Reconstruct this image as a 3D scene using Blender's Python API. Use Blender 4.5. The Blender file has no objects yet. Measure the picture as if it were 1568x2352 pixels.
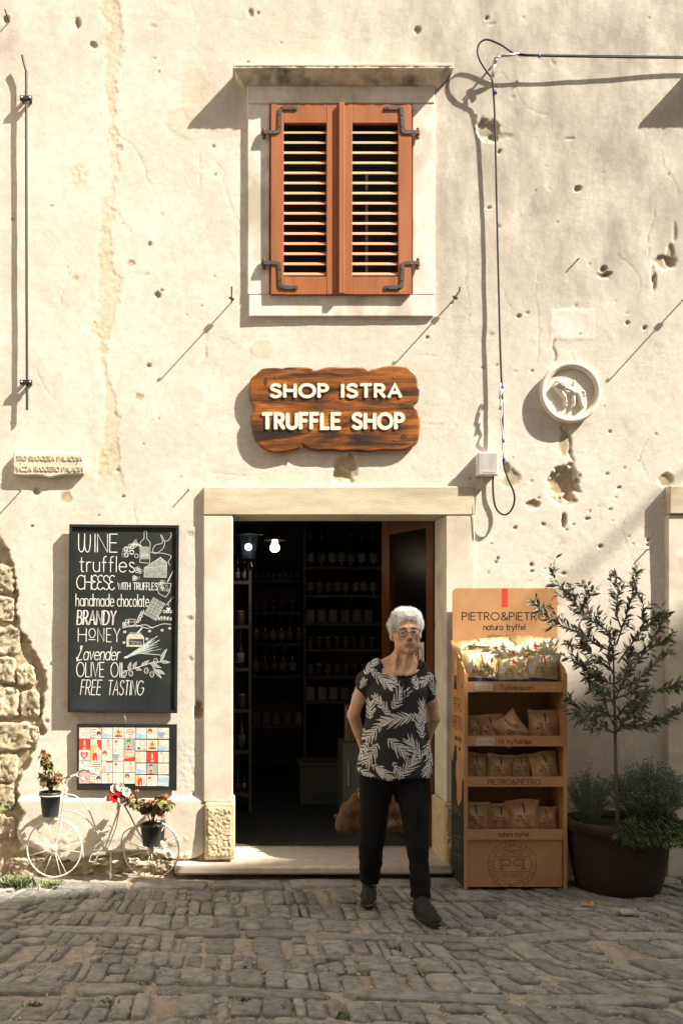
import bpy, math, random
import numpy as np
from mathutils import Vector, Matrix
PI = math.pi
C = bpy.context.scene.collection
S = bpy.context.scene
# ---------------------------------------------------------------- camera
# world: wall face at y=0, the street on -y, ground at z=0; camera 6 m from the wall, 1.5 m up
CAM_D = 6.0; FPX = 2214.0; VX = 530.0; VY = 1450.0
cd = bpy.data.cameras.new('camera'); cam = bpy.data.objects.new('camera', cd); C.objects.link(cam)
cam.location = (0, -CAM_D, 1.5); cam.rotation_euler = (PI/2, 0, 0)
cd.sensor_fit = 'VERTICAL'; cd.sensor_height = 36; cd.sensor_width = 24
cd.lens = FPX/2352*36; cd.shift_x = (784-VX)/2352; cd.shift_y = (VY-1176)/2352
cd.clip_start = 0.05; cd.clip_end = 500
S.camera = cam
# ---------------------------------------------------------------- light
SUN = Vector((2.15, -1.0, 2.35)).normalized()
w = bpy.data.worlds.new('World'); S.world = w; w.use_nodes = True
nt = w.node_tree; bg = nt.nodes['Background']
sky = nt.nodes.new('ShaderNodeTexSky'); sky.sky_type = 'NISHITA'; sky.sun_disc = False
sky.sun_elevation = math.asin(SUN.z); sky.sun_rotation = math.atan2(SUN.x, SUN.y)
sky.air_density = 1.0; sky.dust_density = 2.2; sky.ozone_density = 1.0
wm = nt.nodes.new('ShaderNodeMix'); wm.data_type = 'RGBA'; wm.blend_type = 'MULTIPLY'; wm.inputs[0].default_value = 1; wm.inputs[7].default_value = (1.0, .94, .82, 1)
nt.links.new(sky.outputs[0], wm.inputs[6]); nt.links.new(wm.outputs[2], bg.inputs[0]); bg.inputs[1].default_value = 0.11
sl = bpy.data.lights.new('sun', 'SUN'); sl.energy = 5.0; sl.angle = math.radians(0.55); sl.color = (1.0, 0.92, 0.80)
so = bpy.data.objects.new('sun', sl); C.objects.link(so)
so.rotation_euler = (-SUN).to_track_quat('-Z', 'Y').to_euler(); so.location = (12, -6, 14)
S.view_settings.view_transform = 'Standard'; S.view_settings.look = 'None'
S.view_settings.gamma = 1; S.view_settings.use_curve_mapping = False
S.view_settings.exposure = 1.38
S.render.engine = 'CYCLES'
# ---------------------------------------------------------------- helpers
def P(x, y, d=0.0):
    """pixel of the 1568 px wide picture -> point d metres in front of the wall"""
    k = (CAM_D-d)/FPX
    return Vector(((x-VX)*k, -d, 1.5-(y-VY)*k))
def PX(x, d=0.0): return (x-VX)*(CAM_D-d)/FPX
def PZ(y, d=0.0): return 1.5-(y-VY)*(CAM_D-d)/FPX

class MB:
    def __init__(s): s.v = []; s.f = []; s.m = []
    def add(s, vs, fs, m=0):
        o = len(s.v); s.v += [tuple(v) for v in vs]
        s.f += [tuple(i+o for i in f) for f in fs]; s.m += [m]*len(fs); return s
    def box(s, x0, x1, y0, y1, z0, z1, c=0.0, m=0, jit=0.0, rnd=None):
        if x1 < x0: x0, x1 = x1, x0
        if y1 < y0: y0, y1 = y1, y0
        if z1 < z0: z0, z1 = z1, z0
        if c <= 0:
            vs = [(x, y, z) for x in (x0, x1) for y in (y0, y1) for z in (z0, z1)]
            fs = [(0,1,3,2),(4,6,7,5),(0,4,5,1),(2,3,7,6),(0,2,6,4),(1,5,7,3)]
            return s.add(vs, fs, m)
        c = min(c, .49*(x1-x0), .49*(y1-y0), .49*(z1-z0))
        vs = []; idx = {}
        X = (x0, x1); Y = (y0, y1); Z = (z0, z1); sg = (1, -1)
        for i in (0,1):
            for j in (0,1):
                for k in (0,1):
                    for a in range(3):
                        p = [X[i]+sg[i]*c*(a != 0), Y[j]+sg[j]*c*(a != 1), Z[k]+sg[k]*c*(a != 2)]
                        if jit and rnd: p = [q+rnd.uniform(-jit, jit) for q in p]
                        idx[i,j,k,a] = len(vs); vs.append(tuple(p))
        g = lambda i,j,k,a: idx[i,j,k,a]
        fs = [(g(0,0,0,0),g(0,0,1,0),g(0,1,1,0),g(0,1,0,0)),(g(1,0,0,0),g(1,1,0,0),g(1,1,1,0),g(1,0,1,0)),
              (g(0,0,0,1),g(1,0,0,1),g(1,0,1,1),g(0,0,1,1)),(g(0,1,0,1),g(0,1,1,1),g(1,1,1,1),g(1,1,0,1)),
              (g(0,0,0,2),g(0,1,0,2),g(1,1,0,2),g(1,0,0,2)),(g(0,0,1,2),g(1,0,1,2),g(1,1,1,2),g(0,1,1,2))]
        for i in (0,1):
            for j in (0,1):
                fs.append((g(i,j,0,0),g(i,j,1,0),g(i,j,1,1),g(i,j,0,1)))
                fs.append((g(i,0,j,0),g(i,1,j,0),g(i,1,j,2),g(i,0,j,2)))
                fs.append((g(0,i,j,1),g(1,i,j,1),g(1,i,j,2),g(0,i,j,2)))
        for i in (0,1):
            for j in (0,1):
                for k in (0,1): fs.append((g(i,j,k,0),g(i,j,k,1),g(i,j,k,2)))
        return s.add(vs, fs, m)
    def tube(s, pts, r, n=8, m=0, cap=True, flat=1.0):
        pts = [Vector(p) for p in pts]; k = len(pts)
        rs = r if isinstance(r, (list, tuple)) else [r]*k
        vs = []; fs = []; up = None
        for i, p in enumerate(pts):
            t = (pts[min(i+1, k-1)]-pts[max(i-1, 0)])
            t = t.normalized() if t.length > 1e-9 else Vector((0,0,1))
            if up is None:
                a = Vector((0,0,1)) if abs(t.z) < .9 else Vector((0,1,0))
                up = t.cross(a).normalized()
            else:
                up = (up-t*up.dot(t))
                up = up.normalized() if up.length > 1e-9 else t.orthogonal().normalized()
            b = t.cross(up)
            for j in range(n):
                a = 2*PI*j/n
                vs.append(p+(up*math.cos(a)+b*math.sin(a)*flat)*rs[i])
        for i in range(k-1):
            for j in range(n):
                a = i*n+j; b_ = i*n+(j+1) % n
                fs.append((a, b_, b_+n, a+n))
        if cap:
            fs.append(tuple(range(n-1, -1, -1))); fs.append(tuple((k-1)*n+j for j in range(n)))
        return s.add(vs, fs, m)
    def lathe(s, prof, c=(0,0,0), n=24, axis='z', m=0, cap=True):
        vs = []; fs = []
        for (r, h) in prof:
            for j in range(n):
                a = 2*PI*j/n; x, y = r*math.cos(a), r*math.sin(a)
                if axis == 'z': vs.append((c[0]+x, c[1]+y, c[2]+h))
                elif axis == 'y': vs.append((c[0]+x, c[1]-h, c[2]+y))
                else: vs.append((c[0]+h, c[1]+x, c[2]+y))
        k = len(prof)
        for i in range(k-1):
            for j in range(n):
                a = i*n+j; b = i*n+(j+1) % n
                fs.append((a, b, b+n, a+n))
        if cap:
            fs.append(tuple(range(n-1, -1, -1))); fs.append(tuple((k-1)*n+j for j in range(n)))
        return s.add(vs, fs, m)
    def ball(s, c, r, n=10, m=0):
        rx, ry, rz = (r, r, r) if not isinstance(r, (list, tuple)) else r
        vs = [(c[0], c[1], c[2]-rz)]; h = max(3, n//2)
        for i in range(1, h):
            t = -PI/2+PI*i/h
            for j in range(n):
                a = 2*PI*j/n
                vs.append((c[0]+rx*math.cos(t)*math.cos(a), c[1]+ry*math.cos(t)*math.sin(a), c[2]+rz*math.sin(t)))
        vs.append((c[0], c[1], c[2]+rz)); fs = []
        for j in range(n): fs.append((0, 1+(j+1) % n, 1+j))
        for i in range(h-2):
            for j in range(n):
                a = 1+i*n+j; b = 1+i*n+(j+1) % n
                fs.append((a, b, b+n, a+n))
        o = 1+(h-2)*n; t = len(vs)-1
        for j in range(n): fs.append((o+j, o+(j+1) % n, t))
        return s.add(vs, fs, m)
    def prism(s, poly, F, n0, n1, m=0):
        """poly (u,v) outline extruded between depths n0..n1 in frame F(u,v,n)"""
        k = len(poly)
        vs = [F(u, v, n0) for u, v in poly]+[F(u, v, n1) for u, v in poly]
        fs = [tuple(range(k)), tuple(range(2*k-1, k-1, -1))]+[(i, i+k, (i+1) % k+k, (i+1) % k) for i in range(k)]
        return s.add(vs, fs, m)
    def ribbon(s, pts, wd, F, lift, base=0.0, m=0, flat=False, round_end=True):
        """raised stroke along 2-D points; ridge (or flat-topped) section"""
        pts = [Vector((p[0], p[1])) for p in pts]
        q = [pts[0]]
        for p in pts[1:]:
            if (p-q[-1]).length > 1e-6: q.append(p)
        pts = q; closed = len(pts) > 3 and (pts[0]-pts[-1]).length < 1e-5
        if len(pts) < 2: return s
        h = wd/2
        if round_end and not closed:
            d0 = (pts[0]-pts[1]).normalized(); d1 = (pts[-1]-pts[-2]).normalized()
            pts = [pts[0]+d0*h*.55]+pts+[pts[-1]+d1*h*.55]
        k = len(pts); rows = []
        for i, p in enumerate(pts):
            if closed and i in (0, k-1): a = pts[1]-pts[0]; b = pts[-1]-pts[-2]
            else: a = pts[min(i+1, k-1)]-pts[min(i, k-2)]; b = pts[max(i, 1)]-pts[max(i-1, 0)]
            a = a.normalized(); b = b.normalized(); t = a+b
            if t.length < .2: t = a
            t = t.normalized(); nn = Vector((-t.y, t.x)); mt = 1/max(.55, nn.dot(Vector((-a.y, a.x))))
            hh = h*(.62 if (round_end and not closed and i in (0, k-1)) else 1)*min(mt, 1.5)
            rows.append((p, nn*hh))
        vs = []; fs = []
        if flat:
            for p, o in rows: vs += [F(*(p+o), base), F(*(p+o*.9), base+lift), F(*(p-o*.9), base+lift), F(*(p-o), base)]
            w_ = 4
        else:
            for p, o in rows: vs += [F(*(p+o), base), F(*p, base+lift), F(*(p-o), base)]
            w_ = 3
        for i in range(len(rows)-1):
            for j in range(w_-1): a = i*w_+j; fs.append((a, a+1, a+1+w_, a+w_))
        e = (len(rows)-1)*w_
        fs.append(tuple(range(w_-1, -1, -1))); fs.append(tuple(e+j for j in range(w_)))
        return s.add(vs, fs, m)
    def disc(s, c, r, F, n0, n1, n=10, m=0, ry=None):
        ry = ry or r
        return s.prism([(c[0]+r*math.cos(2*PI*j/n), c[1]+ry*math.sin(2*PI*j/n)) for j in range(n)], F, n0, n1, m)

def cspline(pts, sub=6, closed=False):
    """Catmull-Rom through points of any dimension"""
    P_ = [np.array(p, float) for p in pts]; n = len(P_); out = []
    rng = range(n) if closed else range(n-1)
    for i in rng:
        p0 = P_[(i-1) % n] if closed or i > 0 else 2*P_[0]-P_[1]
        p1 = P_[i]; p2 = P_[(i+1) % n]
        p3 = P_[(i+2) % n] if closed or i+2 < n else 2*P_[-1]-P_[-2]
        for j in range(sub):
            t = j/sub
            out.append(tuple(.5*((2*p1)+(-p0+p2)*t+(2*p0-5*p1+4*p2-p3)*t*t+(-p0+3*p1-3*p2+p3)*t**3)))
    out.append(tuple(P_[0] if closed else P_[-1]))
    return out

def mkmesh(name, v, f, mats, midx=None, smooth=False, off=(0,0,0)):
    me = bpy.data.meshes.new(name)
    if isinstance(v, np.ndarray):
        v = v-np.array(off)
        me.vertices.add(len(v)); me.vertices.foreach_set('co', v.astype(np.float32).ravel())
        nf, w_ = f.shape
        me.loops.add(nf*w_); me.loops.foreach_set('vertex_index', f.astype(np.int32).ravel())
        me.polygons.add(nf); me.polygons.foreach_set('loop_start', np.arange(0, nf*w_, w_, dtype=np.int32))
        me.polygons.foreach_set('loop_total', np.full(nf, w_, np.int32)); me.update(calc_edges=True)
    else:
        ox, oy, oz = off
        me.from_pydata([(a-ox, b-oy, c-oz) for a, b, c in v], [], f); me.update()
    for m in (mats if isinstance(mats, (list, tuple)) else [mats]): me.materials.append(m)
    if midx is not None and len(me.materials) > 1: me.polygons.foreach_set('material_index', midx)
    if smooth: me.polygons.foreach_set('use_smooth', [True]*len(me.polygons))
    return me

ORG = {}
def link(name, me, parent=None):
    o = bpy.data.objects.new(name, me); C.objects.link(o)
    if parent is not None: o.parent = parent; ORG[o.name] = ORG[parent.name]
    return o
def thing(name, label, cat, loc=(0,0,0), group=None):
    o = bpy.data.objects.new(name, None); C.objects.link(o); o.location = loc; o.empty_display_size = .1
    ORG[o.name] = tuple(loc); tag(o, label, cat, group); return o
def tag(o, label, cat, group=None):
    o['label'] = label; o['category'] = cat
    if group: o['group'] = group
    return o
def obj(name, mb, mat, parent=None, smooth=False, loc=None, autos=None):
    """one mesh object; parent: vertices are taken as world coordinates relative to the thing's base"""
    off = ORG[parent.name] if parent is not None else (loc or (0,0,0))
    me = mkmesh(name, mb.v, mb.f, mat, mb.m, smooth, off)
    if autos:
        try: me.shade_auto_smooth
        except AttributeError: pass
        me.polygons.foreach_set('use_smooth', [True]*len(me.polygons))
        import bmesh as _b
        bm = _b.new(); bm.from_mesh(me); _b.ops.remove_doubles(bm, verts=bm.verts, dist=1e-6)
        _b.ops.recalc_face_normals(bm, faces=bm.faces)
        for e in bm.edges:
            if len(e.link_faces) == 2 and e.calc_face_angle(0) > math.radians(autos): e.smooth = False
        bm.to_mesh(me); bm.free()
    o = link(name, me, parent)
    if parent is None:
        o.location = off; ORG[o.name] = tuple(off)
    return o
def fixn(o):
    import bmesh as _b
    bm = _b.new(); bm.from_mesh(o.data); _b.ops.recalc_face_normals(bm, faces=bm.faces); bm.to_mesh(o.data); bm.free(); return o
def copy_tree(o, parent=None, loc=None):
    c = o.copy(); C.objects.link(c); ORG[c.name] = ORG.get(o.name, (0,0,0))
    if parent is not None: c.parent = parent
    if loc is not None: c.location = loc
    for ch in list(o.children): copy_tree(ch, c)
    return c

# ---------------------------------------------------------------- numpy noise
def vnoise(x, y, s, seed=0):
    x = np.asarray(x, float)*s+1000.3; y = np.asarray(y, float)*s+1000.7
    i = np.floor(x).astype(np.int64); j = np.floor(y).astype(np.int64); fx = x-i; fy = y-j
    fx = fx*fx*fx*(fx*(fx*6-15)+10); fy = fy*fy*fy*(fy*(fy*6-15)+10)
    def h(a, b):
        n = (a*374761393+b*668265263+seed*974711) & 0xffffffff
        n = ((n ^ (n >> 13))*1274126177) & 0xffffffff
        return ((n ^ (n >> 16)) & 0xffff)/32768.0-1
    return (h(i,j)*(1-fx)+h(i+1,j)*fx)*(1-fy)+(h(i,j+1)*(1-fx)+h(i+1,j+1)*fx)*fy
def fbm(x, y, s, o=4, seed=0, g=.5):
    t = 0; a = 1; n = 0
    for k in range(o): t = t+a*vnoise(x, y, s*2**k, seed+k*17); n += a; a *= g
    return t/n
def vnoise3(x, y, z, s, seed=0):
    return (vnoise(x+.37*z, y-.21*z, s, seed)+vnoise(y+.31*x, z+.17*x, s, seed+5)+vnoise(z-.29*y, x+.13*y, s, seed+9))/1.9
def sstep(a, b, x):
    t = np.clip((x-a)/(b-a), 0, 1); return t*t*(3-2*t)

# ---------------------------------------------------------------- materials
def nodes(m):
    m.use_nodes = True; t = m.node_tree; return t, t.nodes['Principled BSDF'], (lambda k: t.nodes.new('ShaderNode'+k)), t.links.new
MATS = {}
def pm(name, c1, c2=None, scale=8, rough=.7, bump=.2, bscale=60, metal=0, spec=.35, detail=6, stretch=None, dist=.002,
       c3=None, s3=2.0, rnd=0.0, trans=0, coat=0, emit=None, es=0, alpha=None, sub=0, isl=False):
    if name in MATS: return MATS[name]
    m = bpy.data.materials.new(name); t, b, N, L = nodes(m)
    tc = N('TexCoord'); src = tc.outputs['Object']
    if stretch:
        mp = N('Mapping'); mp.inputs['Scale'].default_value = stretch; L(src, mp.inputs[0]); src = mp.outputs[0]
    c2 = c2 or tuple(x*.8 for x in c1)
    n1 = N('TexNoise'); n1.inputs['Scale'].default_value = scale; n1.inputs['Detail'].default_value = detail; n1.inputs['Roughness'].default_value = .6; L(src, n1.inputs['Vector'])
    r = N('ValToRGB'); r.color_ramp.elements[0].position = .36; r.color_ramp.elements[1].position = .64
    r.color_ramp.elements[0].color = (*c1, 1); r.color_ramp.elements[1].color = (*c2, 1); L(n1.outputs['Fac'], r.inputs[0])
    col = r.outputs[0]
    if c3:
        n3 = N('TexNoise'); n3.inputs['Scale'].default_value = s3; n3.inputs['Detail'].default_value = 5; L(src, n3.inputs['Vector'])
        r3 = N('ValToRGB'); r3.color_ramp.elements[0].position = .5; r3.color_ramp.elements[1].position = .68; L(n3.outputs['Fac'], r3.inputs[0])
        mx = N('Mix'); mx.data_type = 'RGBA'; L(r3.outputs[0], mx.inputs[0]); L(col, mx.inputs[6]); mx.inputs[7].default_value = (*c3, 1); col = mx.outputs[2]
    if rnd:
        oi = N('ObjectInfo'); hv = N('HueSaturation'); mr = N('MapRange')
        s_ = oi.outputs['Random']
        if isl:
            ge = N('NewGeometry'); ad = N('Math'); ad.operation = 'ADD'; L(ge.outputs['Random Per Island'], ad.inputs[0]); L(oi.outputs['Random'], ad.inputs[1])
            fr = N('Math'); fr.operation = 'FRACT'; L(ad.outputs[0], fr.inputs[0]); s_ = fr.outputs[0]
        mr.inputs['To Min'].default_value = 1-rnd; mr.inputs['To Max'].default_value = 1+rnd; L(s_, mr.inputs[0])
        L(mr.outputs[0], hv.inputs['Value']); L(col, hv.inputs['Color']); col = hv.outputs[0]
    L(col, b.inputs['Base Color'])
    b.inputs['Roughness'].default_value = rough; b.inputs['Metallic'].default_value = metal
    b.inputs['Specular IOR Level'].default_value = spec
    if trans: b.inputs['Transmission Weight'].default_value = trans
    if coat: b.inputs['Coat Weight'].default_value = coat; b.inputs['Coat Roughness'].default_value = .15
    if sub: b.inputs['Subsurface Weight'].default_value = sub; b.inputs['Subsurface Radius'].default_value = (.01, .004, .002); b.inputs['Subsurface Scale'].default_value = 1
    if emit: b.inputs['Emission Color'].default_value = (*emit, 1); b.inputs['Emission Strength'].default_value = es
    if alpha is not None: b.inputs['Alpha'].default_value = alpha
    if bump:
        n2 = N('TexNoise'); n2.inputs['Scale'].default_value = bscale; n2.inputs['Detail'].default_value = 8; n2.inputs['Roughness'].default_value = .65; L(src, n2.inputs['Vector'])
        bp = N('Bump'); bp.inputs['Strength'].default_value = bump; bp.inputs['Distance'].default_value = dist; L(n2.outputs['Fac'], bp.inputs['Height']); L(bp.outputs[0], b.inputs['Normal'])
    MATS[name] = m; return m

def wall_material(name, plaster=True):
    """lime plaster; point attributes expose / stain / tan / white say where the render has come off, is dirty or carries painted shade"""
    m = bpy.data.materials.new(name); t, b, N, L = nodes(m)
    tc = N('TexCoord'); src = tc.outputs['Object']
    def noise(s, d=6, r=.6, v=None):
        n = N('TexNoise'); n.inputs['Scale'].default_value = s; n.inputs['Detail'].default_value = d; n.inputs['Roughness'].default_value = r
        L(v or src, n.inputs['Vector']); return n.outputs['Fac']
    def ramp(f, p0, p1, c0=(0,0,0), c1=(1,1,1)):
        r = N('ValToRGB'); e = r.color_ramp.elements; e[0].position = p0; e[1].position = p1; e[0].color = (*c0, 1); e[1].color = (*c1, 1); L(f, r.inputs[0]); return r.outputs[0]
    def mix(f, a, c):
        mx = N('Mix'); mx.data_type = 'RGBA'
        if f is not None: L(f, mx.inputs[0])
        (L(a, mx.inputs[6]) if not isinstance(a, tuple) else setattr(mx.inputs[6], 'default_value', (*a, 1)))
        (L(c, mx.inputs[7]) if not isinstance(c, tuple) else setattr(mx.inputs[7], 'default_value', (*c, 1)))
        return mx.outputs[2]
    def mul(a, b_):
        mm = N('Math'); mm.operation = 'MULTIPLY'; L(a, mm.inputs[0])
        if isinstance(b_, float): mm.inputs[1].default_value = b_
        else: L(b_, mm.inputs[1])
        return mm.outputs[0]
    def att(n):
        a = N('Attribute'); a.attribute_name = n; return a.outputs['Fac']
    col = mix(ramp(noise(1.7, 8), .38, .62), (.715, .665, .580), (.62, .57, .485))
    col = mix(mul(ramp(noise(9, 8, .7), .5, .68), .55), col, (.54, .485, .385))
    col = mix(mul(ramp(noise(3.1, 8, .75), .54, .70), .5), col, (.78, .71, .60))
    col = mix(mul(ramp(noise(20, 7, .72), .44, .6), .5), col, (.55, .50, .41))
    col = mix(mul(ramp(noise(48, 6, .7), .5, .64), .35), col, (.80, .76, .68))
    # fine grain and small dark chips
    col = mix(mul(ramp(noise(75, 3, .6), .67, .71), .55), col, (.42, .35, .26))
    col = mix(mul(ramp(noise(240, 4, .7), .5, .72), .35), col, (.45, .37, .27))
    if plaster:
        col = mix(mul(att('tan'), .75), col, mix(ramp(noise(30, 6), .4, .6), (.52, .41, .26), (.60, .50, .35)))
        col = mix(mul(att('white'), .8), col, (.82, .77, .70))
        col = mix(att('expose'), col, mix(ramp(noise(22, 8, .7), .35, .65), (.52, .43, .28), (.35, .28, .18)))
        mp = N('Mapping'); mp.inputs['Scale'].default_value = (2.0, 1, .8); L(src, mp.inputs[0])
        st = mul(att('stain_shade'), ramp(noise(2.6, 8, .62, mp.outputs[0]), .3, .62))
        col = mix(mul(st, .9), col, (.33, .295, .24))
        col = mix(mul(mul(ramp(noise(5.5, 9, .72), .5, .74), ramp(noise(.9, 4), .4, .6)), .5), col, (.42, .37, .29))
    L(col, b.inputs['Base Color']); b.inputs['Roughness'].default_value = .93; b.inputs['Specular IOR Level'].default_value = .15
    bp = N('Bump'); bp.inputs['Strength'].default_value = .55; bp.inputs['Distance'].default_value = .003
    ad = N('Math'); ad.operation = 'ADD'; L(mul(noise(55, 10, .75), 1.0), ad.inputs[0]); L(mul(noise(260, 5, .7), .34), ad.inputs[1])
    L(ad.outputs[0], bp.inputs['Height']); L(bp.outputs[0], b.inputs['Normal'])
    return m

M = {}
M['wall'] = wall_material('lime_plaster'); M['wall2'] = wall_material('lime_plaster_plain', False)
M['surround'] = pm('painted_stone', (.74,.70,.62), (.62,.57,.48), 14, .85, .45, 90, c3=(.44,.39,.31), s3=3.5, stretch=(1,1,.6))
M['sill_lime'] = pm('weathered_cornice', (.68,.60,.47), (.52,.44,.33), 11, .9, .6, 50, c3=(.16,.15,.12), s3=7)
M['door_stone'] = pm('door_stone', (.62,.54,.405), (.50,.425,.30), 9, .85, .8, 60, c3=(.43,.36,.25), s3=3, stretch=(.5,1,2))
M['jamb'] = pm('jamb_stone', (.70,.65,.545), (.60,.545,.44), 7, .88, .6, 90, c3=(.50,.44,.34), s3=4)
M['rough'] = pm('bush_hammered_stone', (.64,.54,.36), (.48,.38,.22), 25, .95, .8, 45, dist=.006)
M['step'] = pm('step_marble', (.58,.50,.42), (.47,.40,.33), 16, .6, .25, 160)
M['rubble'] = pm('rubble_stone', (.54,.465,.33), (.40,.33,.22), 18, .95, 1.0, 38, c3=(.27,.22,.15), s3=9, dist=.007, rnd=.12)
M['shutter'] = pm('varnished_shutter', (.36,.125,.045), (.28,.088,.028), 5, .55, .25, 40, spec=.35, stretch=(3,3,.35), rnd=.05)
M['slat'] = pm('shutter_slat', (.60,.33,.20), (.52,.26,.14), 6, .5, .15, 50, spec=.4, stretch=(.4,2,2))
M['iron'] = pm('forged_iron', (.06,.062,.06), (.10,.10,.095), 20, .55, .3, 60, metal=.3, c3=(.13,.07,.035), s3=12)
M['rust'] = pm('rusty_iron', (.20,.10,.045), (.10,.06,.035), 30, .8, .5, 80, metal=.2)
M['bar'] = pm('black_iron_bar', (.020,.024,.022), (.03,.034,.03), 20, .5, .2, 60)
M['cable'] = pm('black_cable', (.015,.017,.016), (.022,.022,.02), 10, .5, 0)
M['tape'] = pm('blue_tape', (.05,.14,.42), None, 20, .4, 0)
M['whiteplastic'] = pm('white_plastic', (.70,.70,.66), (.62,.61,.56), 10, .4, .05, 80)
M['steel'] = pm('steel', (.6,.58,.55), (.45,.43,.4), 20, .35, .1, 90, metal=.9)
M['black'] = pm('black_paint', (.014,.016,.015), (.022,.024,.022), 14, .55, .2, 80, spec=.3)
M['board'] = pm('chalkboard', (.014,.019,.018), (.024,.029,.027), 4, .7, .15, 30, c3=(.032,.038,.036), s3=2.5, spec=.25)
M['chalk'] = pm('chalk', (.82,.82,.78), (.62,.62,.60), 40, .9, 0)
M['chalkdim'] = pm('chalk_smudged', (.36,.38,.36), (.22,.24,.23), 60, .9, 0)
M['chalkgreen'] = pm('chalk_green', (.40,.50,.47), (.25,.34,.32), 60, .9, 0)
M['plaque'] = pm('plaque_stone', (.68,.60,.47), (.58,.50,.38), 10, .9, .5, 120)
M['letter'] = pm('plaque_letters', (.50,.44,.36), (.62,.55,.44), 30, .8, .2, 90)
M['signwhite'] = pm('white_letter_paint', (.76,.72,.65), (.66,.62,.55), 50, .7, .3, 110)
M['gold'] = pm('gold_edge', (.62,.40,.12), (.5,.3,.08), 20, .5, 0)
M['roundel'] = pm('roundel_stone', (.74,.67,.57), (.64,.56,.46), 12, .92, .5, 110)
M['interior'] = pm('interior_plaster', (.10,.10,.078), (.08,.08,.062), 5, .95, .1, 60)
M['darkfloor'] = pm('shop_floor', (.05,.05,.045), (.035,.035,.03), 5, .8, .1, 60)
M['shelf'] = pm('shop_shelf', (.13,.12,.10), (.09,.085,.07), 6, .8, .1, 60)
M['doorwood'] = pm('door_wood', (.14,.042,.013), (.10,.028,.008), 6, .5, .2, 50, stretch=(3,3,.3))
M['frond'] = None
# door glass
def glassmat(name, tint=(.9,.95,.93), rough=.02, a=.25):
    m = bpy.data.materials.new(name); t, b, N, L = nodes(m)
    b.inputs['Base Color'].default_value = (*tint, 1); b.inputs['Roughness'].default_value = rough
    tr = N('BsdfTransparent'); mx = N('MixShader'); mx.inputs[0].default_value = a
    L(tr.outputs[0], mx.inputs[1]); L(b.outputs[0], mx.inputs[2]); L(mx.outputs[0], t.nodes['Material Output'].inputs[0]); return m
M['glass'] = glassmat('door_glass', (.02,.022,.02), .30, .10); M['lens'] = glassmat('spectacle_lens', (.5,.45,.4), .05, .16)

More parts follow.
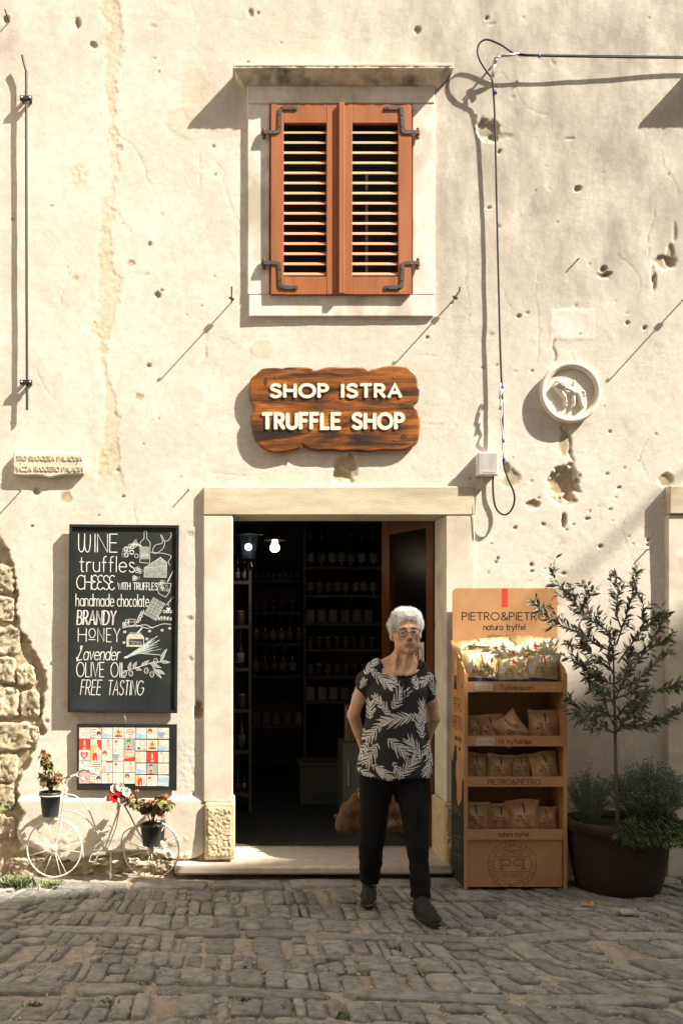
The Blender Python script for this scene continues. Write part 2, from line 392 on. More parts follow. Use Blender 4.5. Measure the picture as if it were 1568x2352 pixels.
# ---------------------------------------------------------------- stroke lettering
def arc(cx, cy, rx, ry, a0, a1):
    n = max(4, int(abs(a1-a0)/22)); return [(cx+rx*math.cos(math.radians(a0+(a1-a0)*i/n)), cy+ry*math.sin(math.radians(a0+(a1-a0)*i/n))) for i in range(n+1)]
GL = {
'A':(80,'l 0 0 40 100 80 0;l 15 35 65 35'),'B':(62,'l 0 0 0 100 30 100;o 30 76 25 24 90 -90;l 30 52 0 52;o 32 26 30 26 90 -90;l 32 0 0 0'),
'C':(88,'o 50 50 50 50 50 310'),'D':(76,'l 0 0 0 100 26 100;o 26 50 50 50 90 -90;l 26 0 0 0'),'E':(55,'l 55 100 0 100 0 0 55 0;l 0 52 47 52'),
'F':(50,'l 50 100 0 100 0 0;l 0 52 44 52'),'G':(100,'o 50 50 50 50 45 360;l 100 50 62 50'),'H':(70,'l 0 0 0 100;l 70 0 70 100;l 0 52 70 52'),
'I':(4,'l 2 0 2 100'),'K':(60,'l 0 0 0 100;l 58 100 0 45;l 16 58 62 0'),'L':(50,'l 0 100 0 0 50 0'),'M':(88,'l 0 0 6 100 44 22 82 100 88 0'),
'N':(72,'l 0 0 0 100 72 0 72 100'),'O':(100,'o 50 50 50 50 0 360'),'P':(56,'l 0 0 0 100 28 100;o 28 74 27 26 90 -90;l 28 48 0 48'),
'R':(60,'l 0 0 0 100 28 100;o 28 74 27 26 90 -90;l 28 48 0 48;l 25 48 60 0'),'S':(62,'c 60 85 45 98 25 99 6 86 8 65 30 53 53 41 62 22 48 4 24 0 2 14'),
'T':(66,'l 0 100 66 100;l 33 100 33 0'),'U':(68,'l 0 100 0 32;o 34 32 34 32 180 360;l 68 32 68 100'),'V':(72,'l 0 100 36 0 72 100'),
'W':(110,'l 0 100 28 0 55 85 82 0 110 100'),'Y':(70,'l 0 100 35 50 70 100;l 35 50 35 0'),'Z':(65,'l 0 100 65 100 0 0 65 0'),
'&':(80,'c 78 45 62 12 30 0 6 10 6 32 30 52 50 72 46 94 30 100 14 92 16 72 40 40 80 0'),
'a':(56,'o 28 31 28 31 0 360;l 56 62 56 0'),'b':(58,'l 0 100 0 0;o 29 31 29 31 180 -180'),'c':(50,'o 30 31 30 31 50 310'),'d':(56,'o 28 31 28 31 0 360;l 56 100 56 0'),
'e':(58,'l 0 33 58 33;o 29 31 29 31 5 320'),'f':(34,'l 12 0 12 80;o 28 80 16 18 180 70;l 0 60 32 60'),'h':(48,'l 0 100 0 0;o 24 38 24 24 180 0;l 48 38 48 0'),
'i':(4,'l 2 62 2 0;l 2 82 2 86'),'l':(4,'l 2 100 2 0'),'m':(80,'l 0 62 0 0;o 20 42 20 20 180 0;l 40 42 40 0;o 60 42 20 20 180 0;l 80 42 80 0'),
'n':(48,'l 0 62 0 0;o 24 38 24 24 180 0;l 48 38 48 0'),'o':(60,'o 30 31 30 31 0 360'),'p':(56,'l 0 62 0 -32;o 28 31 28 31 0 360'),
'r':(32,'l 0 62 0 0;o 22 38 22 24 180 60'),'s':(42,'c 40 52 26 62 10 60 3 48 14 36 32 27 42 14 32 2 14 0 1 10'),'t':(34,'l 14 90 14 12;o 26 12 12 12 180 290;l 0 62 32 62'),
'u':(48,'l 0 62 0 24;o 24 24 24 24 180 360;l 48 62 48 0'),'v':(48,'l 0 62 24 0 48 62'),'y':(50,'l 0 62 25 4;l 50 62 18 -30 4 -30'),'g':(56,'o 28 31 28 31 0 360;c 56 62 56 0 50 -22 28 -32 6 -24'),
'.':(6,'l 2 0 4 4'),',':(6,'l 4 4 0 -14'),'1':(20,'l 0 82 18 100 18 0'),'!':(4,'l 2 100 2 30;l 2 4 2 0'),
# hand-lettered variants
'\x01':(100,'c 0 100 0 70 2 20 18 0 36 12 42 50 44 100;c 44 100 44 30 60 0 78 12 84 60 84 96'),   # round W
'\x02':(62,'c 58 92 40 102 12 92 6 68 30 56 44 54;c 44 54 14 50 0 28 14 4 40 0 62 14'),            # round E
'\x03':(70,'c 40 72 30 92 36 104 48 98 40 70 22 30 10 4 24 -4 48 0 70 4;c 0 20 10 -10 22 6'),      # script L
}
def glyph(ch):
    if ch == ' ': return 40, []
    w_, d = GL[ch]; out = []
    for s_ in d.split(';'):
        k, *n = s_.split(); n = [float(x) for x in n]
        if k == 'o': out.append(arc(*n))
        else:
            p = list(zip(n[::2], n[1::2])); out.append(cspline(p, 4) if k == 'c' else p)
    return w_, [[(a/100, b/100) for a, b in p] for p in out]
def text_strokes(s, gap=.2, slant=0.0):
    x = 0; out = []
    for ch in s:
        w_, st = glyph(ch)
        for p in st: out.append([(x+a+b*slant, b) for a, b in p])
        x += w_/100+gap
    return out, x-gap
def write(mb, s, u, v, width, height, F, sw, lift=.0006, base=0.0, m=0, gap=.2, slant=0.0, flat=False, center=False):
    st, tw = text_strokes(s, gap, slant); kx = width/tw
    u0 = u-(width/2 if center else 0)
    for i, p in enumerate(st):
        mb.ribbon([(u0+a*kx, v+b*height) for a, b in p], sw, F, lift+(i % 5)*lift*.06, base, m, flat)
def wallF(o, rot=0.0, ry=0.0):
    """frame on a wall-parallel face: u right, v up, n out to the street"""
    c, s_ = math.cos(rot), math.sin(rot)
    return lambda u, v, n: (o[0]+u*c-v*s_, o[1]-n, o[2]+u*s_+v*c)
# ================================================================ THE STREET AND THE TWO HOUSES
rnd = random.Random(7)
# ---- facade wall: a real relief (pits, lost render, repaired channel) on an 8 mm grid
X0, X1, Z0, Z1, GS = -1.76, 3.16, -.06, 5.78, .008
gx = np.arange(X0, X1+1e-6, GS); gz = np.arange(Z0, Z1+1e-6, GS)
XX, ZZ = np.meshgrid(gx, gz, indexing='ij')
px = XX*369+VX; py = VY-(ZZ-1.5)*369            # picture position of each wall point
H = .0045*fbm(XX, ZZ, 1.3, 3, 1)+.0022*fbm(XX, ZZ, 5, 4, 2)+.0007*fbm(XX, ZZ, 24, 3, 3)
EXP = np.zeros_like(H); STN_SHD = np.zeros_like(H); TAN = np.zeros_like(H); WHT = np.zeros_like(H)
W1 = fbm(XX, ZZ, 14, 4, 11); W2 = fbm(XX, ZZ, 4, 4, 12); W3 = fbm(XX, ZZ, 45, 3, 13)
def blob(cx, cy, rx, ry, rag=.35, edge=.12, seed=0):
    sl_ = (np.abs(px-cx) < rx*2.2+6) & (np.abs(py-cy) < ry*2.2+6)
    r = np.full(H.shape, 9.0)
    q = np.hypot((px[sl_]-cx)/rx, (py[sl_]-cy)/ry)
    r[sl_] = q+rag*(W1[sl_]*1.3+W3[sl_]*.7)
    return 1-sstep(1-edge, 1+edge, r)
def pit(cx, cy, rx, ry, dep, exp_=1.0, rag=.35, edge=.25):
    global H, EXP
    k = blob(cx, cy, rx, ry, rag, edge); H = H-k*dep; EXP = np.maximum(EXP, k*exp_)
# repaired channel running down the left of the facade
cxl = 250+10*np.sin(py/160)+6*np.sin(py/47); wdt = 13+5*np.sin(py/90+1)+8*sstep(560, 700, py)*(1-sstep(760, 800, py))+13*sstep(820, 1100, py)
ch = (1-sstep(-2.5, 2.5, np.abs(px-cxl)-wdt-14*W1-5*W3))*(1-sstep(1080, 1150, py))
H = H-ch*(.0024+.0012*W3); TAN = np.maximum(TAN, ch*.55)
rough_ch = ch*(sstep(-.05, .25, W2)); H = H+rough_ch*.0018*fbm(XX, ZZ, 60, 3, 21); TAN = np.maximum(TAN, rough_ch)
# old flat patches of lighter or darker render
for a in [(450,215,34,60,.55), (430,280,40,40,.3), (1310,745,48,36,0), (605,800,26,24,.6), (660,1100,60,30,.2), (560,1330,30,30,.1)]:
    k = blob(*a[:4], .2, .06); H = H+k*.0012
    if a[4]: TAN = np.maximum(TAN, k*a[4])
k = sstep(1262, 1265, px)*(1-sstep(1362, 1366, px))*sstep(708, 712, py)*(1-sstep(778, 781, py)); WHT = np.maximum(WHT, k); H = H+k*.0015
k = blob(182, 402, 17, 26, .5, .3); H = H+k*.004*fbm(XX, ZZ, 55, 3, 31); TAN = np.maximum(TAN, k*.7)
# losses of render
for a in [(1120,298,26,26,.020), (1132,318,12,10,.014), (1140,312,34,8,.004), (1293,1105,30,34,.028), (1282,1125,26,30,.014), (1296,1150,22,10,.008),
          (1300,1018,14,32,.004), (1294,1196,5,15,.022), (1222,1160,13,9,.014), (790,1072,26,34,.008), (782,1092,18,16,.016), (1168,1098,20,24,.007), (1160,1078,9,14,.010),
          (1524,603,22,15,.014), (1537,585,10,22,.010), (1548,530,5,22,.006), (1502,640,3,26,.006), (457,1634,12,22,.035), (1528,1103,14,12,.012),
          (1386,618,8,7,.018), (1387,633,13,8,.014), (1396,628,8,5,.02), (1327,433,8,6,.016), (178,52,7,12,.014), (215,105,8,7,.010), (361,678,7,7,.012), (15,45,5,6,.02),
          (85,1128,10,12,.010), (152,1143,12,10,.004), (957,70,7,8,.012), (575,28,6,10,.008), (283,1140,4,4,.01), (1488,1240,5,4,.012), (1378,1255,5,5,.01)]:
    pit(*a)
rr = random.Random(5)
for i in range(170):
    x = rr.uniform(5, 1565); y = rr.uniform(10, 1980); 
    if 560 < x < 1000 and 180 < y < 735: continue
    if 465 < x < 1090 and 1115 < y < 2000: continue
    s_ = rr.choice([1.5, 1.5, 2, 2, 2.4, 3, 4]); 
    if rr.random() < .4: x = rr.gauss(1330, 150); y = rr.gauss(1050, 380)
    pit(x, y, s_*rr.uniform(.8, 1.4), s_*rr.uniform(.7, 1.3), .004+s_*.0020, rr.uniform(.3, 1), .7, .5)
for i in range(26):                             # bullet-like pits scattered beside the roundel
    x = rr.uniform(1110, 1520); y = rr.uniform(1180, 1420); pit(x, y, rr.uniform(2, 4.6), rr.uniform(2, 4), .009, 1, .7, .4)
# scratches and cracks
def crack(pts, w_=1.6, dep=.004, ex=.5):
    global H, EXP
    p = cspline(pts, 5)
    for (a, b), (c, d) in zip(p[:-1], p[1:]):
        m_ = (px > min(a, c)-8) & (px < max(a, c)+8) & (py > min(b, d)-8) & (py < max(b, d)+8)
        if not m_.any(): continue
        vx, vy = c-a, d-b; t = np.clip(((px[m_]-a)*vx+(py[m_]-b)*vy)/(vx*vx+vy*vy+1e-9), 0, 1)
        q = np.hypot(px[m_]-a-t*vx+4*W1[m_], py[m_]-b-t*vy+3*W3[m_]); k_ = 1-sstep(w_*.5, w_*1.8, q)
        H[m_] -= k_*dep*.5; EXP[m_] = np.maximum(EXP[m_], k_*ex)
crack([(1272,780),(1268,800),(1276,815),(1272,832)], 2, .006); crack([(1300,990),(1312,1020),(1306,1040),(1316,1062)], 2.2, .007)
crack([(1070,585),(1068,640),(1076,700),(1072,740)], 1.2, .003, .3); crack([(1235,620),(1228,680),(1238,760),(1232,830)], 1.3, .003, .3)
crack([(1500,600),(1497,640),(1501,670)], 1.8, .006); crack([(700,1090),(640,1088),(560,1092),(480,1086)], 1.2, .003, .3)
crack([(963,975),(1010,974),(1050,978)], 1.2, .003, .3); crack([(1010,818),(960,816),(930,820)], 1, .002, .2); crack([(1165,320),(1185,345),(1190,420),(1195,520)],1,.002,.2)
crack([(1090,470),(1100,560),(1094,640)], 1, .002, .2)
for i in range(22):                             # hairline cracks
    x = rr.choice([rr.uniform(60, 520), rr.uniform(1110, 1540)]); y = rr.uniform(60, 1500); p_ = [(x, y)]; a_ = rr.uniform(.9, 2.2)
    for _ in range(rr.randint(3, 6)): a_ += rr.uniform(-.6, .6); x += 26*math.cos(a_); y += 26*math.sin(a_); p_.append((x, y))
    crack(p_, rr.uniform(.9, 1.4), rr.uniform(.002, .004), rr.uniform(.3, .6))
for i in range(34):                             # flaked chips with broken outlines
    x = rr.choice([rr.uniform(20, 440), rr.uniform(1110, 1540)]); y = rr.uniform(40, 1580); pit(x, y, rr.uniform(3, 9), rr.uniform(2, 7), rr.uniform(.002, .005), rr.uniform(.3, .8), 1.1, .2)
# lost render at the left corner: stones show behind a thick ragged edge
by = np.array([1180,1228,1262,1300,1350,1400,1450,1490,1520,1560,1600,1640,1680,1720,1760,1800,1840,1880,1930,1990,2040])
bx = np.array([-40,-4,14,30,34,40,52,72,92,100,106,98,104,82,62,46,40,50,46,30,20])
bnd = np.interp(py, by, bx)+13*W1+4*W3
lost = 1-sstep(-1.2, 1.2, px-bnd)
H = H-lost*(.030+.010*W1+.006*W3); EXP = np.maximum(EXP, lost)
# proud cement plinth low on the left
top = 1834+3*W1; pl = sstep(-5, 5, py-top)*sstep(-1.5, 1.5, px-bnd-4)*(1-sstep(468, 474, px))
H = H+pl*(.022+.003*W2-.012*sstep(0, 1, (py-1900)/90)*(W1 > .05)); TAN = np.maximum(TAN, pl*.30)
low = pl*sstep(-2, 2, py-(1962-12*np.sin(px/37)+14*W1)); H = H-low*(.030+.014*W1+.010*W3); EXP = np.maximum(EXP, low)
rg = sstep(1690, 1720, py)*sstep(412, 420, px)*(1-sstep(455, 466, px))*(1-pl); H = H+rg*.003*fbm(XX, ZZ, 40, 3, 41)
# rain and soot stains, then painted shade low on the right
STN_SHD = np.clip(1.0*np.exp(-((px-1200)/300)**2-((py-360)/380)**2)+.35*np.exp(-((py-60)/160)**2)+.3*sstep(1250, 1500, px)*(1-sstep(500, 1100, py))+.6*np.exp(-((px-1040)/45)**2-((py-450)/330)**2)+.5*np.exp(-((px-1350)/220)**2-((py-480)/260)**2)
      +.5*np.exp(-((py-20)/120)**2)*sstep(500, 1000, px)+.55*np.exp(-((px-1090)/22)**2-((py-290)/140)**2)+.55*np.exp(-((px-510)/60)**2-((py-240)/80)**2)+.35*np.exp(-((px-18)/26)**2), 0, 1)
STN_SHD = np.clip(STN_SHD+.45*sstep(1560, 1900, py)*sstep(1290, 1330, px), 0, 1)  # shade on the wall behind the pot put into the mask, deepening downwards
# fade the relief to flat at the border of the detailed sheet
fade = sstep(0, .05, XX-X0)*sstep(0, .05, X1-XX)*sstep(0, .05, Z1-ZZ)
H = H*fade-.001
nx_, nz_ = H.shape
V = np.stack([XX, -H, ZZ], -1).reshape(-1, 3)
ix = np.arange(nx_*nz_).reshape(nx_, nz_)
F4 = np.stack([ix[:-1,:-1], ix[1:,:-1], ix[1:,1:], ix[:-1,1:]], -1)
cxm = (XX[:-1,:-1]+GS/2); czm = (ZZ[:-1,:-1]+GS/2)
hole = ((cxm > PX(500)) & (cxm < PX(1056)) & (czm < PZ(1150))) | ((cxm > .16) & (cxm < 1.21) & (czm > 3.52) & (czm < 4.86))
F4 = F4[~hole].reshape(-1, 4)

road = None
house = thing('house', 'cream plastered house front with peeling render and brown shuttered window over a stone doorway', 'house', (0,0,0))
me = mkmesh('wall', V, F4, M['wall'], None, True)
for n_, A_ in (('expose', EXP), ('stain_shade', STN_SHD), ('tan', TAN), ('white', WHT)):
    a_ = me.attributes.new(n_, 'FLOAT', 'POINT'); a_.data.foreach_set('value', A_.reshape(-1).astype(np.float32))
link('wall', me, house)
mb = MB(); mb.box(-9, X0, 0, .3, -.2, 9); mb.box(X1, 5.2, 0, .3, -.2, 9); mb.box(X0, X1, 0, .3, Z1, 9)
obj('outer_wall', mb, M['wall2'], house)
mb = MB(); mb.box(-9, 9, -.25, 6, 9.0, 9.25); obj('roof', mb, M['wall2'], house)

# stones in the lost render at the left corner, each its own piece
rs = random.Random(21)
def stone_mesh(w_, h_, dep, seed, n=16):
    """weathered block face: nearly flat, pitted, with a broken rim"""
    g_ = np.linspace(-1, 1, n+1); U_, V_ = np.meshgrid(g_, g_, indexing='ij'); sx = seed*3.7
    edge = np.minimum(1-np.abs(U_), 1-np.abs(V_)); k = np.clip(edge*7, 0, 1)**.6
    jx = .10*vnoise(V_+sx, U_*0+seed, 2.3, 3)*np.abs(U_); jz = .12*vnoise(U_+sx, U_*0-seed, 2.3, 4)*np.abs(V_)
    q = (np.abs(U_*V_))**3*.16
    rel_ = dep*(.45+.35*fbm(U_*w_+sx, V_*h_, 11, 3, 5)+.55*fbm(U_*w_+sx, V_*h_, 38, 3, 6))
    vs = np.stack([(U_*(1-q)+jx)*w_/2, -(k*rel_+.004*k), (V_*(1-q)+jz)*h_/2], -1).reshape(-1, 3).tolist()
    return vs, [(i*(n+1)+j, (i+1)*(n+1)+j, (i+1)*(n+1)+j+1, i*(n+1)+j+1) for i in range(n) for j in range(n)]
for i, (x, y, w_, h_) in enumerate([(8,1330,50,62),(4,1400,58,56),(16,1470,60,62),(10,1540,48,60),(58,1552,40,48),(14,1615,56,66),(68,1618,44,58),(26,1692,90,62),(78,1690,24,40),(12,1765,56,60),(8,1836,50,58),(6,1905,56,60)]):
    s_ = MB(); vs, fs = stone_mesh(w_/369, h_/369, .03, i*1.9)
    X_, Z_ = PX(x), PZ(y); s_.add([(a*1.1+X_, b*.9+.028, c*1.1+Z_) for a, b, c in vs], fs)
    obj('stone', s_, M['rubble'], house, True)
# broken footing stones under the plinth
for i in range(11):
    x = 50+i*36+rs.uniform(-6, 6)
    s_ = MB(); vs, fs = stone_mesh(rs.uniform(36, 62)/369, rs.uniform(16, 34)/369, .028, i*2.7, 9)
    X_, Z_ = PX(x), PZ(1984+rs.uniform(-5, 5)); s_.add([(a+X_, b+.012+rs.uniform(-.006,.012), c+Z_) for a, b, c in vs], fs)
    obj('footing_stone', s_, M['rubble'], house, True)

# ---- door surround: lintel, jambs with rough bases, threshold
def slab(name, x0, x1, z0, z1, yf, yb, mat, parent=house, c=.006, jit=.0008):
    mb_ = MB(); mb_.box(x0, x1, yf, yb, z0, z1, c, 0, jit, rnd); return obj(name, mb_, mat, parent)
dz = PZ(1183)
lin = slab('lintel', PX(467,.032), PX(1088,.032), PZ(1183,.032), PZ(1117,.032), -.032, .30, M['door_stone'])
jl = slab('jamb', PX(467.5,.028), PX(535,.028), PZ(1843,.028), PZ(1183,.032)-.001, -.028, .30, M['jamb'])
jr = slab('jamb', PX(1023,.028), PX(1090,.028), PZ(1843,.028), PZ(1183,.032)-.001, -.028, .30, M['jamb'])
jbl = slab('jamb_base', PX(469,.05), PX(540,.05), PZ(1975,.05), PZ(1843,.028)-.001, -.05, .302, M['rough'], c=.012)
jbr = slab('jamb_base', PX(1018,.05), PX(1094,.05), .02, PZ(1843,.028)-.001, -.05, .302, M['rough'], c=.012)
mb = MB(); mb.box(PX(401,.14), PX(1042,.14), -.14, .42, .018, .072, .014, 0, .001, rnd); obj('threshold', mb, M['step'], house, autos=40)
mb = MB(); mb.box(PX(535), PX(1023), .36, .385, .072, .082); obj('door_rail', mb, M['steel'], house)
# rough pick marks on the jamb bases: a picked face with real relief, inside a smooth margin
for (xa, xb, za, zb_) in ((PX(476,.05), PX(534,.05), PZ(1968,.05), PZ(1852,.05)), (PX(1024,.05), PX(1088,.05), .03, PZ(1852,.05))):
    a_, b_ = np.meshgrid(np.arange(xa, xb, .005), np.arange(za, zb_, .005), indexing='ij')
    e_ = np.minimum(np.minimum(a_-xa, xb-.005-a_), np.minimum(b_-za, zb_-.005-b_)); k_ = np.clip(e_/.006, 0, 1)
    dd_ = .0505+k_*(.003+.0075*np.abs(fbm(a_, b_, 42, 3, 71))+.004*fbm(a_, b_, 90, 2, 72))
    ii_ = np.arange(a_.size).reshape(a_.shape); me = mkmesh('picked_face', np.stack([a_, -dd_, b_], -1).reshape(-1, 3), np.stack([ii_[:-1,:-1], ii_[1:,:-1], ii_[1:,1:], ii_[:-1,1:]], -1).reshape(-1, 4), M['rough'], None, True); link('picked_face', me, house)
# ---- window surround
SD = .022
slab('window_lintel', PX(568,SD), PX(998,SD), PZ(238,SD), PZ(190,SD), -SD-.004, .2, M['surround'])
slab('window_jamb', PX(568,SD), PX(620,SD), PZ(677,SD), PZ(238,SD)-.001, -SD, .2, M['surround'])
slab('window_jamb', PX(946,SD), PX(998,SD), PZ(677,SD), PZ(238,SD)-.001, -SD, .2, M['surround'])
slab('window_sill', PX(571,SD), PX(996,SD), PZ(727,SD), PZ(677,SD)-.001, -SD-.002, .2, M['surround'])
# cornice: cavetto profile with returned ends
def cornice(x0, x1, z0, z1, dep, parent, name='cornice'):
    prof = [(0,.0),(.30,.0),(.36,.06),(.48,.20),(.64,.36),(.76,.52),(.82,.68),(.90,.72),(1,.74),(1,.97),(.9,1)]
    mb_ = MB(); vs = []; k = len(prof); n = 60; hh = z1-z0; r_ = random.Random(3)
    for i in range(n+1):
        t = i/n
        for a, b in prof:
            xl = x0+(1-a)*dep*.78; xr = x1-(1-a)*dep*.78
            j = r_.uniform(-.0018, .0018)
            vs.append((xl+(xr-xl)*t+j, -.004-a*dep+j*1.4, z0+b*hh+j))
    fs = []
    for i in range(n):
        for j in range(k-1): a = i*k+j; fs.append((a, a+k, a+k+1, a+1))
    o = len(vs)
    for i, sd in ((0, 1), (n, -1)):
        for a, b in prof: vs.append((vs[i*k+prof.index((a, b))][0], .02, z0+b*hh))
    for q, i in enumerate((0, n)):
        for j in range(k-1): fs.append((i*k+j, i*k+j+1, o+q*k+j+1, o+q*k+j))
    # top and bottom
    for i in range(n): fs.append((i*k+k-1, (i+1)*k+k-1, (i+1)*k, i*k)) if False else None
    mb_.add(vs, [f for f in fs if f])
    o_ = obj(name, mb_, M['sill_lime'], parent, autos=35)
    m2_ = MB(); m2_.box(x0+.002, x1-.002, -dep-.006, .02, z1-.010, z1+.012, .004, 0, .0015, rnd); obj('cornice_cap', m2_, M['jamb'], parent)
    return o_
CD = .125
cornice(PX(535,CD), PX(1041,CD), PZ(193,CD*.4), PZ(150,CD), CD, house)
# next window of the facade, mostly right of the picture (its cornice throws the shadow at the edge)
cornice(PX(1590,CD), PX(2090,CD), PZ(193,CD*.4), PZ(150,CD), CD, house)
slab('window_surround', PX(1625,SD), PX(2040,SD), PZ(727,SD), PZ(193,SD), -SD, .0, M['surround'])
mb = MB(); mb.box(PX(1680), PX(1990), -.045, -.022, PZ(677), PZ(240), .004); obj('closed_shutter', mb, M['shutter'], house)

# window recess with its dark casement behind the shutters
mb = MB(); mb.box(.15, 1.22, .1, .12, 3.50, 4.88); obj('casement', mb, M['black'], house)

# ---- shutters: two leaves with stiles, rails, louvre slats and strap hinges
SF = .052                                        # front face of a leaf
def shutter(xa, xb, meet_right):
    root = bpy.data.objects.new('shutter', None); 
    z_t, z_b = PZ(239,SF), PZ(676,SF); xl, xr = PX(xa,SF), PX(xb,SF)
    sw = PX(30,0)-PX(0,0); lw = .079
    mbf = MB(); mbf.box(xl, xl+lw, -SF, -.020, z_b, z_t, .003)
    st = obj('shutter', mbf, M['shutter'], house)  # the leaf: its first stile carries the rest
    m2 = MB(); m2.box(xr-lw, xr, -SF, -.020, z_b, z_t, .003); obj('stile', m2, M['shutter'], st)
    m2 = MB(); m2.box(xl+lw, xr-lw, -SF+.001, -.021, PZ(282,SF), z_t, .002); obj('rail', m2, M['shutter'], st)
    m2 = MB(); m2.box(xl+lw, xr-lw, -SF+.001, -.021, z_b, PZ(635,SF), .002); obj('rail', m2, M['shutter'], st)
    # louvres
    n = 15; za, zb = PZ(284,SF), PZ(633,SF); stp = (za-zb)/n
    m3 = MB(); a = math.radians(32)
    L_ = .038; th = .006
    x0, x1 = xl+lw+.001, xr-lw-.001
    cy, sy = math.cos(a), math.sin(a)
    sec = [(-L_/2, -th/2), (L_/2, -th/2), (L_/2, th/2), (-L_/2, th/2)]
    vs = []
    for x in (x0, x1):
        for u, v in sec: vs.append((x, -(SF-.018)+u*cy*.62+0*v, u*sy+v*cy))
    # slat slopes down to the street: outer (more negative y) edge is lower
    m3.add(vs, [(0,1,2,3),(7,6,5,4),(0,4,5,1),(1,5,6,2),(2,6,7,3),(3,7,4,0)])
    me_ = mkmesh('slat', m3.v, m3.f, M['slat'])
    for i in range(n):
        o = bpy.data.objects.new('slat', me_); C.objects.link(o); o.parent = st; o.location = (0, 0, za-stp*(i+.72)); ORG[o.name] = (0,0,0)
    return st, xl, xr, z_t, z_b
sA = shutter(622, 779.2, True); sB = shutter(779.5, 944, False)
# meeting strip on the right leaf, dark gap on the left one
m2 = MB(); m2.box(PX(778,.07), PX(791,.07), -.072, -SF-.001, PZ(675,.06), PZ(237,.06), .003); obj('astragal', m2, M['shutter'], sB[0])
m2 = MB(); m2.box(PX(789.4,.07), PX(790.6,.07), -.0735, -.0722, PZ(672,.06), PZ(240,.06)); obj('bead', m2, M['gold'], sB[0])
def strap(st, side, yt, up):
    """bent iron strap hinge: pin outside the leaf, bar, riser, arm"""
    F = wallF((0, -SF-.001, 0)); q = lambda x, y: (PX(x,SF), PZ(y,SF))
    s_ = 1 if side == 'L' else -1; xc = (lambda x: x) if side == 'L' else (lambda x: 1566-x)
    y1 = yt; y2 = yt-56*up if True else 0
    pts = [(606,y1),(636,y1),(641,y1-3*up),(642,y1-12*up),(643,y2+12*up if up > 0 else y2-12),(644,y2+4*up),(650,y2),(683,y2+1)]
    pts = [q(xc(a), b) for a, b in pts]
    m_ = MB(); m_.ribbon(pts, .024, F, .006, flat=True, round_end=False)
    for a, b in ((648,y2+1),(676,y2+1),(643,y1-40*up),(643,y1-14*up)):
        m_.disc(q(xc(a), b), .005, F, .006, .009, 8)
    obj('strap_hinge', m_, M['iron'], st)
    m_ = MB(); c = q(xc(606), y1); m_.lathe([(.010,-.034),(.010,-.012),(.014,-.012),(.014,.012),(.010,.012),(.009,.030),(.005,.034)], (c[0], -.040, c[1]), 10); m_.tube([(c[0], -.03, c[1]), (c[0], .0, c[1]-.004)], .008, 8)
    obj('hinge_pin', m_, M['rust'], st)
strap(sA[0], 'L', 304, 1); strap(sA[0], 'L', 604, -1); strap(sB[0], 'R', 304, 1); strap(sB[0], 'R', 604, -1)

# ---- neighbouring doorway at the right edge of the picture
slab('door_pilaster', PX(1533,.045), PX(1640,.045), -.02, PZ(1182,.045), -.045, .05, M['jamb'])
slab('pilaster_capital', PX(1537,.06), PX(1640,.06), PZ(1181,.06)+.0015, PZ(1115,.06), -.060, .05, M['door_stone'])

# ---- shop room behind the doorway
mb = MB()
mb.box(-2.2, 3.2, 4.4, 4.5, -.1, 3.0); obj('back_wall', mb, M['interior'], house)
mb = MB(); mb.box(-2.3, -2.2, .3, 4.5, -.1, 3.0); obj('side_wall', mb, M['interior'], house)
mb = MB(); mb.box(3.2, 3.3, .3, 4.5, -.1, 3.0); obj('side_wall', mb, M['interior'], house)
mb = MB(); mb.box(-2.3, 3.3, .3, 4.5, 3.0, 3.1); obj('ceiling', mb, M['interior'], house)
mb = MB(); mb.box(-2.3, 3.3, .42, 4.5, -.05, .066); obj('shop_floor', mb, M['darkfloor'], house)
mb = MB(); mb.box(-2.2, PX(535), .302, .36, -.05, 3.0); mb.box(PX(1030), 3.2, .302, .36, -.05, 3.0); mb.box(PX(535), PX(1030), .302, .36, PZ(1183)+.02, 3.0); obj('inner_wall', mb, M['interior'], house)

# open glazed door leaf, swung into the shop
hx, hy = PX(1004,-.30), .345; ex, ey = PX(886,-.95)-.006, .98
dv = Vector((ex-hx, ey-hy, 0)); dl = dv.length; dv.normalize(); dn = Vector((-dv.y, dv.x, 0))
def DF(u, v, n): p = Vector((hx, hy, 0))+dv*u+dn*n; return (p.x, p.y, v)
def dbox(mb_, u0, u1, v0, v1, n0, n1): mb_.prism([(u0,v0),(u1,v0),(u1,v1),(u0,v1)], DF, n0, n1)
mb = MB(); dbox(mb, 0, .085, .09, 2.32, -.022, .022); leaf = obj('door_leaf', mb, M['doorwood'], house)
mb = MB(); dbox(mb, dl-.105, dl, .09, 2.32, -.022, .022); obj('stile', mb, M['doorwood'], leaf)
for v0, v1 in ((2.19, 2.32), (.09, .24)):
    mb = MB(); dbox(mb, .085, dl-.105, v0, v1, -.021, .021); obj('rail', mb, M['doorwood'], leaf)
mb = MB(); dbox(mb, .085, dl-.105, .24, 2.19, -.003, .003); obj('glass_pane', mb, M['glass'], leaf)
mb = MB(); mb.box(PX(1004,-.3)+.004, PX(1023,-.3), .303, .345, .08, PZ(1183,-.3)); obj('door_post', mb, M['black'], house)
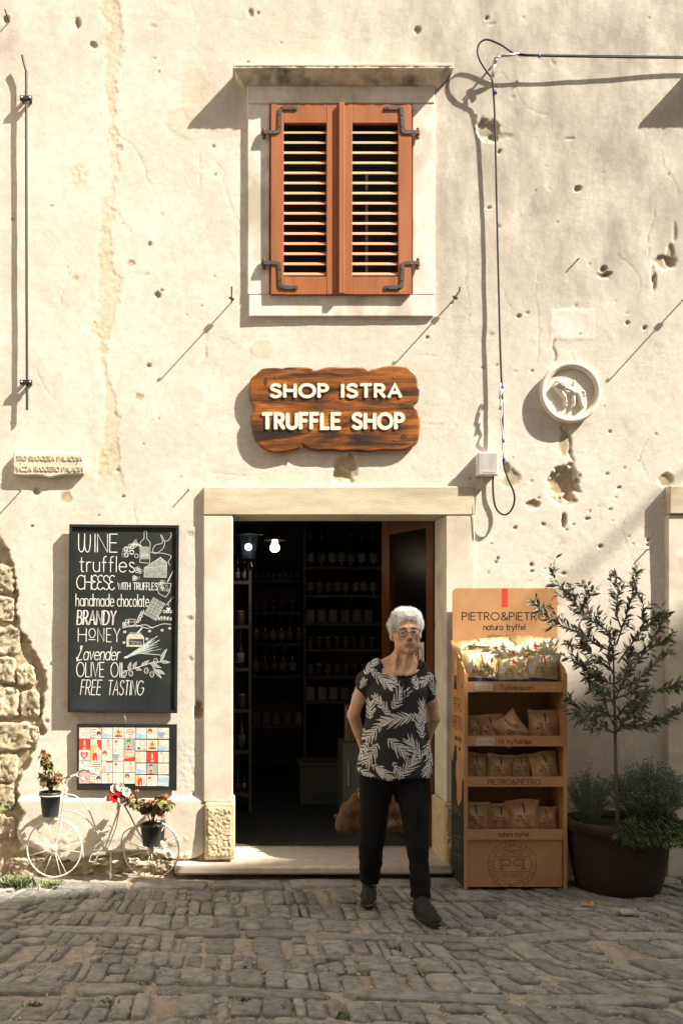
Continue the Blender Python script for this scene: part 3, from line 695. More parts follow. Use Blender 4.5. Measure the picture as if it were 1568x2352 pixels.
# prohibition sticker on the door glass: no ice cream
mb = MB(); su = .05; sc = (.215, PZ(1505,-.42)); 
F_ = lambda u, v, n: DF(sc[0]-u, sc[1]+v, .004+n) if dn.y < 0 else DF(sc[0]-u, sc[1]+v, -.004-n)
mb.prism([(-.075,-.085),(.075,-.085),(.075,.085),(-.075,.085)], F_, 0, .001, 0)
mb.ribbon([(.06*math.cos(2*PI*i/20), .06*math.sin(2*PI*i/20)) for i in range(21)], .011, F_, .0008, .001, 1, True)
mb.ribbon([(.042,-.042),(-.042,.042)], .010, F_, .0009, .001, 1, True)
mb.ribbon([(0,.045),(.006,.01),(-.004,-.045)], .012, F_, .0006, .001, 2, True); mb.disc((-.022,.0), .009, F_, .001, .0016, 8, 2)
stick = obj('sticker', mb, [pm('sticker_white', (.75,.73,.68), None, 5, .5, 0), pm('sticker_red', (.55,.06,.03), None, 5, .5, 0), M['black']])
tag(stick, 'white rectangular sticker with red no ice cream sign on the door glass', 'sticker')

# ================================================================ unseen house added on the left to bounce warm sunlight into the shade
bounce_house = thing('house', 'unseen pale house added far left of the picture to bounce sunlight', 'house', (-7.5, -5, 0))
mb = MB(); mb.box(-12, -5.6, -13, -1.6, -.2, 8.5); obj('wall', mb, pm('bounce_render', (.78,.69,.54), (.70,.61,.46), 3, .9, .4, 40), bounce_house)
for yy in (-3.4, -6.6, -9.8):
    for vv in (1.2, 4.4): mb = MB(); mb.box(-5.6, -5.56, yy-.5, yy+.5, vv, vv+1.5); obj('window', mb, M['shutter'], bounce_house)
mb = MB(); mb.box(-12.4, -5.3, -13.3, -1.3, 8.5, 8.7); obj('eave', mb, M['rust'], bounce_house)
# ================================================================ house across the street (behind the viewer): its eave draws the shade line
A0 = Vector((.0, 0, 0))+SUN*(6.5*math.sqrt(2.15**2+1+2.35**2))
ed = Vector((2.1, 1.0, 0)).normalized()
op = thing('house', 'plain ochre house across the street, behind the viewer', 'house', (A0.x, A0.y, 0))
nn = Vector((ed.y, -ed.x, 0))
def OF(u, v, n): p = Vector((A0.x, A0.y, 0))+ed*u+nn*n; return (p.x, p.y, v)
mb = MB(); mb.prism([(-30,-.2),(11,-.2),(11,A0.z-.2),(-30,A0.z-.2)], OF, .35, 9); obj('wall', mb, M['wall2'], op)
mb = MB(); mb.prism([(-30.4,A0.z-.2),(11.4,A0.z-.2),(11.4,A0.z),(-30.4,A0.z)], OF, 0, 9.3); obj('eave', mb, pm('roof_tile', (.40,.18,.09), (.3,.13,.07), 8, .8, .3), op)
for u in range(-28, 10, 4):
    for v in (1.2, 4.4, 7.4):
        mb = MB(); mb.prism([(u,v),(u+1.1,v),(u+1.1,v+1.7),(u,v+1.7)], OF, .33, .36); obj('window', mb, M['shutter'], op)

t = thing('street_cable', 'cable running from the wall right of the picture up to the house across the street', 'cable', (4.0, 0, 3.73))
mb = MB(); mb.tube([(4.0+1.75*s_, -s_, 3.73+1.96*s_-.05*s_*(6.2-s_)*.2) for s_ in (0,1,2,3,4,5,6,6.4)], .022, 6); obj('cable_run', mb, M['cable'], t)
# ================================================================ GROUND AND PAVING
def ground_h(x, y): return .010*math.sin(x*1.3+.5)*math.sin(y*1.7)
M['dirt'] = pm('sandy_dirt', (.38,.33,.26), (.25,.215,.165), 22, .97, .9, 90, c3=(.38,.32,.25), s3=5, dist=.006)
M['cobble'] = pm('limestone_cobble', (.285,.280,.248), (.150,.152,.138), 24, .8, 1.0, 34, c3=(.31,.29,.24), s3=7, dist=.008, rnd=.22, isl=True)
gxs = np.arange(-2.4, 3.8, .025); gys = np.arange(-3.2, .06, .025)
GX, GY = np.meshgrid(gxs, gys, indexing='ij')
GZ = -.019+.017*fbm(GX, GY, 3.2, 4, 51)+.004*fbm(GX, GY, 30, 3, 52)+.01*np.sin(GX*1.3+.5)*np.sin(GY*1.7)
ed_ = sstep(0, .1, GX+2.4)*sstep(0, .1, 3.775-GX)*sstep(0, .1, GY+3.2); GZ = GZ*ed_-.03*(1-ed_)
gi = np.arange(GX.size).reshape(GX.shape)
me = mkmesh('road', np.stack([GX, GY, GZ], -1).reshape(-1, 3), np.stack([gi[:-1,:-1], gi[1:,:-1], gi[1:,1:], gi[:-1,1:]], -1).reshape(-1, 4), M['dirt'], None, True)
road = link('road', me); road['kind'] = 'structure'; ORG[road.name] = (0,0,0)
mb = MB(); mb.add([(-80,-80,-.034),(80,-80,-.034),(80,.4,-.034),(-80,.4,-.034)], [(0,1,2,3)])
g_ = obj('ground', mb, M['dirt']); g_['kind'] = 'structure'
rc = random.Random(99)
def stone_top(quad, h, r_, lip=.012):
    """worn sett from four ground corners: rounded outline, domed top (about 45 faces)"""
    cx = sum(q[0] for q in quad)/4; cy = sum(q[1] for q in quad)/4
    out = []
    for k in range(12):
        a = 2*PI*k/12+r_.uniform(-.08, .08)
        u = math.copysign(abs(math.cos(a))**.30, math.cos(a)); v = math.copysign(abs(math.sin(a))**.30, math.sin(a))
        u *= r_.uniform(.86, 1.0); v *= r_.uniform(.86, 1.0)
        s_, t_ = (u+1)/2, (v+1)/2
        x = (quad[0][0]*(1-s_)+quad[1][0]*s_)*(1-t_)+(quad[3][0]*(1-s_)+quad[2][0]*s_)*t_
        y = (quad[0][1]*(1-s_)+quad[1][1]*s_)*(1-t_)+(quad[3][1]*(1-s_)+quad[2][1]*s_)*t_
        out.append((x, y))
    tx, ty = r_.gauss(0, .025), r_.gauss(0, .025); z0 = ground_h(cx, cy)+h
    vs = []; zt = lambda x, y: z0+tx*(x-cx)+ty*(y-cy)
    for kk, (f, dz_) in enumerate(((1.0, -.035), (1.0, -lip*.65), (.93, -.002), (.55, .0))):
        for (x, y) in out:
            X_ = cx+(x-cx)*f; Y_ = cy+(y-cy)*f
            vs.append((X_, Y_, zt(X_, Y_)+dz_+(r_.uniform(-.0032, .0032) if kk > 1 else 0)))
    vs.append((cx, cy, z0+r_.uniform(-.001, .003)))
    fs = []
    for r in range(3):
        for k in range(12): a = r*12+k; b = r*12+(k+1) % 12; fs.append((a, b, b+12, a+12))
    for k in range(12): fs.append((36+k, 36+(k+1) % 12, 48))
    return vs, fs, (cx, cy)
rows = []   # (y far, y near, mean width, kind)
rows.append((-.16, -.33, .36, 'slab'))
for a, b in ((-.34,-.58),(-.59,-.84),(-.85,-1.09)): rows.append((a, b, .080, 'sett'))
rows.append((-1.10, -1.215, .62, 'strip'))
for a, b in ((-1.225,-1.46),(-1.47,-1.70),(-1.71,-1.945)): rows.append((a, b, .080, 'sett'))
rows.append((-1.955, -2.07, .60, 'strip'))
y = -2.08
while y > -4.6: rows.append((y, y-.23, .085, 'sett')); y -= .24
def wav(x, y): return .05*math.sin(x*1.1+y*2)+.022*math.sin(x*3.7+y*5)-.035*x*(y < -.34)
stones = []
for (ya, yb, mw, kind) in rows:
    x = -4.2 if kind != 'slab' else -3.8
    skew = .0
    while x < 6.2:
        w_ = mw*rc.choice([.55,.7,.85,1,1.2,1.5,1.9]) if kind == 'sett' else mw*rc.uniform(.5, 1.5)
        inview = -2.1 < x < 3.4 and yb > -2.75
        if kind == 'sett' and not inview: w_ *= 1.5
        sk = .075-.05*(x+1.4)+.02*math.sin(x*2.3) if kind == 'sett' else rc.uniform(-.03, .03)
        g = rc.uniform(.001, .0065)
        def q(xx, yy, top): return (xx+(sk if top else 0)+rc.uniform(-.005, .005), yy+wav(xx, yy)+rc.uniform(-.006, .006))
        if kind == 'sett' and rc.random() < .05: x += w_*.8; continue
        if kind == 'sett' and rc.random() < .38 and w_ > .05:   # a pair of short stones
            ym = ya+(yb-ya)*rc.uniform(.35, .65)
            for a, b in ((ya, ym+.005), (ym-.005, yb)):
                stones.append(([q(x+g, b, 0), q(x+w_-g, b, 0), q(x+w_-g, a, 1), q(x+g, a, 1)], rc.uniform(-.007, .006), kind))
        else:
            stones.append(([q(x+g, yb, 0), q(x+w_-g, yb, 0), q(x+w_-g, ya, 1), q(x+g, ya, 1)], rc.uniform(-.008, .007), kind))
        x += w_
def seen(c):
    D_ = CAM_D+c[1]
    if D_ < .5: return 0
    X_ = VX+c[0]*FPX/D_; Y_ = VY+1.5*FPX/D_
    return -15 < X_ < 1583 and Y_ < 2370
built = []
for qd, h, kind in stones:
    if kind == 'slab' and PX(1045) > (qd[0][0]+qd[1][0])/2 > PX(395) and False: continue
    vs, fs, c = stone_top(qd, h, rc, .012 if kind == 'sett' else .010)
    area = abs((qd[1][0]-qd[0][0])*(qd[2][1]-qd[1][1]))
    built.append((seen(c)*area/(CAM_D+c[1])**3 if seen(c) else 0, vs, fs, kind))
built.sort(key=lambda t: -t[0])
rest = MB()
for i, (sc_, vs, fs, kind) in enumerate(built):
    if i < 296 and sc_ > 0:
        m_ = MB(); m_.add(vs, fs); obj('paving_slab' if kind != 'sett' else 'cobble', m_, M['cobble'], road, True)
    else: rest.add(vs, fs)
o = obj('cobbles', rest, M['cobble'], road, True); o['kind'] = 'stuff'
# grit in the joints
gr = MB(); rg_ = random.Random(8)
oct_f = [(0,2,4),(2,1,4),(1,3,4),(3,0,4)]
for i in range(15000):
    x = rg_.uniform(-2.2, 3.5); y = -rg_.random()**.8*2.7-.14
    if vnoise(x, y, 2.2, 77) < -.15 and rg_.random() < .8: continue
    r = rg_.uniform(.0025, .007)*(1.6 if rg_.random() < .06 else 1); z = ground_h(x, y)-.012+rg_.uniform(0, .006)
    a = rg_.uniform(0, 6.28); ca, sa = math.cos(a)*r, math.sin(a)*r
    gr.add([(x+ca,y+sa,z),(x-ca,y-sa,z),(x-sa,y+ca*.8,z),(x+sa,y-ca*.8,z),(x,y,z+r*.8)], oct_f)
o = obj('gravel', gr, pm('grit', (.52,.45,.36), (.34,.29,.23), 60, .9, 0, rnd=.3, isl=True)); o['kind'] = 'stuff'
M['weed'] = pm('weed_leaf', (.16,.20,.07), (.09,.13,.045), 20, .6, 0, rnd=.25)
def weed(x, y, n, h, label, spread=.05):
    t = thing('weed', label, 'weed', (x, y, ground_h(x, y)-.015), 'weeds in the joints of the paving')
    m_ = MB(); r_ = random.Random(int(x*1000)+n)
    for i in range(n):
        a = r_.uniform(0, 6.28); l = h*r_.uniform(.5, 1.1); sp = r_.uniform(.2, 1)*spread; bx_, by_ = x+r_.gauss(0, spread*.6), y+r_.gauss(0, spread*.3)
        dx, dy = math.cos(a)*sp, math.sin(a)*sp; z = ORG[t.name][2]; wd = r_.uniform(.004, .009); nx__, ny__ = -math.sin(a)*wd, math.cos(a)*wd
        m_.add([(bx_,by_,z),(bx_+dx*.5+nx__,by_+dy*.5+ny__,z+l*.6),(bx_+dx,by_+dy,z+l),(bx_+dx*.5-nx__,by_+dy*.5-ny__,z+l*.6)], [(0,1,2,3)])
    obj('leaves', m_, M['weed'], t)
weed(PX(45,.3), -.34, 120, .075, 'largest weed clump, under the left wheel of the white bicycle', .085)
weed(PX(80,.3)+.1, -.30, 60, .04, 'small weed patch just right of the largest clump', .06)
weed(PX(850,.15), -.165, 36, .05, 'weed tuft against the doorstep left of the woman', .03)
for x, y, l in ((80,2305,'weed tuft near the bottom left corner of the cobbles'),(650,2315,'weed tuft between cobbles at the bottom centre'),(560,2295,'small weed tuft left of the bottom centre one'),
                (2340/1.7417+110,2042,'weed tuft on the paving right of the big terracotta pot'),(245,2300,'weed tuft between dark cobbles at lower left'),(1455,2290,'weed tuft in cobbles at lower right'),(785,2335,'lowest weed tuft at the bottom edge, centre')):
    D_ = 1.5*FPX/(y-VY); weed((x-VX)*D_/FPX, D_-CAM_D, 26, .028, l, .03)
D_ = 1.5*FPX/(2083-VY); m_ = MB(); r_ = random.Random(4)
pts = [((i-3)*.009, math.sin(i*1.9)*.010, .012+abs(math.sin(i*2.3))*.012) for i in range(7)]
c_ = ((1347-VX)*D_/FPX, D_-CAM_D, .004)
vs = []; 
for a, b, z in pts: vs += [(c_[0]+a*1.3, c_[1]+b-.012, c_[2]+z*.4), (c_[0]+a*1.3+.004, c_[1]+b+.012, c_[2]+z)]
m_.add(vs, [(2*i, 2*i+2, 2*i+3, 2*i+1) for i in range(6)])
tag(obj('dry_leaf', m_, pm('dry_leaf', (.50,.27,.08), (.35,.18,.05), 40, .7, .2), loc=c_), 'curled orange brown dry leaf on the cobbles below the terracotta pot', 'leaf')
D_ = 1.5*FPX/(2100-VY); c_ = ((1440-VX)*D_/FPX, D_-CAM_D, .004); m_ = MB(); m_.box(c_[0]-.035, c_[0]+.035, c_[1]-.03, c_[1]+.03, .0, .022, .009, 0, .004, random.Random(3))
tag(obj('loose_stone', m_, pm('pale_stone', (.45,.40,.33), (.36,.32,.27), 20, .9, .4), loc=c_), 'pale broken stone lying on the cobbles right of the dry leaf', 'stone')
# ================================================================ THINGS ON THE WALL
def outlineF(c, d): return wallF((c[0], -d, c[1]))
def hull_prism(name, outline, F, n0, n1, mat, parent=None, bev=.006, loc=None):
    """slab from an outline with a chamfered front edge"""
    mb_ = MB(); k = len(outline); cx = sum(p[0] for p in outline)/k; cy = sum(p[1] for p in outline)/k
    ins = []
    for i in range(k):
        a = Vector(outline[i-1]); b = Vector(outline[i]); c = Vector(outline[(i+1) % k]); t = (c-a).normalized(); n_ = Vector((-t.y, t.x))
        if n_.dot(Vector((cx, cy))-b) < 0: n_ = -n_
        ins.append(b+n_*bev)
    vs = [F(*p, n0) for p in outline]+[F(*p, n1-bev*.8) for p in outline]+[F(p.x, p.y, n1) for p in ins]
    fs = [(i, (i+1) % k, (i+1) % k+k, i+k) for i in range(k)]+[(i+k, (i+1) % k+k, (i+1) % k+2*k, i+2*k) for i in range(k)]
    fs += [tuple(range(2*k, 3*k)), tuple(range(k-1, -1, -1))]
    mb_.add(vs, fs); return obj(name, mb_, mat, parent, loc=loc)
# ---- carved wooden shop sign
def signwood():
    m = bpy.data.materials.new('burnt_wood'); t, b, N, L = nodes(m); tc = N('TexCoord')
    mp = N('Mapping'); mp.inputs['Scale'].default_value = (1.6, 1, 9); L(tc.outputs['Object'], mp.inputs[0])
    n0 = N('TexNoise'); n0.inputs['Scale'].default_value = 1.3; n0.inputs['Detail'].default_value = 3; n0.inputs['Distortion'].default_value = 1.2; L(mp.outputs[0], n0.inputs['Vector'])
    r0 = N('ValToRGB'); e = r0.color_ramp.elements; e[0].position = .36; e[1].position = .62; e[0].color = (.030,.018,.008,1); e[1].color = (.42,.135,.016,1)
    e.new(.45).color = (.16,.052,.010,1); e.new(.75).color = (.62,.24,.035,1); L(n0.outputs['Fac'], r0.inputs[0])
    mp2 = N('Mapping'); mp2.inputs['Scale'].default_value = (6, 1, 110); L(tc.outputs['Object'], mp2.inputs[0])
    n1 = N('TexNoise'); n1.inputs['Scale'].default_value = 1.6; n1.inputs['Detail'].default_value = 5; n1.inputs['Distortion'].default_value = .5; L(mp2.outputs[0], n1.inputs['Vector'])
    r1 = N('ValToRGB'); r1.color_ramp.elements[0].position = .38; r1.color_ramp.elements[1].position = .6; r1.color_ramp.elements[0].color = (.55,.5,.45,1); r1.color_ramp.elements[1].color = (1,1,1,1); L(n1.outputs['Fac'], r1.inputs[0])
    mx = N('Mix'); mx.data_type = 'RGBA'; mx.blend_type = 'MULTIPLY'; mx.inputs[0].default_value = 1; L(r0.outputs[0], mx.inputs[6]); L(r1.outputs[0], mx.inputs[7])
    L(mx.outputs[2], b.inputs['Base Color']); b.inputs['Roughness'].default_value = .38; b.inputs['Coat Weight'].default_value = .25; b.inputs['Coat Roughness'].default_value = .3
    bp = N('Bump'); bp.inputs['Strength'].default_value = .4; bp.inputs['Distance'].default_value = .003; L(n1.outputs['Fac'], bp.inputs['Height']); L(bp.outputs[0], b.inputs['Normal']); return m
M['signwood'] = signwood(); M['burnt'] = pm('burnt_edge', (.03,.02,.012), (.07,.035,.015), 14, .6, .6, 60)
sd = .045
sc_ = lambda x, y: (PX(x, sd)-PX(769, sd), PZ(y, sd)-PZ(940, sd))
# outline points from the sign zoom (1568 px = 700 source px)
zp = [(-8,300),(-4,180),(20,130),(60,100),(100,60),(150,48),(250,46),(290,52),(330,42),(440,40),(520,42),(545,50),(556,72),(570,66),(600,70),(640,52),(700,40),(760,38),(860,44),(950,40),(1030,46),(1062,66),(1085,60),(1130,52),(1190,36),(1280,28),(1370,34),(1420,44),(1450,72),(1485,105),(1498,150),(1505,210),(1518,240),(1516,300),(1505,350),(1474,378),(1478,398),(1500,420),(1512,470),(1525,520),(1518,640),(1502,715),(1470,745),(1420,772),(1330,790),(1200,786),(1060,800),(900,790),(830,798),(740,788),(620,790),(540,778),(480,745),(465,722),(455,760),(420,778),(330,800),(250,808),(180,800),(120,770),(70,720),(45,680),(28,640),(10,560),(8,480),(36,430),(34,400),(18,370)]
def zsign(x, y): return sc_((1000+x*700/1568)/1.7417, (1450+y*700/1568)/1.7417)
ol = [zsign(*p) for p in zp]; ol = cspline(ol, 2, True)[:-1]
c0 = (PX(769, sd), PZ(940, sd)); SFr = wallF((c0[0], 0, c0[1]))
sign = thing('shop_sign', 'carved live-edge wooden sign reading SHOP ISTRA TRUFFLE SHOP over the doorway', 'sign', (c0[0], -.01, c0[1]))
fixn(hull_prism('board', ol, SFr, .012, .045, M['signwood'], sign, .010))
for x, y in ((640, 870), (895, 870), (640, 1010), (895, 1010)):
    mb = MB(); a = (PX(x)-c0[0], PZ(y)-c0[1]); mb.disc(a, .02, SFr, 0.0, .013, 8); obj('spacer', mb, M['iron'], sign)
def sign_line(s, x0, x1, yb, yt, sw):
    """each letter its own raised piece with a gilded edge"""
    st, tw = text_strokes(s, .30); 
    a = zsign(x0, yb); b = zsign(x1, yt); kx = (b[0]-a[0])/tw; h = b[1]-a[1]
    pos = 0
    for ch in s:
        w_, gs = glyph(ch)
        if gs:
            m_ = MB()
            for i, p in enumerate(gs):
                q = [(a[0]+(pos+u)*kx, a[1]+v*h) for u, v in p]
                m_.ribbon(q, sw*1.20, SFr, .004, .044, 1, True)
                m_.ribbon([(u-.0025, v-.0015) for u, v in q], sw, SFr, .0055+.0004*i, .046, 0, True)
            obj('letter', m_, [M['signwhite'], M['gold']], sign)
        pos += w_/100+.30
sign_line('SHOP ISTRA', 190, 1350, 308, 200, .0195)
sign_line('TRUFFLE SHOP', 118, 1372, 590, 462, .0225)
for p in ((237,137),(1288,130),(232,697),(1289,687)):
    m_ = MB(); m_.disc(zsign(*p), .0045, SFr, .045, .048, 8); obj('screw', m_, M['steel'], sign)
for (p, r) in (((140,170), (.010,.026)), ((1375,665), (.018,.016))):
    m_ = MB(); m_.disc(zsign(*p), r[0], SFr, .0445, .0465, 14, ry=r[1]); obj('knot', m_, M['burnt'], sign)

# ---- chalkboard
bx0, bx1, by0, by1 = 157.5, 409, 1205, 1637
BD = .05; rot = -math.radians(.55)
cb = (PX((bx0+bx1)/2, BD), PZ((by0+by1)/2, BD)); BW = (bx1-bx0)*(6-BD)/FPX; BH = (by1-by0)*(6-BD)/FPX
BF = wallF((cb[0], 0, cb[1]), rot*-1*-1)
chalk = thing('chalkboard', 'tall black framed chalkboard listing wine, truffles, cheese, chocolate and olive oil', 'chalkboard', (cb[0], -.02, cb[1]))
fr = .019
for (a, b, c, d, nme) in ((-BW/2, BW/2, BH/2-fr, BH/2, 'frame'), (-BW/2, BW/2, -BH/2, -BH/2+fr, 'frame'), (-BW/2, -BW/2+fr, -BH/2+fr, BH/2-fr, 'frame'), (BW/2-fr, BW/2, -BH/2+fr, BH/2-fr, 'frame')):
    m_ = MB(); m_.prism([(a,c),(b,c),(b,d),(a,d)], BF, .020, BD-.003); m_.prism([(a+.003,c+.003),(b-.003,c+.003),(b-.003,d-.003),(a+.003,d-.003)], BF, BD-.003, BD); obj(nme, m_, M['black'], chalk)
pw = (BW-2*fr)/4
for i in range(4):
    m_ = MB(); u0 = -BW/2+fr+i*pw; m_.prism([(u0+.0004,-BH/2+fr),(u0+pw-.0004,-BH/2+fr),(u0+pw-.0004,BH/2-fr),(u0+.0004,BH/2-fr)], BF, .024, BD-.012-.0003*(i % 2)); obj('panel', m_, M['board'], chalk)
# chalk: coordinates read in the 850x1250 zoom (1568 px wide), board spans 497..1322 x 728..2135 there
kz = BW/(1317-500)
def zb(x, y): return ((x-908)*kz, -(y-1431)*kz)
BN = BD-.0118
cm = MB()
def chalk_text(s, x, yb, w_, h_, sw=9, slant=0, m=0, gap=.2):
    a = zb(x, yb); write(cm, s, a[0], a[1], w_*kz, h_*kz, BF, sw*kz*.74, .0006, BN, m, gap, slant)
chalk_text('\x01INE', 568, 935, 290, 135, 9, gap=.16)
chalk_text('truffles', 578, 1083, 410, 118, 9, gap=.2)
chalk_text('CH\x02\x02S\x02', 556, 1215, 285, 105, 9, gap=.02)
chalk_text('WITH TRUFFLES', 864, 1214, 296, 52, 7)
chalk_text('handmade', 552, 1340, 285, 92, 7.5, gap=.17); chalk_text('chocolate', 862, 1340, 236, 92, 7.5, gap=.17)
chalk_text('BRANDY', 560, 1478, 285, 105, 9, .12, gap=.22)
chalk_text('BRANDY', 567, 1478, 285, 105, 4, .12, gap=.22)
chalk_text('H', 572, 1605, 60, 100, 8); chalk_text('O', 652, 1575, 48, 68, 7); chalk_text('NEY', 718, 1605, 165, 100, 8, gap=.3)
cm.ribbon([zb(652, 1590), zb(700, 1590)], 6*kz, BF, .0006, BN)
chalk_text('\x03avender', 560, 1742, 320, 100, 8, .22, gap=.14)
chalk_text('OLIVE', 562, 1868, 205, 108, 8, gap=.18); chalk_text('OIL', 818, 1868, 110, 108, 8, gap=.22)
chalk_text('FREE', 592, 2002, 150, 110, 7.5, .22); chalk_text('TASTING', 795, 2002, 265, 108, 7.5, .22)
_o = obj('chalk_lettering', cm, M['chalk'], chalk); _o['kind'] = 'stuff'
cm = MB(); _m = 0
def cl(pts, sw=5, m=0, closed=False, sp=True):
    p = [zb(*q) for q in pts]
    if sp: p = cspline(p, 4, closed)
    elif closed: p = p+[p[0]]
    cm.ribbon(p, sw*kz*.8, BF, .0005, BN, m)
def cfill(pts, m=1, n=.0002):
    cm.prism([zb(*q) for q in pts], BF, BN-.001, BN+n, m)
def circ(x, y, r, sw=4, m=0, ry=None): cl([(x+r*math.cos(a*PI/4), y+(ry or r)*math.sin(a*PI/4)) for a in range(8)], sw, m, True)
rk = random.Random(12)
# grapes, bottle, vine curls
for i in range(19): circ(940+rk.uniform(-38, 42)+(i % 3)*10, 925+rk.uniform(-45, 40), 14, 4, 1 if i % 3 == 0 else 0)
for i in range(7): cl([(960+i*4, 880), (985+i*9, 850+i*6), (1000+i*4, 838+i*11)], 4)
cl([(1057,775),(1057,830),(1030,860),(1027,1010),(1100,1015),(1103,860),(1077,830),(1076,775),(1057,775)], 4, sp=False); cfill([(1032,890),(1095,890),(1095,985),(1032,985)], 1)
cl([(1040,905),(1052,925),(1060,900)], 4, 2, sp=False); chalk_text('Istra', 1040, 965, 44, 30, 4); 
cm2 = cm
cl([(1110,930),(1150,940),(1200,900),(1210,850),(1180,800),(1195,860),(1140,880),(1125,930),(1200,940),(1260,960),(1240,1000),(1250,1030)], 4)
cl([(1205,850),(1240,840),(1260,800),(1250,785)], 4)
# truffles, cheese wedge, jar, spoon
for (x, y) in ((1020,1065),(1005,1125)):
    for k in range(9): circ(x+rk.uniform(-22, 22), y+rk.uniform(-20, 20), 9, 4, k % 2)
cfill([(1060,1050),(1180,970),(1225,1010),(1225,1120),(1060,1118)], 1)
cl([(1060,1050),(1180,970),(1228,1008),(1225,1120),(1060,1118),(1060,1050)], 4, sp=False); cl([(1060,1050),(1225,1035)], 4, sp=False)
for x, y, r in ((1190,1055,16),(1205,1090,10),(1100,1080,7),(1080,1100,6),(1140,1090,8),(1165,1010,6),(1130,1110,6)): circ(x, y, r, 3, 2)
cl([(1170,1160),(1262,1165),(1250,1230),(1220,1268),(1170,1240),(1155,1185),(1170,1160)], 4, sp=False); cl([(1275,1070),(1235,1155)], 7, sp=False)
for k in range(16): circ(1208+rk.uniform(-32, 32), 1185+rk.uniform(-35, 30), 9, 4, k % 2)
# chocolate slab
def rotp(u, v): a = math.radians(28); return (1140+u*math.cos(a)-v*math.sin(a), 1355+u*math.sin(a)+v*math.cos(a))
cfill([rotp(-50,-72), rotp(50,-72), rotp(52,72), rotp(-50,72)], 1, .0001)
for i in range(5): cl([rotp(-50+25*i,-72), rotp(-50+25*i,72)], 4, 2, sp=False)
for i in range(7): cl([rotp(-50,-72+24*i), rotp(50,-72+24*i)], 4, 2, sp=False)
cl([rotp(-50,-72), rotp(50,-72), rotp(52,72), rotp(-50,72)], 4, 0, True, False)
for i in range(5): cl([(1225+i*11,1330-i*14),(1232+i*11,1318-i*14),(1238+i*11,1326-i*14)], 4, sp=False)
cl([(1245,1320),(1245,1335)], 4, sp=False); cfill([(1244,1370),(1228,1352),(1234,1342),(1244,1350),(1254,1342),(1260,1352)], 0, .0004)
# glass, sprigs
cl([(948,1435),(952,1490),(990,1490),(998,1435),(948,1435)], 4, sp=False); cl([(950,1455),(996,1455)], 4, sp=False)
for k in range(10): circ(925+rk.uniform(-25, 20), 1475+rk.uniform(-20, 18), 8, 4, k % 2)
circ(935,1450,12); cl([(1000,1470),(1020,1420),(1045,1370)], 4)
for k in range(7): cl([(1005+k*6, 1460-k*13), (1022+k*6+8*(k % 2), 1455-k*13), (1030+k*5, 1440-k*13)], 5)
cl([(905,1500),(1000,1478),(1080,1500),(1140,1490),(1200,1468),(1265,1470)], 5); cl([(1000,1490),(1070,1475),(1130,1500)], 5)
for k in range(9): cl([(1150+k*14,1438-rk.uniform(0,8)),(1170+k*12,1425-rk.uniform(0,14)),(1175+k*11,1440)], 6, k % 2)
for x, y in ((920,1530),(1105,1522),(1198,1515),(1255,1500),(1085,1580),(915,1610)):
    for a in range(5): cl([(x, y), (x+13*math.cos(a*1.257), y+11*math.sin(a*1.257))], 5, 0, sp=False)
# honey jar
cfill([(935,1570),(950,1550),(1045,1550),(1060,1570),(1060,1640),(935,1640)], 3); cl([(935,1640),(935,1570),(950,1548),(1045,1548),(1062,1570),(1062,1640)], 4, sp=False)
cl([(955,1538),(1042,1538)], 5, sp=False); cl([(1015,1535),(1048,1500)], 12, sp=False); cfill([(950,1582),(1058,1582),(1058,1625),(950,1625)], 2, .0004)
# lavender sheaf
for k in range(26):
    a = rk.uniform(-.62, -.16); l = rk.uniform(140, 300); x0, y0 = 915+rk.uniform(0, 22), 1728-rk.uniform(0, 12)
    cl([(x0, y0), (x0+l*.5*math.cos(a), y0+l*.5*math.sin(a)-8), (x0+l*math.cos(a*1.15), y0+l*math.sin(a*1.15))], 5, 4 if k % 3 else 0)
cl([(1050,1690),(1130,1695),(1190,1700)], 5)
# olive branch
cl([(905,1835),(980,1805),(1060,1780),(1130,1755),(1190,1745),(1235,1655)], 5)
def leafc(x, y, a, l, w_=11):
    c, s_ = math.cos(a), math.sin(a); p = [(0,0),(.3,1),(.65,.8),(1,0),(.65,-.8),(.3,-1)]
    q = [(x+u*l*c-v*w_*s_, y+u*l*s_+v*w_*c) for u, v in p]; cfill(q, 1); cl(q, 3, 0, True, False)
for x, y, a, l in ((950,1815,-1.3,65),(985,1800,-1.1,55),(1040,1785,-.6,80),(1190,1745,-1.2,95),(1185,1748,.1,75),(1110,1765,.35,90),(1130,1790,.9,110),(1160,1810,.5,70),(1000,1800,.3,50)): leafc(x, y, a, l)
for x, y in ((922,1838),(968,1840),(1083,1818),(1125,1845),(1152,1745)): circ(x, y, 15, 4, 0, 20); circ(x+3, y, 6, 4, 1)
_o = obj('chalk_drawing', cm, [M['chalk'], M['chalkdim'], M['board'], pm('chalk_cream', (.62,.56,.44), (.45,.41,.33), 50, .9, 0), M['chalkgreen']], chalk); _o['kind'] = 'stuff'
cm = MB(); chalk_text('CHOCO', 1205, 1385, 68, 20, 5); chalk_text('Honey', 955, 1618, 92, 34, 5)
_o = obj('chalk_lettering', cm, M['chalk'], chalk); _o['kind'] = 'stuff'
for s_ in (-1, 1):
    m_ = MB(); m_.prism([(s_*BW*.3-.02, BH/2-.12), (s_*BW*.3+.02, BH/2-.12), (s_*BW*.3+.02, BH/2-.08), (s_*BW*.3-.02, BH/2-.08)], BF, -.01, .020); obj('hanging_block', m_, M['black'], chalk)
m_ = MB(); m_.tube([zb(930, 2130) and BF(*zb(930, 2132), .03), BF(*zb(922, 2160), .04), BF(*zb(936, 2185), .038), BF(*zb(928, 2215), .03)], .0015, 5)
obj('string', m_, M['chalk'], chalk)

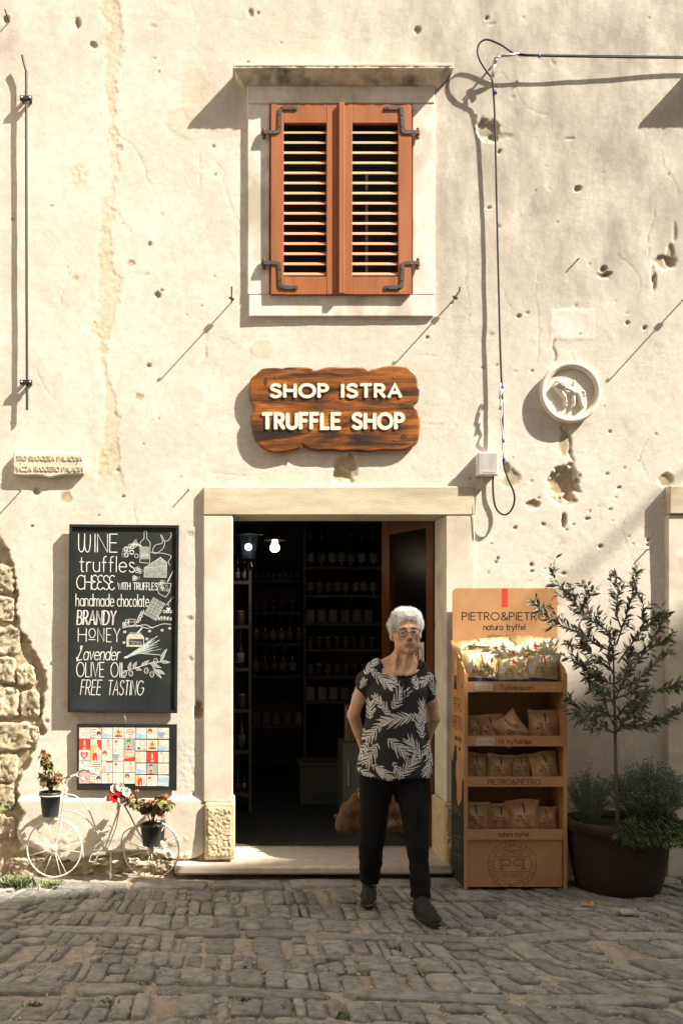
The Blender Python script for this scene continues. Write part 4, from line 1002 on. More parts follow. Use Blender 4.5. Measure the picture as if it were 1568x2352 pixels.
# ---- board of illustrated cards
PD = .035
pc = (PX(291.5, PD), PZ(1739.5, PD)); PW = 229*(6-PD)/FPX; PH = 152*(6-PD)/FPX; PF = wallF((pc[0], 0, pc[1]), -math.radians(.35))
cardb = thing('card_board', 'black board under the chalkboard covered with rows of small illustrated cards', 'display board', (pc[0], -.01, pc[1]))
m_ = MB(); m_.prism([(-PW/2,-PH/2),(PW/2,-PH/2),(PW/2,PH/2),(-PW/2,PH/2)], PF, .012, PD-.004); obj('backing', m_, M['black'], cardb)
m_ = MB(); m_.prism([(-PW/2+.05,-PH/2+.05),(PW/2-.05,-PH/2+.05),(PW/2-.05,PH/2-.05),(-PW/2+.05,PH/2-.05)], PF, -.01, .012); obj('spacer', m_, M['black'], cardb)
cols = {'w': (.74,.68,.60), 'r': (.62,.055,.035), 'b': (.36,.55,.70), 'k': (.05,.04,.04), 'o': (.72,.40,.22), 'y': (.62,.50,.16), 's': (.74,.52,.38), 'g': (.34,.42,.38), 'p': (.72,.45,.42), 't': (.25,.38,.40), 'n': (.32,.13,.05), 'l': (.60,.66,.68), 'c': (.72,.60,.45)}
CM = [pm('card_ink_'+k, v, tuple(x*.85 for x in v), 60, .6, 0) for k, v in cols.items()]; CI = {k: i for i, k in enumerate(cols)}
CW = .0705*.985
def card_mesh(kind):
    m_ = MB(); F = lambda u, v, n: (u*CW, -n, v*CW); h = .482
    base = {'fig': 'r', 'sky': 'l', 'green': 'g', 'tan': 'c', 'sun': 'o', 'sea': 'b', 'pink': 'p'}.get(kind, 'w')
    m_.prism([(-h,-h),(h,-h),(h,h),(-h,h)], F, 0, .0016, CI[base])
    lay = [0]
    def pol(pts, c): lay[0] += 1; m_.prism(pts, F, .0012, .0016+.00012*lay[0], CI[c])
    def el(x, y, rx, ry, c): pol([(x+rx*math.cos(2*PI*i/10), y+ry*math.sin(2*PI*i/10)) for i in range(10)], c)
    def lines(x0, x1, ys, c='k', w_=.02):
        for j, y in enumerate(ys): m_.ribbon([(x0+(x1-x0)*t/5, y+.012*((t+j) % 2)) for t in range(6)], w_, F, .0003, .0016, CI[c])
    if kind == 'text': el(-.38,.34,.07,.1,'o'); lines(-.1,.4,(.38,.3)); lines(-.35,.38,(.1,-.05,-.2)); lines(.1,.36,(-.32,))
    elif kind == 'hair': lines(-.38,.0,(.3,.08,-.18),'k',.05); el(.26,-.06,.2,.24,'k'); el(.27,-.22,.13,.17,'s'); pol([(-.48,-.48),(.0,-.48),(-.2,-.3),(-.48,-.34)],'o'); pol([(.1,.48),(.48,.48),(.48,.2),(.3,.36)],'o'); lines(-.4,-.05,(-.38,),'k')
    elif kind == 'sea': pol([(-.48,.48),(-.48,-.1),(-.36,.1),(-.38,.48)],'o'); pol([(-.36,.46),(.46,.46),(.46,-.2),(-.1,-.1),(-.36,.1)],'w'); lines(-.2,.4,(.34,.22,.1,-.02),'b',.03); pol([(.46,-.3),(.46,-.46),(-.1,-.46)],'w')
    elif kind == 'bottles':
        for x, c in ((-.22,'y'),(.24,'y'),(0,'n')): pol([(x-.12,-.34),(x+.12,-.34),(x+.12,.1),(x+.04,.26),(x+.04,.4),(x-.04,.4),(x-.04,.26),(x-.12,.1)],c); el(x,-.06,.07,.09,'w'); pol([(x-.11,-.34),(x+.11,-.34),(x+.11,-.22),(x-.11,-.22)],'n')
    elif kind == 'note': lines(-.2,.42,(.34,),'k',.04); lines(-.3,.42,(.18,.02),'k',.055); lines(-.1,.2,(-.14,),'k',.05); el(.28,-.24,.08,.1,'o'); el(0,-.36,.09,.1,'o'); el(-.36,-.05,.05,.12,'b')
    elif kind == 'lady': el(-.2,.2,.22,.24,'n'); el(-.2,.02,.12,.17,'s'); pol([(-.4,-.48),(.05,-.48),(-.02,-.25),(-.35,-.25)],'w'); lines(.1,.42,(.2,.06,-.1,-.24),'k',.012)
    elif kind == 'cup': pol([(-.48,.15),(.06,.15),(.02,-.2),(-.1,-.3),(-.4,-.3),(-.48,-.2)],'t'); el(-.2,.15,.27,.05,'l'); el(-.3,.33,.14,.08,'p'); el(-.2,-.36,.26,.05,'t'); m_.ribbon([(.05,.1),(.16,.06),(.14,-.08),(.03,-.12)],.05,F,.0004,.0016,CI['t']); lines(.2,.42,(.25,.1,-.1))
    elif kind == 'fig': el(-.01,.34,.12,.08,'n'); el(0,.26,.07,.09,'s'); pol([(-.1,.16),(.1,.16),(.07,-.05),(.14,-.44),(-.14,-.44),(-.07,-.05)],'s'); el(0,-.22,.09,.09,'r')
    elif kind == 'heart': pol([(0,-.38),(-.34,0),(-.36,.2),(-.2,.34),(0,.2),(.18,.34),(.34,.2),(.32,0)],'r'); pol([(0,-.24),(-.2,.0),(-.22,.14),(-.12,.2),(0,.08),(.1,.2),(.2,.14),(.18,0)],'p'); lines(-.3,.4,(-.42,),'k',.04)
    elif kind == 'redhair': pol([(-.48,.48),(-.1,.48),(-.2,0),(-.3,-.48),(-.48,-.48)],'y'); pol([(-.26,-.44),(-.3,.0),(-.2,.22),(-.02,.28),(.12,.16),(.14,-.44),(.04,-.44),(-.02,.0),(-.08,-.44)],'r'); lines(.2,.42,(.3,.1,-.1,-.3),'k',.03)
    elif kind == 'back': el(.1,.3,.11,.1,'n'); el(.08,.2,.08,.1,'s'); pol([(.02,.1),(.22,.12),(.32,-.1),(.3,-.48),(.05,-.48)],'s'); lines(-.4,-.05,(.2,0,-.2),'k',.012)
    elif kind == 'bun': pol([(-.48,-.48),(.0,-.48),(-.06,-.28),(-.3,-.22)],'l'); el(-.2,.24,.15,.12,'n'); el(-.16,.06,.11,.16,'s'); lines(.1,.42,(.1,-.05,-.2),'b',.02); pol([(0,.44),(.44,.44),(.2,.32)],'l')
    elif kind == 'green': el(-.1,.26,.14,.16,'k'); el(-.1,.18,.08,.11,'s'); pol([(-.28,0),(.08,0),(.1,-.45),(-.3,-.45)],'s'); el(-.1,-.18,.13,.13,'r'); pol([(-.26,-.36),(.1,-.36),(.12,-.48),(-.28,-.48)],'r')
    elif kind == 'plate': el(.14,.16,.28,.27,'k'); el(.14,.16,.25,.24,'w'); el(-.2,-.26,.14,.12,'n'); el(-.1,-.32,.08,.08,'r'); el(.3,-.34,.14,.1,'o')
    elif kind == 'sun': pol([(-.48,.48),(.48,.48),(.3,.25),(-.3,.3)],'b'); pol([(-.4,.2),(.44,.2),(.3,-.1),(-.4,0)],'c'); pol([(-.48,-.3),(.48,-.1),(.48,-.46),(-.48,-.48)],'r'); lines(-.2,.3,(.08,-.05),'w')
    elif kind == 'dress': el(-.16,.34,.1,.1,'o'); pol([(-.3,.2),(-.04,.2),(.0,-.05),(.08,-.46),(-.4,-.46),(-.3,-.05)],'c'); lines(.12,.42,(.3,.12,-.06,-.24),'k',.014)
    elif kind == 'pair': pol([(-.3,.3),(-.05,.3),(-.02,-.44),(-.36,-.44)],'l'); pol([(-.04,.24),(.1,.14),(.06,-.4),(-.02,-.4)],'b'); el(-.16,.34,.07,.07,'n'); lines(.2,.42,(.2,0))
    elif kind == 'clock': m_.ribbon([(.28*math.cos(2*PI*i/16), .28*math.sin(2*PI*i/16)) for i in range(17)],.02,F,.0003,.0016,CI['k']); lines(-.02,.02,(.1,)); m_.ribbon([(0,0),(0,.2)],.02,F,.0003,.0016,CI['k']); lines(-.3,.3,(-.36,),'o')
    elif kind == 'sky': pol([(-.46,.2),(.46,.3),(.46,-.2),(-.46,-.1)],'b'); pol([(0,-.1),(.35,-.1),(.35,-.28),(0,-.28)],'c'); lines(-.3,.4,(-.36,),'t')
    elif kind == 'piano': pol([(-.1,.48),(.48,.48),(.48,.36),(-.1,.36)],'n'); pol([(-.48,-.48),(-.1,-.48),(-.16,.1),(-.3,.2)],'p'); [pol([(-.0,y),(.4,y+.02),(.4,y-.08),(-.0,y-.08)],'b') for y in (.2,.0,-.2,-.4)]
    elif kind == 'pink': lines(-.3,.0,(.3,),'k'); el(.12,.06,.07,.06,'r'); el(.3,-.1,.08,.07,'r'); lines(-.4,.4,(-.3,),'r',.03)
    elif kind == 'castle': pol([(-.48,.48),(.1,.48),(.1,.0),(-.48,.1)],'l'); el(-.14,-.2,.36,.2,'y'); pol([(.1,.4),(.48,.4),(.48,-.44),(.3,-.4),(.12,.1)],'r')
    else: lines(-.4,.4,(.3,.1,-.1,-.3),'l',.05)
    return mkmesh('card', m_.v, m_.f, CM, m_.m)
LAY = ['text hair sea bottles note sea lady cup', 'fig castle back bun green plate bottles sea', 'heart redhair lady cup sun dress fig pair', 'pair note piano bun back sea green clock', 'pink hair back grey lady redhair bun sky']
cache = {}
for j, row in enumerate(LAY):
    for i, kd in enumerate(row.split()):
        if kd not in cache: cache[kd] = card_mesh(kd)
        o = link('card', cache[kd], cardb)
        u = -PW/2+.012+CW*(i+.5)*1.005; v = PH/2-.020-CW*(j+.5)*1.0-(.006*j*(i > 4)*.6)-rk.uniform(0, .002)
        p = PF(u, v, PD-.0035+rk.uniform(0, .001)); o.location = (p[0]-ORG[cardb.name][0], p[1]-ORG[cardb.name][1], p[2]-ORG[cardb.name][2])
        o.rotation_euler = (0, rk.uniform(-.012, .012)+(.06 if (i, j) == (7, 4) else 0), 0)

# ---- street name plaque
pd = .05; c0 = (PX(113, .04), PZ(1066, .04)); NF = wallF((c0[0], 0, c0[1]), math.radians(-.3))
plq = thing('street_plaque', 'pale stone street name plaque TRG RUGGERA PALADINA with scrolled edges', 'sign', (c0[0], -.01, c0[1]))
k_ = .98/(3.213*369)
zq = lambda x, y: ((x-363)*k_, -(y-294)*k_)
ol = [zq(*p) for p in [(118,196),(180,205),(260,206),(330,208),(365,200),(420,203),(540,206),(628,212),(634,240),(625,270),(634,300),(628,340),(620,366),(560,370),(470,374),(400,388),(362,395),(320,382),(260,378),(180,380),(104,374),(84,350),(100,320),(88,295),(96,270),(88,236)]]
fixn(hull_prism('slab', cspline(ol, 2, True)[:-1], NF, .0, .036, M['plaque'], plq, .008))
mb = MB()
for s_, x, yb, w_, h_ in (('TRG RUGGERA PALADINA', 122, 266, 490, 32), ('PIAZZA RUGGERO PALADIN', 108, 345, 510, 32)):
    a = zq(x, yb); write(mb, s_, a[0], a[1], w_*k_, h_*k_, NF, .0042, .0045, .0355, 0, .22, flat=True)
_o = obj('lettering', mb, M['letter'], plq); _o['kind'] = 'stuff'
for x, y in ((152,288),(570,287)):
    mb = MB(); mb.disc(zq(x, y), .0035, NF, .036, .039, 8); obj('screw', mb, M['steel'], plq)

# ---- stone roundel with a lion in relief
rd = .05; rc0 = (PX(1311, rd), PZ(900, rd)); R_ = 71*(6-rd)/FPX
rnd_ = thing('roundel', 'round carved stone roundel with a walking lion in relief on the right of the wall', 'relief', (rc0[0], -.01, rc0[1]))
mb = MB(); mb.lathe([(R_*.93,-.002),(R_*.97,.018),(R_,.030),(R_*.985,.044),(R_*.93,.050),(R_*.87,.048),(R_*.83,.041),(R_*.80,.034),(R_*.78,.031)], (rc0[0], 0, rc0[1]), 56, 'y', cap=False)
obj('rim', mb, M['roundel'], rnd_, True)
n = 90; g = np.linspace(-1, 1, n); U, W_ = np.meshgrid(g, g, indexing='ij')
q = lambda x, y: ((x-800)/480, -(y-730)/480)                 # from the roundel zoom
hh = np.zeros_like(U)
def rel(pts, r, h):
    global hh
    pts = [q(*p) for p in pts]
    rs_ = r if isinstance(r, list) else [r]*len(pts)
    for (a, b), (c, d), ra, rb in zip(pts[:-1], pts[1:], rs_[:-1], rs_[1:]):
        vx, vy = c-a, d-b; t = np.clip(((U-a)*vx+(W_-b)*vy)/(vx*vx+vy*vy+1e-9), 0, 1)
        rr_ = ra+(rb-ra)*t; dd = np.hypot(U-a-t*vx, W_-b-t*vy)/rr_
        hh = np.maximum(hh, h*np.sqrt(np.clip(1-dd**2, 0, 1))**.8)
rel([(640,620),(760,680),(960,760)], [.22,.20,.15], .022); rel([(600,560),(650,600)], [.19,.2], .027); rel([(500,600),(580,560)], [.08,.12], .026)
rel([(620,700),(690,800),(715,930)], [.14,.09,.05], .022); rel([(700,930),(720,980)], [.06,.06], .014); rel([(520,640),(600,720)], [.06,.08], .02)
rel([(880,800),(870,870),(880,950),(850,1000)], [.10,.07,.05,.06], .018); rel([(970,780),(1000,880),(1020,960),(1040,1000)], [.12,.09,.07,.07], .022)
rel([(985,740),(1010,700),(960,650),(880,630),(870,560),(900,500)], .028, .008); rel([(1000,690),(1080,700),(1100,760),(1040,790)], .026, .008)
hh = hh+.003*fbm(U, W_, 9, 3, 61)*(hh > .008)
man = np.exp(-(((U-q(650,620)[0])/.26)**2+((W_-q(650,620)[1])/.28)**2)); hh += man*.004*np.sin(np.arctan2(W_-q(620,600)[1], U-q(620,600)[0])*14+np.hypot(U, W_)*8)
rr_ = np.hypot(U, W_); 
ii = np.arange(n*n).reshape(n, n); ok = (rr_[:-1,:-1] < 1.0) & (rr_[1:,1:] < 1.0)
Vv = np.stack([rc0[0]+U*R_*.80, -(.021+hh*1.15), rc0[1]+W_*R_*.80], -1).reshape(-1, 3)
Ff = np.stack([ii[:-1,:-1], ii[1:,:-1], ii[1:,1:], ii[:-1,1:]], -1)[ok]
me = mkmesh('relief', Vv, Ff, M['roundel'], None, True, ORG[rnd_.name]); link('relief', me, rnd_)
mb = MB(); mb.lathe([(R_*.80,.022),(R_*.79,.036)], (rc0[0], 0, rc0[1]), 56, 'y', cap=False); obj('inner_rim', mb, M['roundel'], rnd_, True)

# ---- junction box
jd = .085
jb = thing('junction_box', 'pale ribbed electrical junction box above the right end of the lintel', 'junction box', (PX(1121, jd), -.01, PZ(1065, jd)))
x0, x1, z0, z1 = PX(1097,jd), PX(1144.5,jd), PZ(1092,jd), PZ(1038,jd)
mb = MB(); mb.box(x0+.004, x1-.004, -jd+.02, .0, z0+.004, z1-.004, .004); obj('back_box', mb, M['whiteplastic'], jb)
mb = MB(); mb.box(x0, x1, -jd, -jd+.024, z0, z1, .005); obj('cover', mb, M['whiteplastic'], jb)
mb = MB()
for i in range(17): a = x0+.007+i*(x1-x0-.018)/16; mb.box(a, a+.0034, -jd-.0022, -jd+.001, z0+.008, z1-.006, .0008)
obj('cover_rib', mb, M['whiteplastic'], jb)
mb = MB(); mb.box(x0+.030, x0+.098, -jd-.0032, -jd-.002, z0+.020, z0+.030); obj('label_strip', mb, pm('pink_label', (.72,.50,.45), None, 20, .6, 0), jb)

# ---- cables, anchor, ties
cab = thing('overhead_cable', 'black cable looping at the anchor and running down to the junction box', 'cable', (PX(1150,.05), -.02, PZ(180,.05)))
L1 = [(1700,133,.035),(1568,133,.04),(1400,131,.05),(1236,128,.062),(1185,124,.066),(1150,103,.07),(1120,91,.075),(1103,97,.08),(1096,113,.08),(1100,135,.08),(1113,158,.075),(1128,180,.065),(1132,205,.055),(1136,280,.045),(1139,420,.038),(1143,600,.038),(1148,800,.04),(1152,900,.04),(1154,1000,.045),(1155,1060,.05),(1166,1100,.06),(1179,1130,.06),(1180,1155,.06),(1170,1176,.06),(1155,1182,.06),(1140,1170,.06),(1133,1145,.055),(1131,1110,.05),(1132,1090,.05)]
p = cspline([tuple(P(*a)) for a in L1], 5); mb = MB(); mb.tube(p, .0062, 7); obj('cable_run', mb, M['cable'], cab, True)
L2 = [(1700,130,.035),(1568,130,.04),(1400,128,.05),(1236,126,.064),(1190,124,.07)]
mb = MB(); mb.tube(cspline([tuple(P(*a)) for a in L2], 4), .0045, 6); obj('support_wire', mb, M['cable'], cab, True)
mb = MB(); mb.tube([P(1192,123,.068), P(1175,126,.075), P(1156,128,.08), P(1147,130,.08)], [.006,.010,.010,.004], 7); obj('cable_grip', mb, M['steel'], cab, True)
mb = MB(); mb.tube([P(1147,130,.08), P(1136,133,.07), P(1133,145,.06), P(1132,178,.05)], [.004,.006,.008,.007], 7); mb.tube([P(1140,140,.0), P(1138,138,.085)], .007, 7); obj('anchor_hook', mb, M['steel'], cab, True)
mb = MB(); mb.tube([P(1126,182,.065), P(1134,152,.075), P(1136,150,.07)], .0075, 7); obj('tie', mb, M['whiteplastic'], cab, True)
for (x, y, d) in ((1138,212,.056),(1237,128,.062),(1152.5,888,.045),(1155,1012,.05),(1157,1055,.052)):
    mb = MB(); a = P(x, y, d); mb.tube([a+Vector((0,0,-.010)), a+Vector((0,0,.010))], .0085, 8); obj('tape', mb, M['tape'], cab, True)
L3 = [(1149,880,.05),(1147,905,.06),(1151,930,.06),(1152,950,.055),(1149,965,.06),(1153,990,.05),(1155,1012,.05),(1153,1040,.055),(1150,1062,.06),(1147,1078,.05)]
mb = MB(); mb.tube(cspline([tuple(P(*a)) for a in L3], 4), .0045, 6); obj('coiled_wire', mb, M['whiteplastic'], cab, True)
mb = MB()
for y in (905, 930): a = P(1149, y, .06); mb.tube([a+Vector((-.008,0,-.03)), a+Vector((.008,0,.03))], .007, 6)
obj('insulator', mb, M['whiteplastic'], cab, True)
mb = MB(); mb.tube(cspline([tuple(P(*a)) for a in ((1106,1092,.06),(1104,1112,.04),(1092,1128,.02),(1088,1160,.035),(1087,1240,.03))], 4), .002, 5); obj('thin_wire', mb, M['whiteplastic'], cab, True)

# ---- iron shutter-bar on the left
bar = thing('iron_bar', 'long black iron bar bracketed vertically to the wall at the far left', 'iron bar', (PX(60,.04), -.01, PZ(550,.04)))
mb = MB(); mb.tube([P(52,126,.045), P(55,140,.042), P(61,163,.040), P(61,300,.040), P(62,700,.040), P(63,942,.040)], .0085, 4); obj('rod', mb, M['bar'], bar)
for y in (226, 878):
    mb = MB(); a = P(60.5, y, .04); mb.box(a.x-.038, a.x+.038, -.052, -.030, a.z-.014, a.z+.014, .003); mb.box(a.x-.03, a.x-.015, -.03, .01, a.z-.01, a.z+.01); mb.box(a.x+.015, a.x+.03, -.03, .01, a.z-.01, a.z+.01)
    br = obj('bracket', mb, M['bar'], bar)
    for s_ in (-1, 1):
        mb = MB(); mb.lathe([(.006,.050),(.006,.055),(.003,.057)], (a.x+s_*.026, 0, a.z), 8, 'y'); obj('bolt', mb, M['steel'], br)

# ---- hooks sticking far out of the wall (they throw the long thin shadows)
def hook(x, y, ln, label, blobp=True, drop=0):
    a = P(x, y, 0); t = thing('wall_hook', label, 'hook', (a.x, 0, a.z), 'iron hooks and nails in the wall')
    mb = MB(); mb.tube([a+Vector((0,.02,0)), a+Vector((0,-ln*.5,drop*.5)), a+Vector((0,-ln,drop))], .0045, 6); obj('shank', mb, M['rust'], t)
    if blobp:
        mb = MB(); b = a+Vector((.0,-ln*.32,drop*.3)); mb.tube([b+Vector((-.014,0,.008)), b+Vector((.014,0,-.008))], [.008,.010], 6); b = a+Vector((0,-ln,drop)); mb.tube([b, b+Vector((0,-.006,.022))], .005, 6); obj('eyelet', mb, M['rust'], t)
hook(532, 694, .205, 'rusty hook at the lower left corner of the window surround')
hook(1040, 690, .17, 'rusty hook at the lower right corner of the window surround')
hook(1566, 690, .215, 'rusty hook at the right edge level with the window sill')
hook(22, 50, .12, 'bent hook in the top left corner of the wall', False)
hook(48, 1128, .06, 'screw in the wall below the left end of the street plaque', False)
hook(433, 1126, .045, 'nail in the wall left of the door lintel', False)
hook(1484, 1263, .035, 'nail in the pitted wall above the olive tree', False)
hook(1324, 598, .03, 'nail in the wall to the upper right of the pale patch', False)
# ================================================================ CARDBOARD DISPLAY STAND
DF_, DB = .40, .07                        # front / back distance from the wall
xl, xr = PX(1066, DF_), PX(1299.5, DF_); zt = PZ(1541, DF_); ST = .009
M['card'] = pm('brown_cardboard', (.50,.27,.12), (.43,.225,.095), 9, .85, .15, 200)
M['cardin'] = pm('brown_cardboard_inside', (.40,.24,.12), (.33,.19,.09), 9, .9, .15, 200)
M['ink'] = pm('black_print', (.02,.02,.018), None, 10, .7, 0); M['redink'] = pm('red_print', (.58,.045,.015), None, 10, .7, 0)
M['cardblack'] = pm('black_printed_card', (.022,.024,.02), (.035,.037,.03), 8, .7, .1)
stand = thing('display_stand', 'tall brown cardboard display stand with four shelves of snack bags beside the doorway', 'display stand', ((xl+xr)/2, -(DF_+DB)/2, 0))
def prt(name, x0, x1, y0, y1, z0, z1, mat=None, c=.0015):
    m_ = MB(); m_.box(x0, x1, y0, y1, z0, z1, c); return obj(name, m_, mat or M['card'], stand)
side_l = MB(); side_l.prism([(-DF_, .0), (-DB, .0), (-DB, zt+.15), (-DB-.05, zt+.15), (-DF_+.02, zt+.015), (-DF_, zt-.01)], lambda u, v, n: (xl+n, u, v), 0, ST); sL = obj('side_panel', side_l, M['card'], stand)
m_ = MB(); m_.prism([(-DF_, .0), (-DB, .0), (-DB, zt+.13), (-DB-.05, zt+.13), (-DF_+.02, zt+.015), (-DF_, zt-.01)], lambda u, v, n: (xr-n, u, v), 0, ST); obj('side_panel', m_, M['card'], stand)
prt('back_panel', xl+ST, xr-ST, -DB-.006, -DB, .02, zt+.1, M['cardin'])
for x in (xl-.004, xr-.018):
    m_ = MB(); m_.box(x, x+.022, -DF_-.006, -DF_-.0005, .0, zt-.012, .001); obj('front_edge', m_, M['card'], stand)
SH = [(1566,1590),(1690,1714),(1784,1807),(1905,1929)]; szs = []
for (a, b) in SH:
    z1, z0 = PZ(a, DF_), PZ(b, DF_); szs.append((z0, z1))
    prt('shelf_front', xl+.018, xr-.018, -DF_-.004, -DF_+.004, z0, z1)
    prt('shelf', xl+ST, xr-ST, -DF_+.005, -DB-.007, z0+.004, z0+.010, M['cardin'])
prt('base_panel', xl+.018, xr-.018, -DF_+.010, -DF_+.016, .012, szs[3][0]-.001)
# header card with rounded top corners
hx0, hx1, hz1, hz0 = PX(1039, DB+.03), PX(1279.5, DB+.03), PZ(1351, DB+.03), PZ(1530, DB+.03)
HF = wallF(((hx0+hx1)/2, -DB-.020, 0), 0); hw = (hx1-hx0)/2; r = .03
ol = [(-hw, hz0), (hw, hz0)]+[(hw-r+r*math.cos(a*PI/12), hz1-r+r*math.sin(a*PI/12)) for a in range(0, 7)]+[(-hw+r+r*math.cos(a*PI/12), hz1-r+r*math.sin(a*PI/12)) for a in range(6, 13)]
m_ = MB(); m_.prism(ol, HF, 0, .006); hdr = obj('header_card', fixn and m_, M['card'], stand)
def fpt(x, y, d): return (PX(x, d), PZ(y, d))
hd = DB+.026; HW = wallF((0, -hd, 0))
m_ = MB()
write(m_, 'PIETRO&PIETRO', PX(1061,hd), PZ(1424,hd), PX(1254,hd)-PX(1061,hd), PZ(1407,hd)-PZ(1424,hd), HW, .0064, .0006, .0004, gap=.22)
write(m_, 'natura tryffel', PX(1110,hd), PZ(1446.5,hd), PX(1205,hd)-PX(1110,hd), .036, HW, .0050, .0006, .0004, gap=.17)
write(m_, 'Istrien. Kroatien', PX(1119,hd), PZ(1465,hd), PX(1206,hd)-PX(1119,hd), .024, HW, .0018, .0005, .0004, gap=.22, slant=.2)
o = obj('lettering', m_, M['ink'], stand); o['kind'] = 'stuff'
m_ = MB(); m_.prism([fpt(1152.5,1394,hd), fpt(1165,1394,hd), fpt(1165,1351.5,hd), fpt(1152.5,1351.5,hd)], HW, .0002, .0008); obj('red_stripe', m_, M['redink'], stand)
# shelf lettering
fd = DF_+.004; FW = wallF((0, -fd, 0)); fz = lambda y: PZ(y, fd)
for s_, x0, x1, yb, h in (('Tryffelpopcorn',1147.5,1224.5,1584,.026),('Vit tryffelchips',1144.5,1219.5,1708,.026),('PIETRO&PIETRO',1120,1240,1801.5,.028),('natura tryffel',1144,1212.5,1921,.026)):
    m_ = MB(); write(m_, s_, PX(x0,fd), fz(yb), PX(x1,fd)-PX(x0,fd), h, FW, .0034, .0006, .0003, gap=.18); o = obj('lettering', m_, M['ink'], stand); o['kind'] = 'stuff'
for (x0, y0, x1, y1, sk) in ((1089,1569,1131,1587,.004),(1092.5,1694.5,1134,1712,-.002)):
    m_ = MB(); a = fpt(x0,y1,fd); b = fpt(x1,y0,fd); m_.prism([(a[0],a[1]+sk),(b[0],a[1]),(b[0],b[1]-sk),(a[0],b[1])], FW, .0008, .002)
    pt = obj('price_note', m_, pm('paper_note', (.55,.50,.38), (.48,.43,.32), 30, .8, 0), stand)
    m_ = MB(); w__ = b[0]-a[0]
    for k in range(2):
        m_.ribbon([(a[0]+.012+t*w__*.8/14, a[1]+.028-k*.012+.0022*math.sin(t*2.3+k)) for t in range(15)], .0014, FW, .0004, .002)
    o = obj('handwriting', m_, M['ink'], stand); o['kind'] = 'stuff'
# round emblem on the base panel
bd = DF_-.010; BFw = wallF((0, -bd, 0)); ec = fpt((1016.2+502/3.151), 1320.6+2097/3.151, bd); ER = .092*1.53
def E(x, y): return (ec[0]+(x-658)/438*ER, ec[1]-(y-578)/438*ER)
m_ = MB(); iw = .0022
for rr_ in (1.0, .79): m_.ribbon([(ec[0]+ER*rr_*math.cos(2*PI*i/48), ec[1]+ER*rr_*math.sin(2*PI*i/48)) for i in range(49)], iw, BFw, .0005, .0003)
for y in (438, 706): m_.ribbon([E(345, y), E(970, y)], iw, BFw, .0005, .0003)
for sx in (1, -1):
    X_ = lambda x: 658+(x-658)*sx
    m_.ribbon([E(X_(410),486),E(X_(570),486)]+[E(X_(570+60*math.sin(t*PI/8)), 540-54*math.cos(t*PI/8)) for t in range(9)]+[E(X_(460),594)], .0034, BFw, .0006, .0003)
    m_.ribbon([E(X_(458),486), E(X_(458),654)], .0034, BFw, .0006, .0003); m_.ribbon([E(X_(410),654), E(X_(500),654)], .0034, BFw, .0006, .0003)
    pts = [(658,345),(600,318),(530,318),(485,345),(480,385),(520,398),(570,385),(620,355),(658,345)]
    pts = cspline(pts, 6); m_.ribbon([E(X_(x+7*math.sin(i*2.1)), y+7*math.cos(i*2.1)) for i, (x, y) in enumerate(pts)], .0018, BFw, .0005, .0003)
m_.ribbon([E(*p) for p in cspline([(440,775),(500,755),(560,750),(620,770),(660,740),(690,760),(740,765),(800,740),(850,770)], 3)], .002, BFw, .0005, .0003)
for x in (490, 540, 600, 660, 700, 760, 810): m_.ribbon([E(x,765), E(x+14,800), E(x-8,835)], .002, BFw, .0005, .0003)
m_.ribbon([E(630,955), E(710,955)], .0024, BFw, .0005, .0003); m_.ribbon([E(612+18*math.cos(t*PI/4), 955+22*math.sin(t*PI/4)) for t in range(9)], .0022, BFw, .0005, .0003)
s_ = 'TRUFFLE HUNTERS FROM ISTRIEN'; n = len(s_)
for i, ch in enumerate(s_):
    a = math.radians(236-i*(292/(n-1))); w_, gs = glyph(ch)
    for p in gs:
        q = []
        for u, v in p:
            u2 = (u-w_/200)*ER*.115; v2 = (v-.5)*ER*.115; rr_ = ER*.895
            q.append((ec[0]+math.cos(a)*(rr_+v2)+math.sin(a)*u2, ec[1]+math.sin(a)*(rr_+v2)-math.cos(a)*u2))
        m_.ribbon(q, .0016, BFw, .0005, .0003)
o = obj('emblem', m_, M['ink'], stand); o['kind'] = 'stuff'
# printed left side: red line, lettering down the side, black lower part with a drawn truffle
LF = lambda u, v, n: (xl-n, -DF_+.005+(.325-u) if False else -DB-u, v)      # u grows from the wall to the street
m_ = MB(); zb_ = PZ(1745, .2); kz_ = [(.0,.004),(.318,.004),(.318,zb_-.10),(.28,zb_-.09),(.26,zb_-.22),(.2,zb_-.26),(.16,zb_-.15),(.14,zb_+.06),(.09,zb_+.08),(.05,zb_+.02),(.04,zb_-.02),(.0,zb_-.01)]
m_.prism(kz_, LF, .0002, .0008); obj('black_print', m_, M['cardblack'], stand)
m_ = MB(); zz_ = PZ(1625,.25); m_.prism([(.165,zz_+.08),(.18,zz_+.08),(.18,zz_+.30),(.165,zz_+.30)], LF, .0003, .0009); obj('red_stripe', m_, M['redink'], stand)
m_ = MB(); LT = lambda u, v, n: (xl-n, -DB-u, v)
for s_, u0, u1, z_, h in (('PIETRO',.06,.27,zz_-.02,.075),('&PIETRO',.03,.28,zz_-.13,.075),('natura tryffel',.09,.25,zz_-.20,.035),('Istrien. Kroatien',.09,.24,zz_-.25,.022)):
    write(m_, s_, u0, z_, u1-u0, h, LT, .006 if h > .05 else .004, .0005, .0004, gap=.2)
o = obj('lettering', m_, M['ink'], stand); o['kind'] = 'stuff'
m_ = MB(); zc = zb_-.05
for (u, v, ru, rv) in ((.17,.10,.022,.09),(.19,-.03,.045,.11),(.15,-.02,.03,.09),(.18,-.14,.035,.10)): m_.disc((u, zc+v), ru, LT, .0008, .0012+rv*.002, 12, ry=rv*.8)
obj('root_picture', m_, pm('root_print', (.52,.30,.17), (.40,.22,.12), 30, .8, 0), stand)
m_ = MB()
